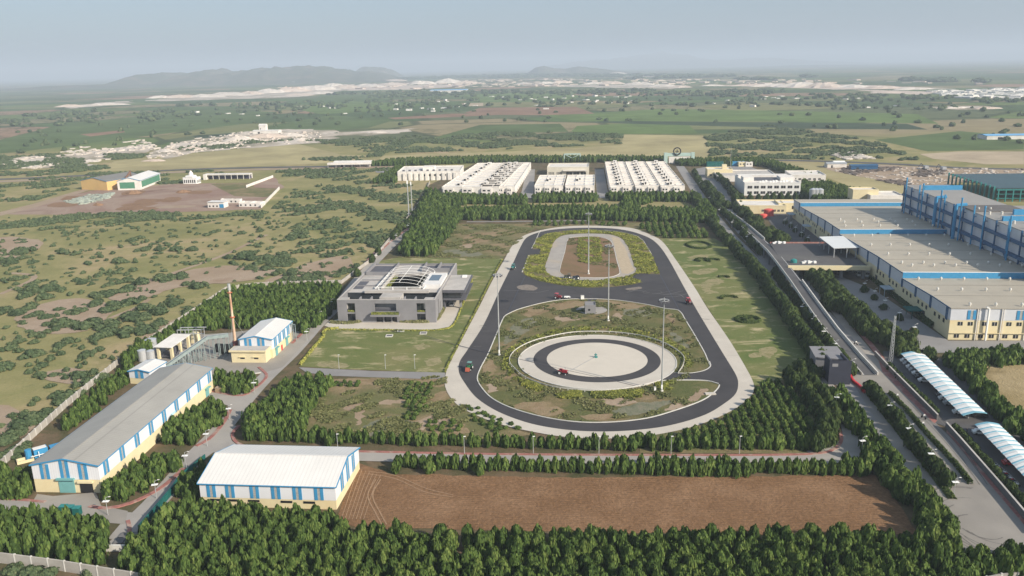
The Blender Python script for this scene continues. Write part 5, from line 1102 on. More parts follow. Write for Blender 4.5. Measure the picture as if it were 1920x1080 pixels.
# --- avenues
AT.put(line_pts(GP([(1543, 698), (1506, 642), (1470, 590), (1436, 542), (1404, 500), (1375, 470)]), 4.4, .15), (5.6, 7.2), (2.5, 3.2), 'large leafy tree in the row shading the lawn beside the avenue')
AT.put(line_pts(GP([(1368, 462), (1335, 425), (1312, 395), (1300, 372)]), 4.6, .2), (5, 6.5), (2.3, 3), 'tree in the far part of the row beside the avenue')
AT.put(line_pts(GP([(1592, 704), (1575, 680), (1543, 638), (1511, 596), (1478, 552), (1452, 518)]), 4.0, .15), (3.6, 5.0), (1.7, 2.2), 'small tree under the lamps between avenue lane and ramp')
AT.put(line_pts(GP([(1425, 478), (1390, 435), (1350, 395), (1318, 355), (1300, 325)]), 5, .2), (4, 5.6), (2, 2.6), 'tree in the far median of the avenue')
AT.put(line_pts(GP([(1632, 738), (1660, 772), (1690, 808), (1722, 850), (1755, 893), (1780, 924)]), 3.9, .1), (4.0, 5.0), (1.7, 2.3), 'tree planted in the lamp-lined median of the avenue')
zone(AT, 'big dark tree in the belt between ramp and factory yard', [(1510, 522), (1545, 520), (1580, 556), (1640, 612), (1718, 668), (1690, 678), (1650, 652), (1600, 620), (1550, 575)], 4.0, (5.6, 7.6), (2.4, 3.2), .25)
zone(AT, 'dark tree in the belt between upper ramp and paved yard', [(1380, 398), (1402, 402), (1442, 440), (1478, 456), (1470, 462), (1440, 458), (1402, 424)], 4.2, (5, 7), (2.4, 3.1), .25)
zone(AT, 'tree at the end of the factory yard', [(1690, 666), (1720, 668), (1745, 678), (1700, 684)], 4.0, (4.5, 6), (2.2, 2.8), .2)
zone(AT, 'dark tree behind the gatehouse by the lawn corner', [(1478, 698), (1530, 690), (1528, 712), (1500, 718)], 3.4, (4, 5.5), (2, 2.6), .2)
zone(AT, 'tree in the dense rim of the young plantation by the curving road', [(1462, 712), (1520, 722), (1558, 770), (1572, 812), (1560, 845), (1528, 848), (1538, 800), (1510, 755)], 3.3, (4.8, 6.4), (1.8, 2.5), .25)
AT.put(line_pts(GP([(1322, 352), (1360, 392), (1385, 392), (1372, 362), (1345, 335)]), 5, .3), (5, 7), (2.4, 3.2), 'leafy tree beside the white training block')
AT.put(line_pts(GP([(1390, 382), (1440, 381), (1510, 376)]), 6, .1), (6, 8), (2.2, 2.8), 'leafy tree in front of the white training block')
AT.put(line_pts(GP([(1665, 690), (1700, 724), (1758, 780)]), 2.5, .1), (1.8, 2.6), (1.0, 1.4), 'low garden tree in the strip behind the longer grey wall')
AT.put(line_pts(GP([(1790, 808), (1830, 852), (1880, 905), (1935, 965)]), 2.6, .1), (1.8, 2.6), (1.0, 1.4), 'low garden tree in the strip beside parked motorcycles')
AT.put(np.array(GP([(1620, 549), (1638, 563), (1657, 582), (1686, 602), (1472, 421), (1482, 428), (1490, 436), (1502, 445), (1513, 456)])), (2.4, 3.4), (1.4, 1.9), 'small potted-size tree on the paved factory yard under a lamp')
# --- young plantations in rows
zone(YT, 'young conical tree in the planted rows beside the lower curve of the track', [(1240, 842), (1300, 812), (1370, 782), (1415, 748), (1430, 722), (1462, 714), (1505, 752), (1535, 800), (1526, 846)], 2.5, (2.1, 3.0), (1.0, 1.3), .08, 3.7)
zone(YT, 'young tree in the rows above the right end of the track', [(1190, 424), (1300, 420), (1330, 446), (1240, 450), (1215, 437)], 4.0, (2.8, 3.8), (1.5, 1.9), .08, 5.5)
zone(YT, 'young tree in rows above the track top', [(990, 417), (1180, 420), (1180, 426), (1100, 422), (1000, 426)], 4.5, (2, 3), (1.2, 1.6), .2)
zone(YT, 'sapling in the weedy rows left of the lower track curve', [(760, 722), (815, 718), (818, 735), (800, 745), (800, 775), (760, 795), (756, 760)], 2.2, (1.2, 1.8), (.8, 1.1), .15, 3.0)
zone(YT, 'sapling in the weedy rows left of the lower track curve', [(790, 790), (850, 790), (880, 815), (800, 815)], 2.4, (1.0, 1.5), (.8, 1.0), .2)
zone(YT, 'sapling in the weedy rows left of the lower track curve', [(618, 720), (680, 718), (680, 728), (618, 730)], 2.4, (1.0, 1.6), (.8, 1.1), .2)
zone(YT, 'sapling in the weedy rows left of the lower track curve', [(870, 755), (990, 812), (920, 812), (880, 785)], 2.6, (.9, 1.4), (.8, 1.1), .3)
# --- scrubland bushes: those that can be told apart, then the rest by density
big = [(462, 484, 46), (225, 492, 30), (205, 512, 16), (165, 495, 18), (145, 477, 18), (185, 477, 14), (120, 475, 24), (40, 475, 34), (20, 493, 30), (95, 487, 12), (250, 452, 20), (270, 470, 22), (300, 470, 20), (330, 470, 26), (360, 470, 24),
       (325, 444, 14), (305, 449, 10), (388, 442, 16), (370, 440, 12), (430, 485, 22), (290, 484, 14), (240, 528, 28), (250, 508, 20), (238, 515, 14), (180, 519, 12), (155, 532, 22), (145, 527, 18), (172, 534, 12), (210, 534, 18), (60, 535, 20),
       (30, 525, 24), (12, 514, 10), (60, 545, 34), (90, 545, 34), (50, 556, 30), (85, 560, 30), (115, 545, 22), (180, 556, 30), (205, 553, 30), (240, 545, 34), (265, 533, 34), (300, 525, 36), (340, 520, 30), (370, 540, 34), (350, 535, 24),
       (180, 572, 30), (215, 573, 32), (245, 570, 34), (270, 580, 36), (200, 585, 34), (150, 585, 26), (110, 582, 18), (75, 589, 22), (92, 596, 20), (55, 580, 28), (10, 585, 30), (240, 595, 34), (270, 600, 30), (300, 588, 40), (330, 570, 36), (355, 585, 30),
       (60, 575, 26), (35, 590, 30), (0, 590, 20), (175, 608, 36), (140, 590, 20), (120, 612, 44), (160, 615, 40), (210, 610, 40), (250, 600, 40), (200, 628, 44), (235, 625, 40), (270, 622, 38), (300, 610, 34), (85, 597, 24), (60, 594, 22),
       (35, 642, 24), (65, 643, 20), (20, 655, 28), (110, 650, 24), (130, 643, 26), (60, 665, 30), (75, 665, 26), (115, 665, 20), (15, 690, 36), (35, 660, 18), (80, 688, 26), (75, 705, 26), (150, 708, 36), (165, 667, 22), (55, 700, 18), (95, 726, 16),
       (190, 710, 34), (130, 745, 40), (165, 720, 38), (110, 745, 36), (60, 790, 40), (40, 800, 44), (75, 785, 36), (20, 820, 40), (10, 830, 44), (90, 775, 30), (48, 782, 28), (25, 782, 20), (45, 840, 36), (30, 850, 40), (0, 862, 40), (110, 758, 30), (25, 1075, 40), (60, 1078, 44), (165, 1078, 26), (90, 1079, 40)]
def scrub_label(px, py, head='thorn bush '):
    a = 'at the left picture edge' if px < 70 else 'left of the middle scrub path' if px < 190 else 'in the middle of the scrub' if px < 300 else 'toward the office wood'
    b_ = 'just below the red earth yard' if py < 465 else 'in the upper scrubland' if py < 530 else 'on the mid scrubland' if py < 600 else 'level with the silver tanks' if py < 690 else 'along the lower boundary wall' if py < 900 else 'under the panelled front wall'
    return head + b_ + ', ' + a
for px, py, w_ in big:
    x, y = G(px, py); d = sqrt(x * x + y * y + CH * CH); R = w_ / 2.4 / FPX * d
    SB.items.append((x, y, min(4.2, max(1.6, R * .75)), R * 1.05, scrub_label(px, py), 0.0))
    for q in range(2): SB.items.append((x + random.uniform(-1, 1) * R, y + random.uniform(-1, 1) * R * 1.3, min(3, R * .55), R * random.uniform(.5, .8), scrub_label(px, py, 'side bush of a thorn clump '), 0.0))
def val(x, y, s, seed=0):
    return (np.sin(x * s + seed) * np.cos(y * s * 1.3 + seed * 2) + .6 * np.sin(x * s * 2.3 + y * s * 1.7 + seed) + .5 * np.cos(x * s * 3.9 - y * s * 4.3 + seed * 3))
def scatter(K, label, poly, n, h, r, s=.03, thr=.3, seed=1):
    W_ = GP(poly); P = np.array(W_); lo, hi = P.min(0), P.max(0); k = 0; out = []
    X = RNG.uniform(lo[0], hi[0], n * 6); Y = RNG.uniform(lo[1], hi[1], n * 6); m = inside(X, Y, W_) & (val(X, Y, s, seed) > thr); X, Y = X[m][:n], Y[m][:n]; K.put(np.stack([X, Y], 1), h, r, label)
for q_, s_, n_ in ((.5, 1, 500), (.5, 5, 300), (-9, 9, 230)): scatter(SB, 'small thorn bush scattered between larger clumps on the scrubland', [(-60, 860), (115, 758), (230, 660), (325, 602), (425, 540), (640, 525), (700, 480), (760, 410), (500, 402), (-60, 410)], n_, (.6, 1.9), (.7, 2.5), .035 + .02 * s_, q_, s_)
scatter(SB, 'thorn bush between office wood and red yard', [(420, 540), (640, 525), (700, 480), (770, 400), (795, 350), (700, 345), (560, 350), (500, 400), (560, 430), (500, 470)], 1250, (.9, 2.4), (1.1, 3.2), .055, .2, 3)
scatter(SB, 'thorn bush in the strip below the red yard', [(-60, 430), (130, 404), (300, 396), (500, 398), (490, 410), (300, 412), (160, 425), (-60, 445)], 700, (1.0, 2.2), (1.2, 3.0), .03, -.3, 2)
scatter(SB, 'thorn bush near the left highway', [(-60, 380), (-60, 330), (200, 325), (320, 322), (740, 316), (690, 345), (540, 350), (520, 326), (460, 330), (420, 330), (330, 345), (150, 350), (60, 378)], 1300, (1.0, 2.6), (1.4, 3.6), .03, .1, 4)
scatter(SB, 'thorn bush on open ground behind the housing', [(560, 300), (700, 290), (740, 268), (800, 262), (900, 250), (1060, 248), (1165, 252), (1165, 270), (960, 280), (720, 288), (700, 304)], 1900, (1.5, 3.2), (1.8, 4.5), .03, .1, 5)
scatter(SB, 'thorn bush beyond the left highway', [(-60, 330), (0, 290), (280, 290), (200, 318), (60, 330)], 900, (1.5, 3), (1.8, 4.5), .03, .1, 6)
scatter(SB, 'thorn bush on the plain beyond the gate', [(1320, 255), (1440, 235), (1640, 265), (1700, 288), (1740, 300), (1640, 302), (1440, 297), (1335, 297)], 2600, (1.4, 3), (1.6, 4.2), .035, .0, 7)
scatter(SB, 'thorn bush among quarry fields', [(300, 285), (480, 268), (620, 262), (780, 255), (800, 262), (720, 290), (560, 262), (400, 282)], 500, (1.5, 3), (1.8, 4), .03, -.2, 8)
scatter(SB, 'thorn bush on the quarry floor', [(280, 290), (420, 262), (470, 256), (560, 262), (400, 278)], 220, (1.5, 3), (1.8, 3.5), .04, .3, 9)
# --- trees among the far fields
for lb_, pl_z, n_ in (('dark round tree standing alone in far fields above the mills', [(0, 300), (0, 225), (320, 205), (320, 262), (100, 285)], 60), ('dark round tree in far fields below the left quarry band', [(320, 205), (640, 188), (640, 240), (320, 262)], 60), ('dark round tree in the patchwork beyond the housing', [(640, 188), (1000, 180), (1000, 232), (640, 240)], 60),
    ('dark round tree in the green fields beyond the main gate', [(1000, 180), (1450, 180), (1450, 232), (1000, 232)], 60), ('dark round tree in the far fields beyond the press hall', [(1450, 182), (1920, 200), (1920, 280), (1450, 235)], 70)):
    scatter(FT, lb_, pl_z, n_, (3.5, 6), (3, 5.5), .01, -.8, 2)
FT.n_max = len(FT.items)
for lb_, xa, xb in (('above the yellow mill', 0, 330), ('under the left hills', 331, 620), ('near the blue works hall', 621, 930), ('beyond the clubhouse', 931, 1200), ('beyond the main gate', 1201, 1450), ('beyond the building site', 1451, 1700), ('near the right horizon village', 1701, 1920)):
    f_ = lambda x: 215 - 40 * min(1, x / 900) if x < 1500 else 175 + (x - 1500) * .025
    scatter(FT, 'hazy far tree ' + lb_, [(xa, f_(xa)), (xb, f_(xb)), (xb, f_(xb) + 26), (xa, f_(xa) + 26)], 45, (6, 9), (6, 10), .004, -.3, 3)
scatter(FT, 'hazy tree between farmland plots toward the horizon', [(300, 200), (640, 176), (900, 166), (1300, 170), (1700, 172), (1920, 180), (1920, 190), (1300, 180), (900, 176), (500, 196)], 330, (6, 10), (8, 17), .002, .1, 4)
scatter(FT, 'hazy tree between farmland plots toward the horizon', [(700, 150), (1000, 140), (1600, 145), (1900, 158), (1700, 152), (1300, 149), (1000, 148)], 900, (10, 20), (24, 50), .001, -.2, 5)
for K in (PT, AT, YT, SB, FT): K.build()
# --- ground cover
def cover(name, label, polys, n, size, mat, h=.6, seed=1, tb=0.0, s=.12, thr=-9, z=.36, holes=()):
    r = np.random.default_rng(seed); V = []; T = []
    for poly in polys:
        Wp = GP(poly); P = np.array(Wp); lo, hi = P.min(0), P.max(0); m = int(n)
        X = r.uniform(lo[0], hi[0], m * 4); Y = r.uniform(lo[1], hi[1], m * 4); k = inside(X, Y, Wp) & (val(X, Y, s, seed) > thr)
        for hp in holes: k &= ~inside(X, Y, GP(hp))
        X, Y = X[k][:m], Y[k][:m]; c = val(X, Y, .25, seed + 3) * .13 + r.normal(0, .1, len(X)) + .45 + tb; q = 7
        cx = np.repeat(X, q) + r.normal(0, size * .45, len(X) * q); cy = np.repeat(Y, q) + r.normal(0, size * .45, len(X) * q); cz = z + r.random(len(cx)) * h
        C = np.stack([cx, cy, cz], 1); nr = r.normal(0, .6, (len(cx), 3)) + np.array([0, 0, 1.0]); nr /= np.linalg.norm(nr, axis=1)[:, None]
        a = np.cross(nr, r.normal(0, 1, (len(cx), 3))); a /= np.linalg.norm(a, axis=1)[:, None]; b_ = np.cross(nr, a); sz = size * (.3 + .3 * r.random(len(cx)))[:, None]
        V.append(np.stack([C + a * sz, C + b_ * sz, C - a * sz, C - b_ * sz], 1).reshape(-1, 3)); T.append(np.clip(np.repeat(c, q) + r.normal(0, .14, len(cx)), 0, 1))
    me = quads_mesh(name, np.concatenate(V), [mat], np.concatenate(T)); return setp(link(name, me), label, 'ground cover', None, 'stuff')
UPI = [(1006.7, 449), (1000, 465), (1014, 468.4), (1012, 478.5), (991, 481), (980, 511), (987, 518), (1013, 528), (1055, 536), (1102, 540), (1146, 538.7), (1185.5, 534), (1202, 529.5), (1196, 526), (1184, 523), (1192, 514), (1236, 515), (1222, 480), (1206, 454), (1193, 444), (1167, 437.5), (1133, 433.6), (1102, 432.3), (1055, 435), (1026, 440)]
LOOP = [(1107, 438), (1145, 440), (1166, 447), (1179, 465), (1190, 497), (1194, 512), (1181, 519), (1120, 528), (1081, 527), (1055, 524), (1035, 520), (1023, 511), (1020, 502), (1027, 481), (1037, 454), (1051, 443), (1070, 439.5)]
cover('yellow_ground_cover', 'bright yellow-green ground cover around the upper island loop', [UPI], 5000, .65, leafY, .45, 2, .05, holes=[LOOP], s=.2, thr=-.7)
cover('yellow_ground_cover', 'yellow-green planting in the middle of the upper loop island', [[(1085, 447), (1122, 446), (1130, 470), (1128, 490), (1110, 497), (1085, 492), (1083, 470)]], 1500, .65, leafY, .45, 3, .0, z=.42, s=.25, thr=-.5)
PADO = [(971, 682), (978, 662), (1000, 648), (1050, 635), (1118, 630), (1180, 635), (1235, 648), (1264, 667), (1272, 690), (1250, 716), (1190, 733), (1118, 738), (1050, 733), (1000, 715)]
cover('yellow_ground_cover', 'bright yellow-green ground cover ringing the round test pad', [[(950, 660), (985, 638), (1040, 620), (1100, 613), (1180, 618), (1240, 632), (1285, 655), (1300, 685), (1290, 694), (1278, 672), (1255, 650), (1180, 628), (1110, 622), (1040, 630), (985, 648), (960, 668), (955, 690), (985, 722), (960, 715), (940, 690)],
      [(1045, 742), (1085, 735), (1088, 748), (1050, 748)], [(1110, 738), (1160, 735), (1205, 735), (1200, 746), (1150, 750), (1115, 748)], [(1232, 720), (1262, 718), (1258, 732), (1235, 734)], [(985, 715), (1020, 730), (1010, 736), (980, 724)]], 1400, .7, leafY, .5, 4, -.06, s=.2, thr=-.95, holes=[PADO])
LOWI = [(955, 591), (1029, 569), (1100, 564), (1211, 574), (1270, 585), (1284, 601), (1318, 661), (1327, 683), (1310, 696), (1290, 695), (1295, 716), (1330, 720), (1343, 728), (1314, 752), (1211, 785), (1148, 791), (1086, 791), (1023, 783), (961, 765), (925, 747), (905, 727), (898, 711), (904, 692), (917, 667), (935, 623), (947, 597)]
cover('island_weeds', 'patchy olive weeds and low shrubs on the lower track island', [LOWI], 5200, .6, leafG, .35, 6, -.05, s=.2, thr=.35, holes=[PADO])
cover('field_weeds', 'patchy weeds on the unmown plots beside the track', [[(580, 722), (836, 706), (842, 745), (940, 800), (900, 828), (580, 825)], [(850, 422), (1005, 422), (945, 482), (810, 482)]], 3600, .7, leafG, .35, 7, .0, s=.15, thr=.25, z=.2)
cover('loop_weeds', 'thin green weeds on the brown soil inside the upper loop', [[(1066, 448), (1140, 448), (1155, 490), (1158, 505), (1110, 500), (1062, 470)]], 700, .6, leafG, .3, 8, -.1, s=.1, thr=.1, z=.42)
def hedge(label, line, w, h, mat, tb=0.0, z=.3, n=10, seed=1, cat='hedge'):
    r = np.random.default_rng(seed); L = catmull(line, False, .5); V = []; T = []; P = np.array(L); m = len(P) * n
    i = r.integers(0, len(P) - 1, m); f = r.random(m)[:, None]; B = P[i] * (1 - f) + P[i + 1] * f; d = P[i + 1] - P[i]; d /= np.linalg.norm(d, axis=1)[:, None] + 1e-9
    u = r.uniform(-1, 1, m); vv = np.minimum(1, (1 - np.abs(u) ** 4) * r.uniform(.35, 1.1, m)); C = np.stack([B[:, 0] - d[:, 1] * u * w / 2, B[:, 1] + d[:, 0] * u * w / 2, z + h * vv], 1)
    nr = np.stack([-d[:, 1] * u, d[:, 0] * u, np.full(m, .8)], 1) + r.normal(0, .4, (m, 3)); nr /= np.linalg.norm(nr, axis=1)[:, None]; a = np.cross(nr, r.normal(0, 1, (m, 3))); a /= np.linalg.norm(a, axis=1)[:, None]; b_ = np.cross(nr, a); sz = (.18 + .2 * r.random(m))[:, None] * (.6 + w * .3)
    me = quads_mesh('hedge', np.stack([C + a * sz, C + b_ * sz, C - a * sz, C - b_ * sz], 1).reshape(-1, 3), [mat], np.clip(.45 + tb + r.normal(0, .15, m) + .1 * np.repeat(val(P[i][:, 0], P[i][:, 1], .3), 1), 0, 1)); return setp(link('hedge', me), label, cat)
hedge('bright yellow-green hedge edging the left road along the office lawn', GP([(562, 686), (590, 652), (608, 630), (606, 626), (612, 620), (635, 617)]), 1.1, .7, leafY, .22, n=16)
hedge('yellow-green hedge line between office drive and mown lawn', GP([(635, 619.5), (720, 620.5), (815, 621), (843, 616), (853, 606), (870, 566), (885, 526), (882, 521)]), .7, .5, leafY, .2, n=10, seed=2)
hedge('low hedge along the outer left edge of the test track', GP([(834, 700), (842, 682), (870, 627), (895, 578), (921, 525), (942, 488)]), .8, .6, leafY, -.05, n=8, seed=3)
hedge('dark clipped hedge splitting the two forecourt lanes', GP([(1668, 740), (1700, 772), (1740, 818), (1790, 872), (1820, 910)]), 1.3, 1.1, leafB, .15, n=26, seed=4)
hedge('planted hedge strip beneath the median trees of the avenue', GP([(1626, 736), (1660, 778), (1722, 856), (1786, 938)]), 2.0, .6, leafB, .25, n=22, seed=5)
hedge('shrub bed at the front left foot of the grey office building', GP([(618, 606), (640, 608), (665, 607), (685, 603)]), 1.8, 1.0, leafG, .25, n=24, seed=6)
hedge('shrub bed at the front right foot of the grey office building', GP([(750, 605), (790, 606), (815, 603), (826, 590), (832, 578)]), 1.8, 1.0, leafG, .25, n=24, seed=7)
hedge('yellow flowering hedge along the factory yard belt', GP([(1540, 528), (1600, 590), (1660, 640), (1700, 668)]), 1.6, 1.2, leafY, -.1, n=22, seed=8)
hedge('dark hedge against the shaded side of the main factory', [(161 - 2.2 + (y - 286) * .115, y) for y in range(300, 400, 8)], 2.2, 2.2, leafB, -.1, n=40, seed=9)
hedge('thin hedge between office lawn and weedy field', GP([(745, 484), (840, 484.5), (940, 485)]), .7, .5, leafG, .2, n=8, seed=10)
def lab_hedge(label, x0, x1, y0, y1, z, seed, w=1.4, h=.8):
    p = [rot2((x0, y0), LO, LA), rot2(((x0 + x1) / 2, (y0 + y1) / 2), LO, LA), rot2((x1, y1), LO, LA)]; hedge(label, p, w, h, leafY, -.08, z, 30, seed, 'planting')
lab_hedge('trailing planting on the entrance canopy of the grey office building', 14.4, 25.4, -1.2, -1.2, 4.15, 11, 1.6, .8)
lab_hedge('courtyard planting along the near side under the arched ribs', 15, 30, 19.6, 19.6, 8.2, 12); lab_hedge('courtyard planting along the left side under the arched ribs', 15.3, 15.3, 20, 43, 8.2, 13); lab_hedge('courtyard planting along the right side under the arched ribs', 29.8, 29.8, 20, 43, 8.2, 14)
lab_hedge('planter greenery in the left tall recess of the office building', 4.2, 7.0, .8, .8, 4.5, 15, 1.0, .7); lab_hedge('planter greenery in the right tall recess of the office building', 32.9, 35.9, .8, .8, 4.5, 16, 1.0, .7)
def ringhedge(label, px, py, rx, ry, seed, gap=1.0):
    x, y = G(px, py); pts = [(x + rx * cos(a * pi / 12), y + ry * sin(a * pi / 12)) for a in range(int(25 * gap))]; hedge(label, pts, 1.5, .9, leafB, .25, .2, 40, seed, 'topiary hedge')
ringhedge('oval clipped hedge with a spiral centre on the right lawn', 1402, 601, 4.6, 4.2, 20); ringhedge('inner clipped ring inside the oval hedge on the right lawn', 1402, 600, 1.6, 1.6, 21)
ringhedge('oval clipped hedge at the far end of the right lawn', 1310, 461, 6.5, 9, 22); ringhedge('small curved clipped hedge left of a pair on the right lawn', 1317, 489, 3.5, 3, 23, .7); ringhedge('small curved clipped hedge right of a pair on the right lawn', 1336, 489.5, 3.2, 3, 24, .7)
ringhedge('clipped scroll hedge on the middle of the right lawn', 1366, 560, 3.5, 2.6, 25, .6); ringhedge('clipped L-shaped hedge by the scroll hedge on the right lawn', 1356, 522, 2.6, 2, 26, .4)
# ------------------------------------------------------------------ lamps and masts
def lamp_proto(two=True, h=4.6):
    r = thing('street_lamp', 'solar street lamp', 'street lamp', (0, 0, 0)); MB().cyl(0, 0, 0, h, .09, .06, 6).build('pole', steel, r)
    MB().box(-.75, .75, -.45, .45, h - .95, h - .88).build('solar_panel', white, r); MB().bar((0, 0, h), (.9, 0, h + .25), .08).build('arm', steel, r); MB().box(.7, 1.2, -.12, .12, h + .2, h + .3).build('lamp_head', offw, r)
    return r
lp0 = lamp_proto(); first = [True]
def lamp(px, py, label, rot=0.0, group='solar street lamps along campus roads'):
    x, y = G(px, py)
    if first[0]: lp0.location = (x, y, .25); lp0['label'] = label; lp0['group'] = group; lp0.rotation_euler = (0, 0, rot); first[0] = False; return
    r = dup(lp0, (x, y, .25), rot, label)
for px, py, lb in ((576, 640, 'by the boiler house corner'), (600, 606, 'beside the wood left of the office'), (622, 582, 'in the shade left of the office'), (478, 739, 'beside the block behind the long warehouse'), (431, 789, 'at the tip of the tree block by the junction'),
                   (389, 838, 'at the lower corner of the junction tree block'), (350, 880, 'at the top of the curving kerb'), (294, 936, 'midway on the curving kerb'), (203, 968, 'at the warehouse mouth kerb'),
                   (706, 492, 'on the perimeter road just above the office'), (718, 478, 'second up the perimeter road from the office'), (732, 466, 'third up the perimeter road from the office'), (743, 453, 'at the top of the perimeter road'), (765, 434, 'where the perimeter road meets the wood'),
                   (1567, 768, 'among diagonal trees right of the curving road'), (1600, 815, 'beside the curving road at its widest'), (1615, 852, 'at the corner where two roads meet'),
                   (1667, 784, 'first in the avenue median from the barriers'), (1702, 828, 'second in the avenue median from the barriers'), (1743, 877, 'third in the avenue median from the barriers'), (1788, 932, 'at the end of the avenue median'),
                   (1503, 592, 'beside the ramp near the deck'), (1524, 616, 'beside the ramp, below the deck lamp'), (1543, 640, 'beside the middle of the ramp'), (1565, 664, 'beside the lower ramp'), (1596, 700, 'at the foot of the ramp by the gatehouse'),
                   (1620, 547, 'first on the factory yard from the deck'), (1639, 562, 'second on the factory yard from the deck'), (1658, 580, 'third on the factory yard from the deck'), (1685, 604, 'fourth on the factory yard from the deck'), (1713, 632, 'over the flowering bush on the factory yard'),
                   (1471, 424, 'farthest on the upper yard'), (1482, 430, 'second on the upper yard'), (1491, 438, 'third on the upper yard'), (1502, 448, 'fourth on the upper yard'), (1514, 458, 'nearest the deck on the upper yard'),
                   (1372, 428, 'on the avenue beside the upper ramp'), (1400, 456, 'on the avenue near the deck'), (1348, 404, 'on the avenue by the canteen'), (1330, 380, 'on the avenue by the training block'), (1312, 352, 'on the avenue near the portal')):
    lamp(px, py, 'white-panelled solar street lamp ' + lb, random.uniform(-.3, .3))
sp0 = None
for i, (px, lb) in enumerate(((634, 'just behind the white hall'), (871, 'left of the track bottom'), (1000, 'under the track curve, left part'), (1123, 'under the middle of the track curve'), (1258, 'under the track curve, right part'), (1386, 'by the young plantation'))):
    x, y = G(px, 853 if i else 848); lb = 'thin plain light pole on the lower road ' + lb
    if sp0 is None:
        sp0 = thing('light_pole', lb, 'light pole', (x, y, .2), 0, 'plain poles on the lower road'); MB().cyl(0, 0, 0, 5.2, .1, .06, 6).build('pole', steel, sp0); MB().box(-.1, .5, -.1, .1, 5.1, 5.25).build('lamp_head', white, sp0)
    else: dup(sp0, (x, y, .2), 0, lb)
for i, (px, lb) in enumerate(((636, 'left one of three by the side road'), (723, 'middle one of three by the side road'), (778, 'right one of three by the side road'))):
    dup(sp0, (*G(px, 693), .2), 0, 'thin plain light pole, ' + lb)
def mast(px, py, h, label, ring=True, w=.28):
    r = thing('floodlight_mast', label, 'floodlight mast', (*G(px, py), .3)); 
    pole = MB().cyl(0, 0, 0, h * .5, w, w * .75, 10).cyl(0, 0, h * .5, h, w * .75, w * .4, 10).build('pole', steel, r); MB().cyl(0, 0, 0, .5, w * 2.2, w * 1.6, 10).build('base', kerb, r)
    MB().box(-.25, .25, -.45, -.2, .9, 2.2).build('door', white, pole)
    if ring:
        a = MB(); f = MB()
        for k in range(12):
            t = 2 * pi * k / 12; t2 = 2 * pi * (k + 1) / 12; a.bar((1.5 * cos(t), 1.5 * sin(t), h - .8), (1.5 * cos(t2), 1.5 * sin(t2), h - .8), .14)
        for k in range(4): t = pi * k / 2; a.bar((0, 0, h - .5), (1.5 * cos(t), 1.5 * sin(t), h - .8), .1)
        a.build('ring', steel, r)
        for k in range(8): t = 2 * pi * k / 8; MB().box(1.5 * cos(t) - .3, 1.5 * cos(t) + .3, 1.5 * sin(t) - .3, 1.5 * sin(t) + .3, h - 1.4, h - .85).build('floodlight', dgrey, r)
    return r
mast(936.3, 668, 30.6, 'tall floodlight mast at the inner left edge of the lower track island')
mast(1240.5, 735, 30.6, 'tall floodlight mast in front of the round pad at right')
mast(1140.5, 603, 31.8, 'tall floodlight mast just right of the grey control hut')
mast(1103.5, 515, 31, 'tall floodlight mast on the brown upper loop island', w=.34)
mast(1369, 322, 23, 'thin bare mast standing beside the container yard', False, .2)
tw = thing('twin_mast', 'twin pale telecom poles beside the upper boundary wall', 'mast', (*G(769, 403), 0))
MB().cyl(-.9, 0, 0, 24, .4, .35, 8).build('pole', steel, tw); MB().cyl(1.3, 2, 0, 23, .35, .3, 8).build('pole', steel, tw); MB().box(-1.4, -.4, -.4, .4, 22, 24.5).box(.9, 1.7, 1.6, 2.4, 21, 23.2).build('antenna', white, tw); MB().box(-3, 3, -2, 4, 0, .5).build('plinth', kerb, tw)
MB().cyl(-.9, 0, 24.5, 42, .08, .05, 5).build('lightning_rod', steel, tw)
lt = thing('lattice_mast', 'slim lattice mast in front of the parking canopy', 'mast', (*G(1669.4, 682), 0)); m = MB()
for k in range(3): t = 2 * pi * k / 3; m.bar((.7 * cos(t), .7 * sin(t), 0), (.3 * cos(t), .3 * sin(t), 17), .11)
for q in range(14):
    s0, s1 = .7 - .4 * q / 14, .7 - .4 * (q + 1) / 14
    for k in range(3): t = 2 * pi * k / 3; t2 = 2 * pi * (k + 1) / 3; m.bar((s0 * cos(t), s0 * sin(t), q * 17 / 14), (s1 * cos(t2), s1 * sin(t2), (q + 1) * 17 / 14), .07)
m.build('lattice', steel, lt)
bx_ = thing('cable_box', 'small white post box beside the mast in front of the pad', 'box', (*G(1228, 735), .3)); MB().box(-.3, .3, -.3, .3, 0, 1.3).build('cabinet', white, bx_); MB().box(-.35, .35, -.35, .35, 1.3, 1.38).build('lid', kerb, bx_)
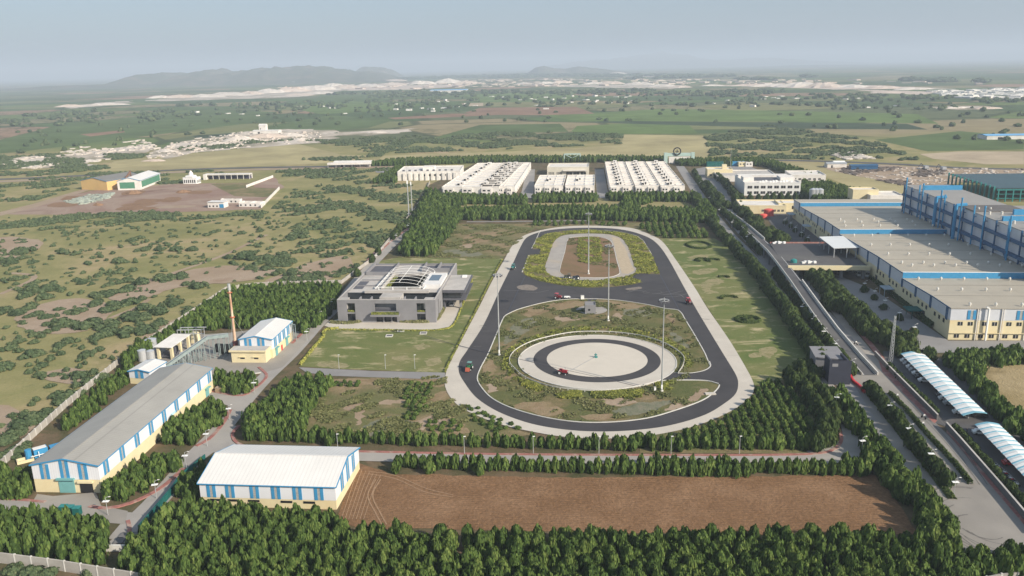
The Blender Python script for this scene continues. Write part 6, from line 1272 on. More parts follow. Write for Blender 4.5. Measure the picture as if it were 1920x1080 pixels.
# ------------------------------------------------------------------ boiler plant
ch = thing('chimney', 'tall slender rusty cream boiler chimney with steel top platform', 'chimney', (*G(444, 668), 0))
MB().cyl(0, 0, 0, 7, .62, .52, 14).cyl(0, 0, 7, 25, .52, .32, 14).build('stack', chim, ch); MB().cyl(0, 0, 14.8, 15.1, .9, .9, 12).cyl(0, 0, 24.0, 24.2, .9, .9, 12).build('platform', surf('rust_ring', (.40, .12, .06), .2, 2), ch)
MB().cyl(0, 0, 25, 27.3, .6, .55, 10).build('cowl', steel, ch); MB().cyl(0, 0, 0, 6.0, 1.1, .9, 12).build('stack_foot', surf('maroon_base', (.16, .05, .05), .2, 1), ch)
for k in range(3): t = 2 * pi * k / 3 + .5; MB().bar((0, 0, 15), (7 * cos(t), 7 * sin(t), .2), .05).build('guy_wire', steel, ch)
def tank(label, px, py, r_, h_, mt=steel):
    o = thing('storage_tank', label, 'tank', (*G(px, py), .2), 0, 'silver tanks by the boiler plant'); MB().cyl(0, 0, 0, h_, r_, r_, 18).build('shell', mt, o); MB().cyl(0, 0, h_, h_ + .4, r_ + .04, .3, 18).build('lid', mt, o)
    MB().bar((r_ + .1, 0, 0), (r_ + .1, 0, h_ + .3), .12).build('ladder', dgrey, o)
silver = surf('silver_tank', (.55, .56, .57), .1, 1, .35, .5, metal=.4)
tank('larger silver tank behind the pair, against the trees', 285, 657, 2.1, 4.2, silver); tank('left one of the pair of silver tanks', 268, 677, 1.5, 4.0, silver); tank('right one of the pair of silver tanks', 284, 675, 1.45, 3.4, silver)
tank('small silver vessel beneath the conveyor', 346, 680, 1.2, 3.6, silver); tank('smallest silver vessel beneath the conveyor end', 357, 680, .9, 3.2, silver)
ps = thing('plant_shelter', 'white flat-roofed shelter on cream pillars over plant machinery', 'shelter', (*G(296, 675), 0), radians(-10))
MB().prism([(-.6, 5.0), (12.4, 5.8), (12.4, 5.98), (-.6, 5.18)], 'x', -.6, 6.4).build('roof', offw, ps)
for x in (0, 5.2):
    for y in (0, 5.5, 11): MB().box(x, x + .9, y, y + .9, 0, 5.0 + .06 * y).build('pillar', yellow, ps)
mc = MB().box(1, 5, 2, 4, 0, 2.4).cyl(3, 7, 0, 3, 1.2, 1.2, 10).bar((0, 1, 1.2), (6, 1, 1.2), .4).bar((5.5, 1, 0), (5.5, 9, 3.4), .5).build('machinery', dgrey, ps)
cv = thing('conveyor', 'inclined grey-green covered conveyor on steel legs running to the boiler', 'conveyor', (0, 0, 0))
A = Vector((*G(310, 692), .8)); B = Vector((*G(388, 633, 8.5), 8.5)); C_ = Vector((*G(428, 628, 8.5), 8.5))
MB().bar(A, B, 1.5, 1.0).bar(B, C_, 1.5, 1.2).build('gallery', steelg, cv); MB().bar(A + Vector((0, -.8, .9)), B + Vector((0, -.8, .9)), .12).bar(B + Vector((0, -.8, .9)), C_ + Vector((0, -.8, .9)), .12).build('handrail', steel, cv)
for k in range(1, 8):
    p = A.lerp(B, k / 8); m = MB()
    for s in (-.7, .7): m.bar((p.x + s, p.y - .5, 0), (p.x + s * .6, p.y, p.z - .4), .18).bar((p.x + s, p.y + .9, 0), (p.x + s * .6, p.y, p.z - .4), .18)
    m.bar((p.x - .7, p.y - .5, p.z * .5), (p.x + .7, p.y - .5, p.z * .5), .12).bar((p.x - .7, p.y - .5, .2), (p.x + .7, p.y - .5, p.z * .5), .1).build('trestle', steelg, cv)
for k in range(4): p = B.lerp(C_, (k + .5) / 4); MB().bar((p.x - .6, p.y, 0), (p.x - .6, p.y, 8), .2).bar((p.x + .6, p.y + .6, 0), (p.x + .6, p.y + .6, 8), .2).build('trestle', steelg, cv)
pf = thing('pipe_rack', 'steel pipe rack with cream vessel behind the conveyor', 'pipe rack', (*G(336, 650), 0)); m = MB()
for x in (0, 3, 6, 9):
    for y in (0, 3): m.bar((x, y, 0), (x, y, 6.6), .2)
m.bar((0, 0, 6.6), (10, 0, 6.6), .3).bar((0, 3, 6.6), (10, 3, 6.6), .3).bar((0, 0, 5), (10, 0, 5), .25).build('rack', steel, pf); MB().cyl(4.5, 5, 0, 4, 2.2, 1.6, 12).build('vessel', yellow, pf)
hb = thing('boiler_drum', 'black horizontal boiler drum beside the chimney', 'tank', (*G(418, 665), 0)); MB().bar((-2.5, 1, 2.2), (2.5, 0, 2.2), 3.6, 3.6, 14).build('drum', black, hb); MB().box(-2, -1, -.8, 2, 0, 1.2).box(1, 2, -.8, 2, 0, 1.2).build('saddle', steel, hb)
tkm = thing('water_plant', 'bright blue effluent treatment skid behind the warehouse corner', 'machinery', (*G(66, 862), 0), radians(40))
MB().box(0, 3.4, 0, 2.4, .3, 2.6).build('tank', blue, tkm); MB().box(4, 7.6, 0, 2.2, .3, 2.2).build('tank', blue, tkm); MB().box(8, 10.6, .2, 2, .3, 3.0).build('tank', blue, tkm)
MB().cyl(-1.2, 1, 0, 3, .8, .8, 10).build('vessel', blue, tkm); MB().bar((-1, -.8, 1.4), (11, -.8, 1.4), .16).bar((1, -.8, 0), (1, -.8, 2.4), .16).bar((5, -.8, 0), (5, -.8, 2), .16).bar((8, -.8, 0), (8, -.8, 2.8), .16).build('piping', white, tkm)
MB().box(0, 3.2, .4, 2.2, 2.6, 2.7).box(12, 14, 0, 2, 0, 1.4).build('deck', offw, tkm)
pt_ = thing('settling_pit', 'small open cream concrete pit beside the blue treatment skid', 'pit', (*G(33, 873), 0), radians(35)); MB().box(0, 4, 0, .3, 0, .9).box(0, 4, 2.2, 2.5, 0, .9).box(0, .3, .3, 2.2, 0, .9).box(3.7, 4, .3, 2.2, 0, .9).build('wall', yellow, pt_)
cr = thing('crate_stack', 'long brown timber crate at the end of the long warehouse', 'crate', (*G(404, 738), .3), radians(-4)); MB().box(0, 4.2, 0, 1.8, 0, 1.5).build('body', brownp, cr); MB().box(-.1, 4.3, -.1, 1.9, 1.5, 1.62).build('lid', bare, cr)
for i, (px, py) in enumerate(((112, 967), (124, 968), (137, 970))):
    b_ = thing('skip', 'dark green waste skip behind front-left trees, ' + ('left', 'middle', 'right')[i] + ' one of three', 'skip', (*G(px, py), 0), 0, 'green skips'); MB().box(0, 1.6, 0, 1.4, .2, 2.2).build('tub', greennet, b_); MB().box(-.05, 1.65, -.05, 1.45, 2.2, 2.3).build('rim', tealp, b_)
gb = thing('pallet_pile', 'pile of grey concrete slabs by the low culvert wall', 'slabs', (*G(212, 1024), .2)); 
for k in range(4): MB().box((k % 2) * 2.2, (k % 2) * 2.2 + 2, (k // 2) * 2.4, (k // 2) * 2.4 + 2.2, 0, .5).build('slab', wallg, gb)
for i, (px, py, lb) in enumerate(((752, 621, 'nearer the drive, left one'), (730, 631, 'lower left one'), (794, 626, 'right one'))):
    b_ = thing('drain_pit', 'white-rimmed square drain pit on the office lawn, ' + lb, 'drain pit', (*G(px, py), .2)); MB().box(-1.1, 1.1, -1.1, 1.1, 0, .12).build('grate', dgrey, b_); MB().box(-1.35, 1.35, -1.35, -1.1, 0, .3).box(-1.35, 1.35, 1.1, 1.35, 0, .3).box(-1.35, -1.1, -1.1, 1.1, 0, .3).box(1.1, 1.35, -1.1, 1.1, 0, .3).build('rim', kerb, b_)
for i, (px, py, lb) in enumerate(((1077, 743, 'below the round pad'), (1332, 741, 'at the right tip of the lower island'))):
    b_ = thing('inspection_slab', 'pale concrete inspection slab ' + lb, 'slab', (*G(px, py), .36)); MB().box(-1.6, 1.6, -.8, .8, 0, .35).build('slab', conc, b_); MB().box(-.3, .3, -.2, .2, .35, .42).build('handle', steel, b_)
# utility bits round the track
pv_ = thing('pivot_post', 'small green steering pivot at the centre of the round pad', 'post', (*G(1117, 673), .6)); MB().cyl(0, 0, 0, .3, .7, .7, 12).build('base', tealp, pv_); MB().cyl(0, 0, .3, 1.6, .15, .12, 8).build('post', tealp, pv_); MB().box(-.5, .5, -.2, .2, .8, 1.1).build('drum', tealp, pv_)
dark_line = thing('cable', 'long thin dark line across lawn, track and round pad', 'cable', (0, 0, 0)); MB().ring([(*p, 0) for p in catmull(GP([(795, 631), (822, 640), (870, 653), (914, 664), (955, 672), (1014, 686), (1060, 697), (1117, 709), (1192, 727)]), False, 4)], .14, .58, .66).build('line', dgrey, dark_line)  # thin dark grey strip laid over lawn, track and pad
cb2 = thing('tether', 'thin tether from the pad centre to the red tractor', 'cable', (0, 0, 0)); MB().ring([(*G(1116, 674), 0), (*G(1064, 703), 0)], .08, .9, .96).build('line', steel, cb2)
bc = thing('barrel', 'white box standing on the asphalt edge left of control hut', 'box', (*G(1092, 562), .36)); MB().box(-.7, .7, -.6, .6, 0, 1.5).build('body', white, bc); MB().box(-.75, .75, -.65, .65, 1.5, 1.6).build('lid', kerb, bc)
# ------------------------------------------------------------------ vehicles
def wheel(m, x, y, r_, w): # axle along x
    n = 14; m.add([(x + s * w / 2, y + r_ * cos(2 * pi * k / n), r_ + r_ * sin(2 * pi * k / n)) for s in (-1, 1) for k in range(n)], [(k, (k + 1) % n, n + (k + 1) % n, n + k) for k in range(n)] + [tuple(range(n))[::-1], tuple(range(n, 2 * n))])
def tractor(label, px, py, rot, body, roof, impl=None, trailer=False, z=.36):
    """front towards local -y"""
    r = thing('tractor', label, 'tractor', (*G(px, py), z), rot)
    bd = MB().box(-.42, .42, -1.9, -.1, .85, 1.55).prism([(-1.9, 1.55), (-.1, 1.55), (-.1, 1.75), (-1.7, 1.65)], 'x', -.38, .38).box(-.3, .3, -.1, 1.0, .6, 1.1).build('bonnet', body, r)
    MB().box(-.35, .35, -1.96, -1.9, .95, 1.45).build('grille', dgrey, bd); MB().box(-.36, -.16, -1.98, -1.9, 1.3, 1.45).build('headlight', white, bd); MB().box(.16, .36, -1.98, -1.9, 1.3, 1.45).build('headlight', white, bd)
    for x in (-.85, .85):
        a = MB(); wheel(a, x, .65, .78, .42); w_ = a.build('rear_wheel', black, r); c = MB(); wheel(c, x + (.03 if x > 0 else -.03), .65, .38, .44); q = c.build('rim', white, w_); q.location.z = .40
        a = MB(); wheel(a, x * .88, -1.45, .45, .26); w_ = a.build('front_wheel', black, r); c = MB(); wheel(c, x * .88 + (.02 if x > 0 else -.02), -1.45, .22, .28); q = c.build('rim', white, w_); q.location.z = .23
        MB().prism([(.0, 1.35), (.25, 1.7), (1.1, 1.7), (1.45, 1.35), (1.1, 1.6), (.25, 1.6)], 'x', x - .22, x + .22).build('mudguard', body, r)
    MB().box(-.3, .3, .5, .95, 1.1, 1.25).box(-.3, .3, .9, 1.0, 1.25, 1.7).build('seat', black, r); MB().bar((0, .1, 1.4), (0, .3, 1.75), .06).build('steering_column', dgrey, r); MB().cyl(.3, -1.0, 1.65, 2.5, .05, .05, 6).build('exhaust', dgrey, r)
    if roof:
        for x in (-.6, .6):
            for y in (.05, 1.15): MB().bar((x, y, 1.2), (x, y, 2.45), .08).build('roof_post', dgrey, r)
        MB().box(-.75, .75, -.15, 1.35, 2.45, 2.6).build('roof', roof, r)
    if impl: MB().prism([(-3.0, .4), (-1.98, .4), (-1.98, 1.5), (-2.4, 1.6)], 'x', -.7, .7).build('front_weight', impl, r)
    return r
greenp = surf('tractor_green', (.02, .13, .05), .1, 2, .4); redp = surf('tractor_red', (.28, .02, .03), .1, 2, .4); pinkp = surf('tractor_roof_red', (.45, .07, .09), .1, 2, .4); aquap = surf('tractor_aqua_roof', (.14, .28, .25), .1, 2, .4)
t1 = tractor('green tractor with aqua roof and orange front block on the left straight', 880, 695, radians(-12), greenp, aquap, orange)
t2 = tractor('red tractor without cab circling the inner pad ring', 1054, 704, radians(68), redp, None)
t3 = tractor('teal-roofed tractor heading up the left straight', 962, 506, radians(-14), tealp, surf('tractor_teal_roof', (.04, .22, .20), .1, 2, .4))
t4 = tractor('red tractor with red roof on the right straight', 1291, 571, radians(10), redp, pinkp)
t5 = tractor('dark cabbed tractor at the bottom of the upper loop', 1065, 523.5, radians(-85), surf('tractor_olive', (.05, .06, .04), .1, 2, .5), surf('tractor_olive_roof', (.12, .11, .08), .1, 2, .5))
t6 = tractor('dark tractor without cab parked nose to tail on the upper loop', 1081, 525, radians(-80), surf('tractor_navy', (.02, .03, .05), .1, 2, .5), None)
t7 = tractor('red tractor parked on the central asphalt left of the hut', 1046, 562, radians(60), redp, pinkp)
dr = thing('dynamometer_cart', 'small white test cart on the central asphalt', 'cart', (*G(1063, 561), .36)); MB().box(-1.2, 1.2, -.6, .6, .5, 1.0).build('body', white, dr); MB().box(1.2, 1.7, -.4, .4, .4, .8).build('ballast', steel, dr)
for x in (-.7, .7): a = MB(); wheel(a, 0, 0, .35, 1.4); w_ = a.build('wheel', black, dr); w_.rotation_euler = (0, 0, pi / 2); w_.location = (x, 0, 0)
def car(label, px, py, rot, body, z=.36, group=None):
    r = thing('parked_car', label, 'car', (*G(px, py), z), rot, group)
    b_ = MB().prism([(-2.05, .35), (2.05, .35), (2.08, .75), (1.95, .95), (1.1, 1.0), (-1.15, 1.0), (-2.0, .85), (-2.08, .6)], 'x', -.86, .86).prism([(-1.2, 1.0), (1.6, 1.0), (1.25, 1.42), (-.45, 1.45)], 'x', -.74, .74).build('body', body, r)
    MB().prism([(-1.17, 1.02), (-.95, 1.02), (-.42, 1.40), (-.55, 1.40)], 'x', -.70, .70).build('windscreen', glass, r); MB().prism([(-.8, 1.04), (1.35, 1.04), (1.12, 1.36), (-.35, 1.38)], 'x', -.76, .76).build('side_window', glass, r)
    for s in (-.6, .6): MB().box(s - .18, s + .18, -2.1, -2.0, .6, .78).build('headlight', steel, r)
    for x in (-.8, .8):
        for y in (-1.25, 1.3): a = MB(); wheel(a, x, y, .32, .22); a.build('wheel', black, r)
    return r
cw = surf('car_white', (.72, .72, .70), .03, 1, .25, .5); cs = surf('car_silver', (.35, .36, .37), .05, 1, .25, .5); ck = surf('car_black', (.02, .02, .022), .1, 1, .25, .5); crd = surf('car_red', (.35, .02, .02), .1, 1, .25, .5)
c0 = car('white car under the wing of the grey office building', 848, 574, radians(-5), cw, .33)
def pcar(label, px, py, rot, body):
    c = dup(c0, (*G(px, py), .34), rot, label)
    for ch_ in c.children:
        if ch_.name.startswith('body'): ch_.data = ch_.data.copy(); ch_.data.materials[0] = body
    return c
for i, (px, py) in enumerate(((1700, 681), (1705, 687), (1711, 693), (1716, 699), (1722, 705), (1728, 712), (1734, 718))):
    pcar(('white', 'silver', 'white', 'silver', 'white', 'dark', 'white')[i] + ' parked car under the longer canopy, ' + ('farthest in', 'second in', 'third in', 'middle one', 'fifth', 'next to last', 'last')[i] + (' of' if i not in (6, 5) else ' of') + ' the upper row', px, py, radians(82), (cw, cs, cw, cs, cw, ck, cw)[i])
for px, py, lb, bd in ((1768, 746, 'dark car half under the longer canopy', ck), (1773, 752, 'white car half under the longer canopy', cw), (1782, 761, 'silver car half under the longer canopy', cs), (1800, 778, 'white car at the near end of the longer canopy', cw), (1836, 783, 'black car parked beyond the end post of the longer canopy', ck), (1838, 816, 'white car at the head of the shorter canopy', cw), (1895, 874, 'dark red car under the shorter canopy', crd)):
    pcar(lb, px, py, radians(80), bd)
for px, py, lb in ((1613, 521, 'left'), (1627, 522, 'right')):
    b_ = thing('bus', 'white bus parked under the raised deck, ' + lb + ' one', 'bus', (*G(px, py), .3), radians(-6)); MB().box(-1.3, 1.3, 0, 9, .5, 3.0).build('body', cw, b_); MB().box(-1.2, 1.2, -.06, 0, 1.5, 2.6).build('windscreen', glass, b_); MB().box(-1.36, -1.3, .6, 8.6, 1.6, 2.5).build('side_window', glass, b_)
    for y in (1.6, 7.2): a = MB(); wheel(a, -1.1, y, .48, .3); wheel(a, 1.1, y, .48, .3); a.build('wheel', black, b_)
# loading truck on the deck, white sacks
for px, py, lb in ((1516, 494, 'heap of white sacks beside the green tank on the deck'), (1460, 457, 'white sack heap at the rear edge of the deck')):
    b_ = thing('sack_heap', lb, 'sacks', (*G(px, py, 6), 6.01)); 
    for k in range(5): MB().box(k * 1.4 - 3, k * 1.4 - 1.8, (k % 2) * .8, (k % 2) * .8 + 1.3, 0, .7 + .25 * (k % 3)).build('sack', white, b_)
for px, py, rr, hh, lb in ((1441, 405, 3.2, 4.2, 'large red upright tank'), (1431, 409, 2.6, 2.2, 'low red tank')):
    b_ = thing('red_tank', lb + ' below the cream pump room', 'tank', (*G(px, py), .2)); MB().cyl(0, 0, 0, hh, rr, rr, 16).build('shell', surf('orange_red' + str(int(rr * 10)), (.62, .10, .08), .1, 1), b_); MB().cyl(0, 0, hh, hh + .5, rr, rr * .5, 16).build('lid', bpy.data.materials['orange_red' + str(int(rr * 10))], b_)
for i, px in enumerate((1523, 1529, 1536)):
    b_ = thing('silo', 'pale round silo behind the upper factory roof, ' + ('left', 'middle', 'right')[i] + ' of three', 'tank', (*G(px, 378), 0), 0, 'pale silos'); MB().cyl(0, 0, 0, 9, 2.6, 2.6, 14).build('shell', silver, b_); MB().cyl(0, 0, 9, 10, 2.6, .5, 14).build('lid', silver, b_)
yt_ = thing('tipper_truck', 'dusty grey truck parked on the factory yard under trees', 'truck', (*G(1668, 618), .3), radians(-30)); MB().box(-1.2, 1.2, 0, 4.4, .9, 2.3).build('load_bed', dgrey, yt_); MB().box(-1.1, 1.1, -1.8, -.1, .7, 2.6).build('cab', steel, yt_)
for y in (-1, 2, 3.4): a = MB(); wheel(a, -1, y, .5, .3); wheel(a, 1, y, .5, .3); a.build('wheel', black, yt_)
# ------------------------------------------------------------------ people, motorcycles
def skin_person(name, pts, edges, radii, mat, parent=None):
    me = bpy.data.meshes.new(name); me.from_pydata(pts, edges, []); o = link(name, me, parent); o.modifiers.new('skin', 'SKIN'); 
    for i, v in enumerate(me.skin_vertices[0].data if me.skin_vertices else []): v.radius = (radii[i], radii[i])
    return o
def body_mesh(J, R, E):
    """one closed surface: tapered limbs grown by a Skin modifier, then applied"""
    me = bpy.data.meshes.new('body'); me.from_pydata(J, E, []); o = bpy.data.objects.new('body', me); COL.objects.link(o)
    bm = bmesh.new(); bm.from_mesh(me); L = bm.verts.layers.skin.verify(); bm.verts.ensure_lookup_table()
    for i, v in enumerate(bm.verts): v[L].radius = (R[i], R[i] * (.8 if i in (1, 2) else 1)); v[L].use_root = (i == 0)
    bm.to_mesh(me); bm.free(); o.modifiers.new('skin', 'SKIN'); ss = o.modifiers.new('sub', 'SUBSURF'); ss.levels = 1; ss.render_levels = 1
    dg = bpy.context.evaluated_depsgraph_get(); out = bpy.data.meshes.new_from_object(o.evaluated_get(dg)); bpy.data.objects.remove(o); return out
skinc = surf('skin_tone', (.24, .13, .08), .1, 3, .7); hair = surf('hair_black', (.01, .01, .01), .1, 3, .6)
def colour_person(me, top, legs, zt):
    for m_ in (legs, top, skinc, hair): me.materials.append(m_)
    for p in me.polygons:
        z = p.center.z; p.material_index = 3 if z > zt + .70 and p.center.y > -.06 or z > zt + .78 else (2 if z > zt + .54 or (abs(p.center.x) > .30 and z < zt + .12) else (1 if z > zt - .04 else 0))
Jst = [(0, 0, .95), (0, 0, 1.2), (0, .0, 1.42), (0, 0, 1.53), (0, -.01, 1.68), (-.2, 0, 1.41), (-.28, .02, 1.12), (-.33, -.06, .86), (.2, 0, 1.41), (.28, .02, 1.12), (.33, -.06, .86), (-.1, .0, .9), (-.12, -.1, .5), (-.12, .05, .07), (-.12, -.14, .03), (.1, 0, .9), (.12, .12, .5), (.12, .28, .1), (.12, .12, .03)]
Est = [(0, 1), (1, 2), (2, 3), (3, 4), (2, 5), (5, 6), (6, 7), (2, 8), (8, 9), (9, 10), (0, 11), (11, 12), (12, 13), (13, 14), (0, 15), (15, 16), (16, 17), (17, 18)]
Rst = [.15, .14, .15, .055, .10, .07, .05, .035, .07, .05, .035, .10, .07, .045, .04, .10, .07, .045, .04]
Jri = [(0, 0, .85), (0, -.08, 1.1), (0, -.14, 1.32), (0, -.16, 1.42), (0, -.19, 1.56), (-.2, -.14, 1.3), (-.27, -.3, 1.12), (-.3, -.52, 1.05), (.2, -.14, 1.3), (.27, -.3, 1.12), (.3, -.52, 1.05), (-.12, 0, .82), (-.22, -.36, .72), (-.2, -.22, .34), (-.2, -.36, .3), (.12, 0, .82), (.22, -.36, .72), (.2, -.22, .34), (.2, -.36, .3)]
me_walk = body_mesh(Jst, Rst, Est); colour_person(me_walk, skin_m, surf('trousers_grey', (.08, .08, .09), .1, 3), .95)
me_ride = body_mesh(Jri, Rst, Est); colour_person(me_ride, white, bpy.data.materials['trousers_grey'], .84)
for px, py, lb in ((1812, 816, 'person in dark clothes walking beside the low garden strip'), (1105, 557, 'person standing on the central asphalt behind the hut'), (1788, 716, 'person in pale shirt standing by the trees right of the canopy')):
    r = thing('person', lb, 'person', (*G(px, py), .36), random.uniform(0, 6)); link('body', me_walk, r).location = (0, 0, -.0)
mb_list = []
def motorbike(label, x, y, rot, mt, group=None):
    r = thing('motorcycle', label, 'motorcycle', (x, y, .36), rot, group); MB().box(-.14, .14, -.5, .25, .55, .85).bar((0, -.55, .8), (0, -.72, .35), .08).build('frame', mt, r); MB().box(-.13, .13, .1, .8, .78, .9).build('seat', black, r); MB().bar((-.35, -.5, 1.02), (.35, -.5, 1.02), .05).build('handlebar', steel, r)
    for yy in (-.72, .62): a = MB(); wheel(a, 0, yy, .31, .1); a.build('wheel', black, r)
    return r
for px, py, lb in ((1681, 748, 'white-shirted rider on a motorcycle beside the clipped hedge'), (1731, 787, 'white-shirted rider on a motorcycle at the end of the grey wall'), (1729, 801, 'rider on a dark motorcycle by the hedge opposite the wall end'), (1604, 648, 'rider on a motorcycle on the road right of the ramp')):
    x, y = G(px, py); motorbike('dark motorcycle ridden ' + ('beside the clipped hedge', 'past the end of the grey wall', 'by the hedge opposite the wall end', 'along the road right of the ramp')[len(mb_list) % 4], x, y, radians(20), ck)
    mb_list.append(1); r = thing('person', lb, 'person', (x, y, .36), radians(20)); link('body', me_ride, r)
proto = None; k = 0
L1 = GP([(1862, 876), (1885, 896), (1906, 916)])
for i, p in enumerate(line_pts(L1, .75, .05)):
    for rr in (0,):
        mt = (ck, cs, cw, crd)[i % 4]
        if i < 4: b_ = motorbike('parked motorcycle with ' + ('black', 'silver', 'white', 'red')[i] + ' tank in the packed row beside the garden strip', p[0], p[1], radians(75), mt, 'parked motorcycles'); mb_list.append(b_)
        else: dup(mb_list[4 + i % 4], (p[0], p[1], .36), radians(75 + random.uniform(-8, 8)), 'parked motorcycle with ' + ('black', 'silver', 'white', 'red')[i % 4] + ' tank in the packed row beside the garden strip')
fb_ = thing('flower_bush', 'red flowering bush under the lamp on the factory yard', 'bush', (*G(1712, 632), .3)); V, T = crown_arrays(991, 500, .16, lob_round(0)); c = link('foliage', quads_mesh('foliage', V, [leafB], T), fb_); c.scale = (1.7, 1.7, 3.4)
V, T = crown_arrays(992, 60, .12, lob_round(0), core=False); c = link('blossom', quads_mesh('blossom', V, [surf('red_blossom', (.5, .05, .04), .2, 3)], T), fb_); c.scale = (1.75, 1.75, 3.45)
# ------------------------------------------------------------------ far hills, heaps, villages
def ridge(name, label, prof, Y, depth, seed, base=0.0):
    """prof: photograph skyline points read at distance Y along the view"""
    rn = np.random.default_rng(seed); pts = []
    for px, py in prof:
        d = CF + CR * ((px - 960) / FPX) - CU * ((py - 540) / FPX); t = Y / d.y; pts.append((d.x * t, CH + d.z * t))
    pts.sort(); X = np.linspace(pts[0][0], pts[-1][0], 150); Z = np.interp(X, [p[0] for p in pts], [p[1] for p in pts]); m = 26; V = []; F = []
    for j in range(m):
        v = j / (m - 1); f = np.sin(pi * v) ** .9 if True else 1
        rid = 1 + .10 * np.sin(X * .012 + seed + 6 * v) + .07 * np.sin(X * .031 + 11 * v) + .04 * rn.normal(0, 1, len(X)); rid = rid if 0 < j < m - 1 else rid * 0
        rid = np.where(np.abs(v - .5) < .06, 1.0 + .015 * rn.normal(0, 1, len(X)), rid)
        for i in range(len(X)): V.append((X[i], Y + (v - .5) * depth, max(-2, (Z[i]) * f * rid[i] - 2)))
    n = len(X)
    for j in range(m - 1):
        for i in range(n - 1): F.append((j * n + i, j * n + i + 1, (j + 1) * n + i + 1, (j + 1) * n + i))
    me = bpy.data.meshes.new(name); me.from_pydata(V, [], F); me.polygons.foreach_set('use_smooth', [True] * len(me.polygons)); me.materials.append(hillm); return setp(link(name, me), kind='structure')
ridge('hills', '', [(250, 172), (275, 155), (300, 143), (312, 137), (328, 136), (345, 141), (370, 145), (383, 138), (395, 131), (412, 133), (440, 135), (470, 131), (500, 130), (530, 127), (560, 123), (575, 124), (600, 127), (640, 129), (665, 133), (700, 136), (760, 148)], 8200, 3000, 1)
ridge('hills', '', [(655, 150), (680, 128), (700, 125), (722, 127), (740, 136), (760, 150)], 10500, 1800, 2)
ridge('hills', '', [(985, 140), (1005, 126), (1020, 123), (1040, 128), (1060, 130), (1085, 124), (1110, 127), (1150, 132), (1200, 138), (1260, 140)], 10000, 1800, 3)
ridge('hills', '', [(1000, 128), (1080, 116), (1150, 111), (1200, 104), (1240, 100), (1285, 104), (1320, 112), (1370, 113), (1410, 109), (1460, 110), (1520, 114), (1600, 117), (1700, 125), (1800, 133), (1950, 140)], 21000, 4000, 4)
ridge('hills', '', [(1380, 128), (1500, 122), (1600, 121), (1700, 126), (1800, 129), (1880, 131), (1990, 132)], 14000, 2500, 5)
ridge('hills', '', [(-60, 172), (40, 165), (120, 160), (200, 158), (280, 160), (330, 165)], 7000, 1400, 6)
def heap(label, px, py, w, h, mt, seed):
    x, y = G(px, py); d = sqrt(x * x + y * y + CH * CH); W_ = w / FPX * d / 2 * 1.1; H_ = h / FPX * d * (.75 if py < 240 else .8); rn = np.random.default_rng(seed); n = 18; rings = [(1, -.05), (.86, .28), (.66, .6), (.42, .86), (.18, 1.0)]; V = []; F = []
    for q, (rr, zz) in enumerate(rings):
        for k in range(n):
            t = 2 * pi * k / n; j = 1 + .22 * sin(2 * t + seed) + .14 * sin(5 * t + seed * 2) + rn.normal(0, .05); V.append((x + W_ * rr * j * cos(t), y + W_ * .55 * rr * j * sin(t), max(-.3, H_ * zz * (1 + .12 * rn.normal())) if zz > 0 else -.5))
    for q in range(4):
        for k in range(n): F.append((q * n + k, q * n + (k + 1) % n, (q + 1) * n + (k + 1) % n, (q + 1) * n + k))
    F.append(tuple(range(4 * n, 5 * n))); me = bpy.data.meshes.new('stone_heap'); me.from_pydata(V, [], F); me.materials.append(mt); return setp(link('stone_heap', me), label, 'stone heap', 'quarry stone heaps')
hz_ = [(300, 184, 40, 5), (340, 183, 50, 6), (385, 182, 60, 6), (430, 179, 70, 7), (470, 177, 50, 7), (505, 174, 60, 8), (545, 172, 60, 10), (590, 169, 70, 10), (626, 164, 40, 9), (650, 166, 50, 8), (690, 163, 60, 7), (735, 160, 60, 6), (790, 158, 50, 8), (838, 156, 46, 9), (876, 157, 40, 6),
       (600, 176, 60, 5), (560, 179, 60, 4), (985, 158, 40, 4), (1025, 157, 40, 5), (1052, 156, 36, 6), (1115, 158, 40, 5), (1148, 158, 36, 7), (1200, 159, 50, 6), (1240, 162, 60, 5), (1275, 164, 50, 4), (1335, 161, 40, 3), (1400, 161, 50, 4), (1445, 162, 60, 6), (1500, 163, 70, 10), (1545, 164, 60, 10), (1600, 164, 60, 6), (1650, 166, 70, 5), (1710, 168, 60, 4),
       (1100, 139, 40, 4), (1130, 138, 44, 6), (1158, 139, 36, 4), (740, 152, 50, 4), (450, 264, 60, 9), (410, 272, 44, 6), (500, 258, 60, 8), (545, 256, 50, 7), (360, 280, 40, 5), (310, 284, 36, 5), (565, 264, 34, 6), (130, 200, 40, 4), (200, 197, 60, 4), (290, 302, 34, 4), (170, 303, 30, 4), (705, 249, 40, 4), (1660, 174, 60, 3), (1785, 203, 50, 4), (1850, 204, 40, 4), (520, 150, 40, 5)]
lms = ['a pale rubble slope', 'a rounded pinkish spoil mound', 'a low white stone mound', 'a long whitish spoil bank', 'a ragged cream waste heap']
where = lambda px, py: ('on the near quarry band above the highway' if py > 240 else 'below the far left hills' if px < 700 else 'behind the bright blue works hall' if px < 960 else 'on the far quarry line beyond the housing' if px < 1350 else 'on the far right quarry terrace')
cnt = {}
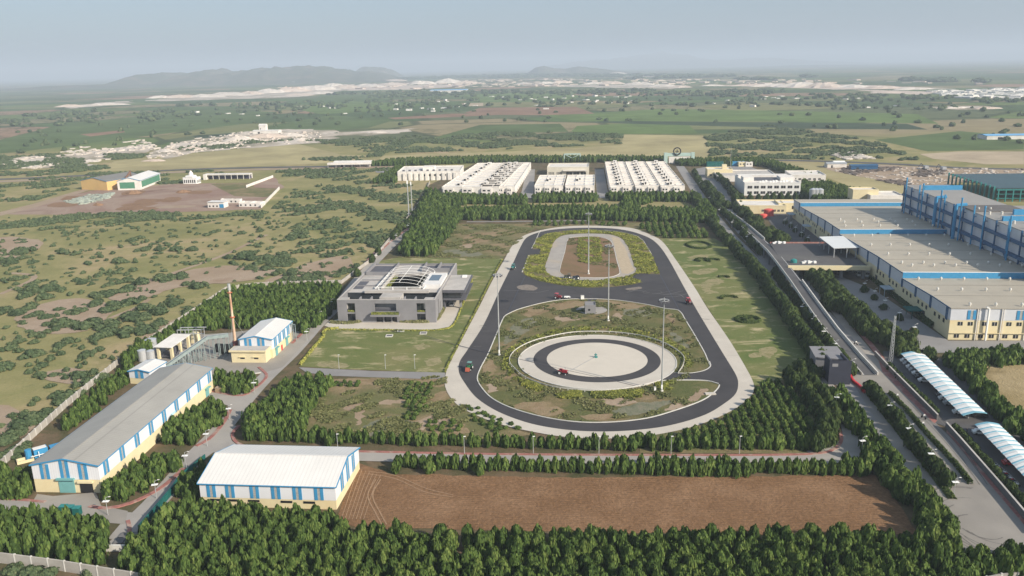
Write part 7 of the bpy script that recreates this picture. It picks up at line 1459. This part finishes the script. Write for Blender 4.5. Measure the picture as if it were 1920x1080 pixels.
for i, (px, py, w_, h_) in enumerate(hz_):
    wl2 = where(px, py); cnt[wl2] = cnt.get(wl2, 0) + 1; nth = ('first', 'second', 'third', 'fourth', 'fifth', 'sixth', 'seventh', 'eighth', 'ninth', 'tenth', 'eleventh', 'twelfth', 'thirteenth', 'fourteenth', 'fifteenth', 'sixteenth', 'seventeenth', 'eighteenth', 'nineteenth')[min(18, cnt[wl2] - 1)]
    heap(lms[i % 5][lms[i % 5].index(' ') + 1:] + ' ' + wl2 + ', ' + nth + ' listed from the left' if False else lms[i % 5].split(' ', 1)[1] + ' ' + wl2, px, py, w_, h_, pinkst if i % 5 in (1, 4) else stone, i)
# loose blocks: quarried stone, rubble at the building site, village specks
def rubble(name, label, poly, n, s, mats, seed, hmax=.6, cat='rubble', z=.1, thr=-9):
    r = np.random.default_rng(seed); Wp = GP(poly); P = np.array(Wp); lo, hi = P.min(0), P.max(0); X = r.uniform(lo[0], hi[0], n * 6); Y = r.uniform(lo[1], hi[1], n * 6); k = inside(X, Y, Wp) & (val(X, Y, .02, seed) > thr); X, Y = X[k][:n], Y[k][:n]; m = MB()
    for x, y in zip(X, Y):
        a = r.uniform(0, 3); w_, d_, h_ = s * r.uniform(.3, 1), s * r.uniform(.3, .8), s * hmax * r.uniform(.3, 1); c, q = cos(a), sin(a)
        m.add([(x + c * u * w_ - q * v * d_, y + q * u * w_ + c * v * d_, z + zz * h_) for zz in (0, 1) for u, v in ((-1, -1), (1, -1), (1, 1), (-1, 1))], [(0, 1, 5, 4), (1, 2, 6, 5), (2, 3, 7, 6), (3, 0, 4, 7), (4, 5, 6, 7)])
    o = m.build(name, mats, None, fix=False); return setp(o, label, cat, None, 'stuff')
rubble('quarry_blocks', 'loose white stone blocks strewn over the near quarry floor', [(270, 292), (330, 266), (450, 248), (600, 248), (600, 266), (480, 274), (280, 298)], 330, 3.2, stone, 1, .5)
rubble('quarry_blocks', 'pale stone blocks strewn among scrub at the left quarry edge', [(0, 310), (60, 288), (270, 262), (300, 280), (180, 305), (60, 318)], 240, 4.5, stone, 2, .4, thr=.2)
rubble('site_rubble', 'dark timber, pipes and spoil lying over the construction ground', [(1545, 312), (1920, 318), (1920, 350), (1800, 342), (1760, 356), (1690, 348), (1570, 322)], 900, 2.2, surf('site_debris', (.14, .11, .09), .4, .3), 3, .5, thr=-.2)
rubble('site_rubble', 'pale stone and sheeting lying over the construction ground', [(1545, 312), (1920, 318), (1920, 350), (1800, 342), (1760, 356), (1690, 348), (1570, 322)], 300, 2.0, stone, 4, .4)
rubble('scrap_rubble', 'pale scrap strewn on the scrub beyond the right highway', [(1555, 290), (1600, 286), (1640, 298), (1590, 300)], 130, 4, stone, 5, .4)
rubble('village', 'far village roofs scattered along the right horizon', [(1740, 172), (1930, 165), (1930, 190), (1800, 186)], 200, 16, offw, 6, .3, 'village')
rubble('village', 'specks of white farm sheds scattered over the far farmland', [(300, 215), (900, 180), (1600, 180), (1900, 215), (1200, 200), (700, 215), (300, 240)], 60, 9, offw, 7, .5, 'village')
rubble('village', 'pale roofs and stone yards scattered along the far horizon', [(500, 165), (960, 148), (1600, 150), (1900, 160), (1300, 158), (700, 168)], 320, 30, pinkst, 8, .2, 'village', thr=.3)
rubble('yard_rubble', 'grey-green sacks and rubble heaps on the red earth yard', [(120, 378), (165, 366), (215, 362), (200, 374), (150, 386)], 140, 2.4, surf('grey_green_sheet', (.30, .33, .28), .2, .5), 9, .5)
for i, (px, py, w_, h_, mt) in enumerate(((155, 379, 34, 9, 'grey_green_sheet'), (198, 371, 18, 7, 'grey_green_sheet'), (184, 385, 20, 5, None), (250, 363, 26, 6, None), (343, 361, 20, 5, None))):
    o = heap(('grey-green tarpaulined mound in front of the yellow mill', 'small tarpaulined mound near the green-walled mill', 'brown soil mound before the tarpaulined one', 'dark soil mound at the foot of the green-walled mill', 'dark soil mound in the middle of the red yard')[i], px, py, w_, h_, bpy.data.materials[mt] if mt else soil, 90 + i); o.name = 'soil_heap'; o['category'] = 'heap'; del o['group']
# site machines
for px, py, lb in ((1735, 318, 'yellow-grey excavator digging on the construction ground'), (1768, 320, 'truck crane with raised boom on the construction ground')):
    r = thing('excavator', lb, 'excavator', (*G(px, py), 0)); MB().box(-2, 2, -3, 3, 0, 1.2).build('track', black, r); MB().box(-1.8, 1.8, -2.5, 2, 1.2, 3.6).build('cab', cs, r); MB().bar((0, 2, 2.5), (-3, 3, 5.5), .6).bar((-3, 3, 5.5), (-5, 3, 2), .5).build('boom', dgrey, r)
bs = thing('roadside_gantry', 'pale concrete roadside structure beside the left highway end', 'structure', (*G(614, 315), 0)); MB().box(0, 46, 0, 6, 3, 5).build('deck', offw, bs)
for k in range(6): MB().box(k * 8.5, k * 8.5 + 1.2, 0, 5, 0, 3).build('pier', wallg, bs)

# tyre marks, joints and scuffs on the pavements
tm_ = surf('tyre_mark', (.15, .14, .13), .3, 1.5, .9); tm2 = surf('tyre_mark_dark', (.03, .03, .03), .3, 1.5, .9); tm3 = surf('chalk_line', (.16, .155, .15), .4, 3, .9); tm4 = surf('furrow_track', (.29, .185, .11), .25, 1, 1); tm5 = surf('seam_line', (.30, .275, .24), .2, 1, .9)
_z = [RZ + .034]
def mark(pts, w, mt, z, closed=False):
    _z[0] += .0006; ribbon('tyre_mark', catmull(pts, False, 1), w, mt, (z if z else 0) + (_z[0] - RZ - .034))
rr_ = random.Random(5)
fx, fy = G(1868, 1000)
for k in range(16):
    R_ = rr_.uniform(3, 17); a0 = rr_.uniform(1.2, 3.4); ox, oy = rr_.uniform(-3, 2), rr_.uniform(-1, 4)
    mark([(fx + ox + R_ * cos(a0 + t * .16) * .8, fy + oy + R_ * sin(a0 + t * .16)) for t in range(rr_.randint(6, 14))], rr_.choice((.18, .25, .4)), tm_, RZ + .03)
for k in range(6): mark(GP([(1700 + k * 9, 752 + 9 * (k % 3)), (1765 + k * 9, 822), (1830 + k * 7, 900 + 11 * (k % 2))]), .2, tm_, RZ + .03)
for k in range(12):
    u = rr_.uniform(0, 1); x0_ = rr_.uniform(885, 1250); y0_ = rr_.uniform(545, 558); mark(GP([(x0_, y0_), (x0_ + rr_.uniform(8, 30), y0_ + rr_.uniform(-4, 4)), (x0_ + rr_.uniform(35, 60), y0_ + rr_.uniform(-7, 7))]), rr_.choice((.2, .3)), rr_.choice((tm2, tm3)), TZ + .032)
gx, gy = G(1223, 549); mark([(gx + 4.2 * cos(t * .33), gy + 3.6 * sin(t * .33)) for t in range(20)], .12, tm3, TZ + .033)
for k in range(14):
    px_, py_ = rr_.choice(((1310, 610), (1330, 640), (1300, 590), (885, 655), (905, 625), (960, 520), (1350, 672), (870, 700))); px_ += rr_.uniform(-8, 8); py_ += rr_.uniform(-14, 14); mark(GP([(px_, py_), (px_ + 14, py_ + rr_.uniform(-2, 2))]), rr_.choice((.12, .2)), rr_.choice((tm2, tm3)), TZ + .032)
for a_, b_ in (((924, 525), (942, 526)), ((872, 627), (893, 627)), ((1303, 541), (1285, 541)), ((1340, 600), (1316, 600)), ((1385, 668), (1360, 668)), ((900, 573), (921, 573)), ((845, 680), (868, 680)), ((1264, 484), (1250, 484))):
    mark(GP([a_, b_]), .12, tm5, TZ + .005)
for k in range(7): mark(GP([(672 + k * 7, 880 + k * 2), (660 + k * 7, 915), (640 + k * 7, 975)]), .22, tm4, .23)
for k in range(2): mark(GP([(690, 885 + k * 5), (740, 893 + k * 6), (800, 918 + k * 7), (850, 930 + k * 4)]), .3, tm4, .24)
for k in range(2): mark(GP([(705 + k * 9, 900), (690 + k * 9, 930), (705 + k * 9, 965), (716 + k * 9, 985)]), .35, tm4, .245)
# ------------------------------------------------------------------ haze
hz = MB().box(-25500, 25500, -290, 29500, -1, 330)
m = bpy.data.materials.new('haze_air'); m.use_nodes = True; t = m.node_tree; t.nodes.clear()
o = t.nodes.new('ShaderNodeOutputMaterial'); pv = t.nodes.new('ShaderNodeVolumePrincipled')
pv.inputs['Color'].default_value = (.76, .87, 1.0, 1); pv.inputs['Density'].default_value = HAZE_DENSITY; pv.inputs['Anisotropy'].default_value = 0.0
t.links.new(pv.outputs[0], o.inputs['Volume'])
h = hz.build('haze', m); h['kind'] = 'stuff'
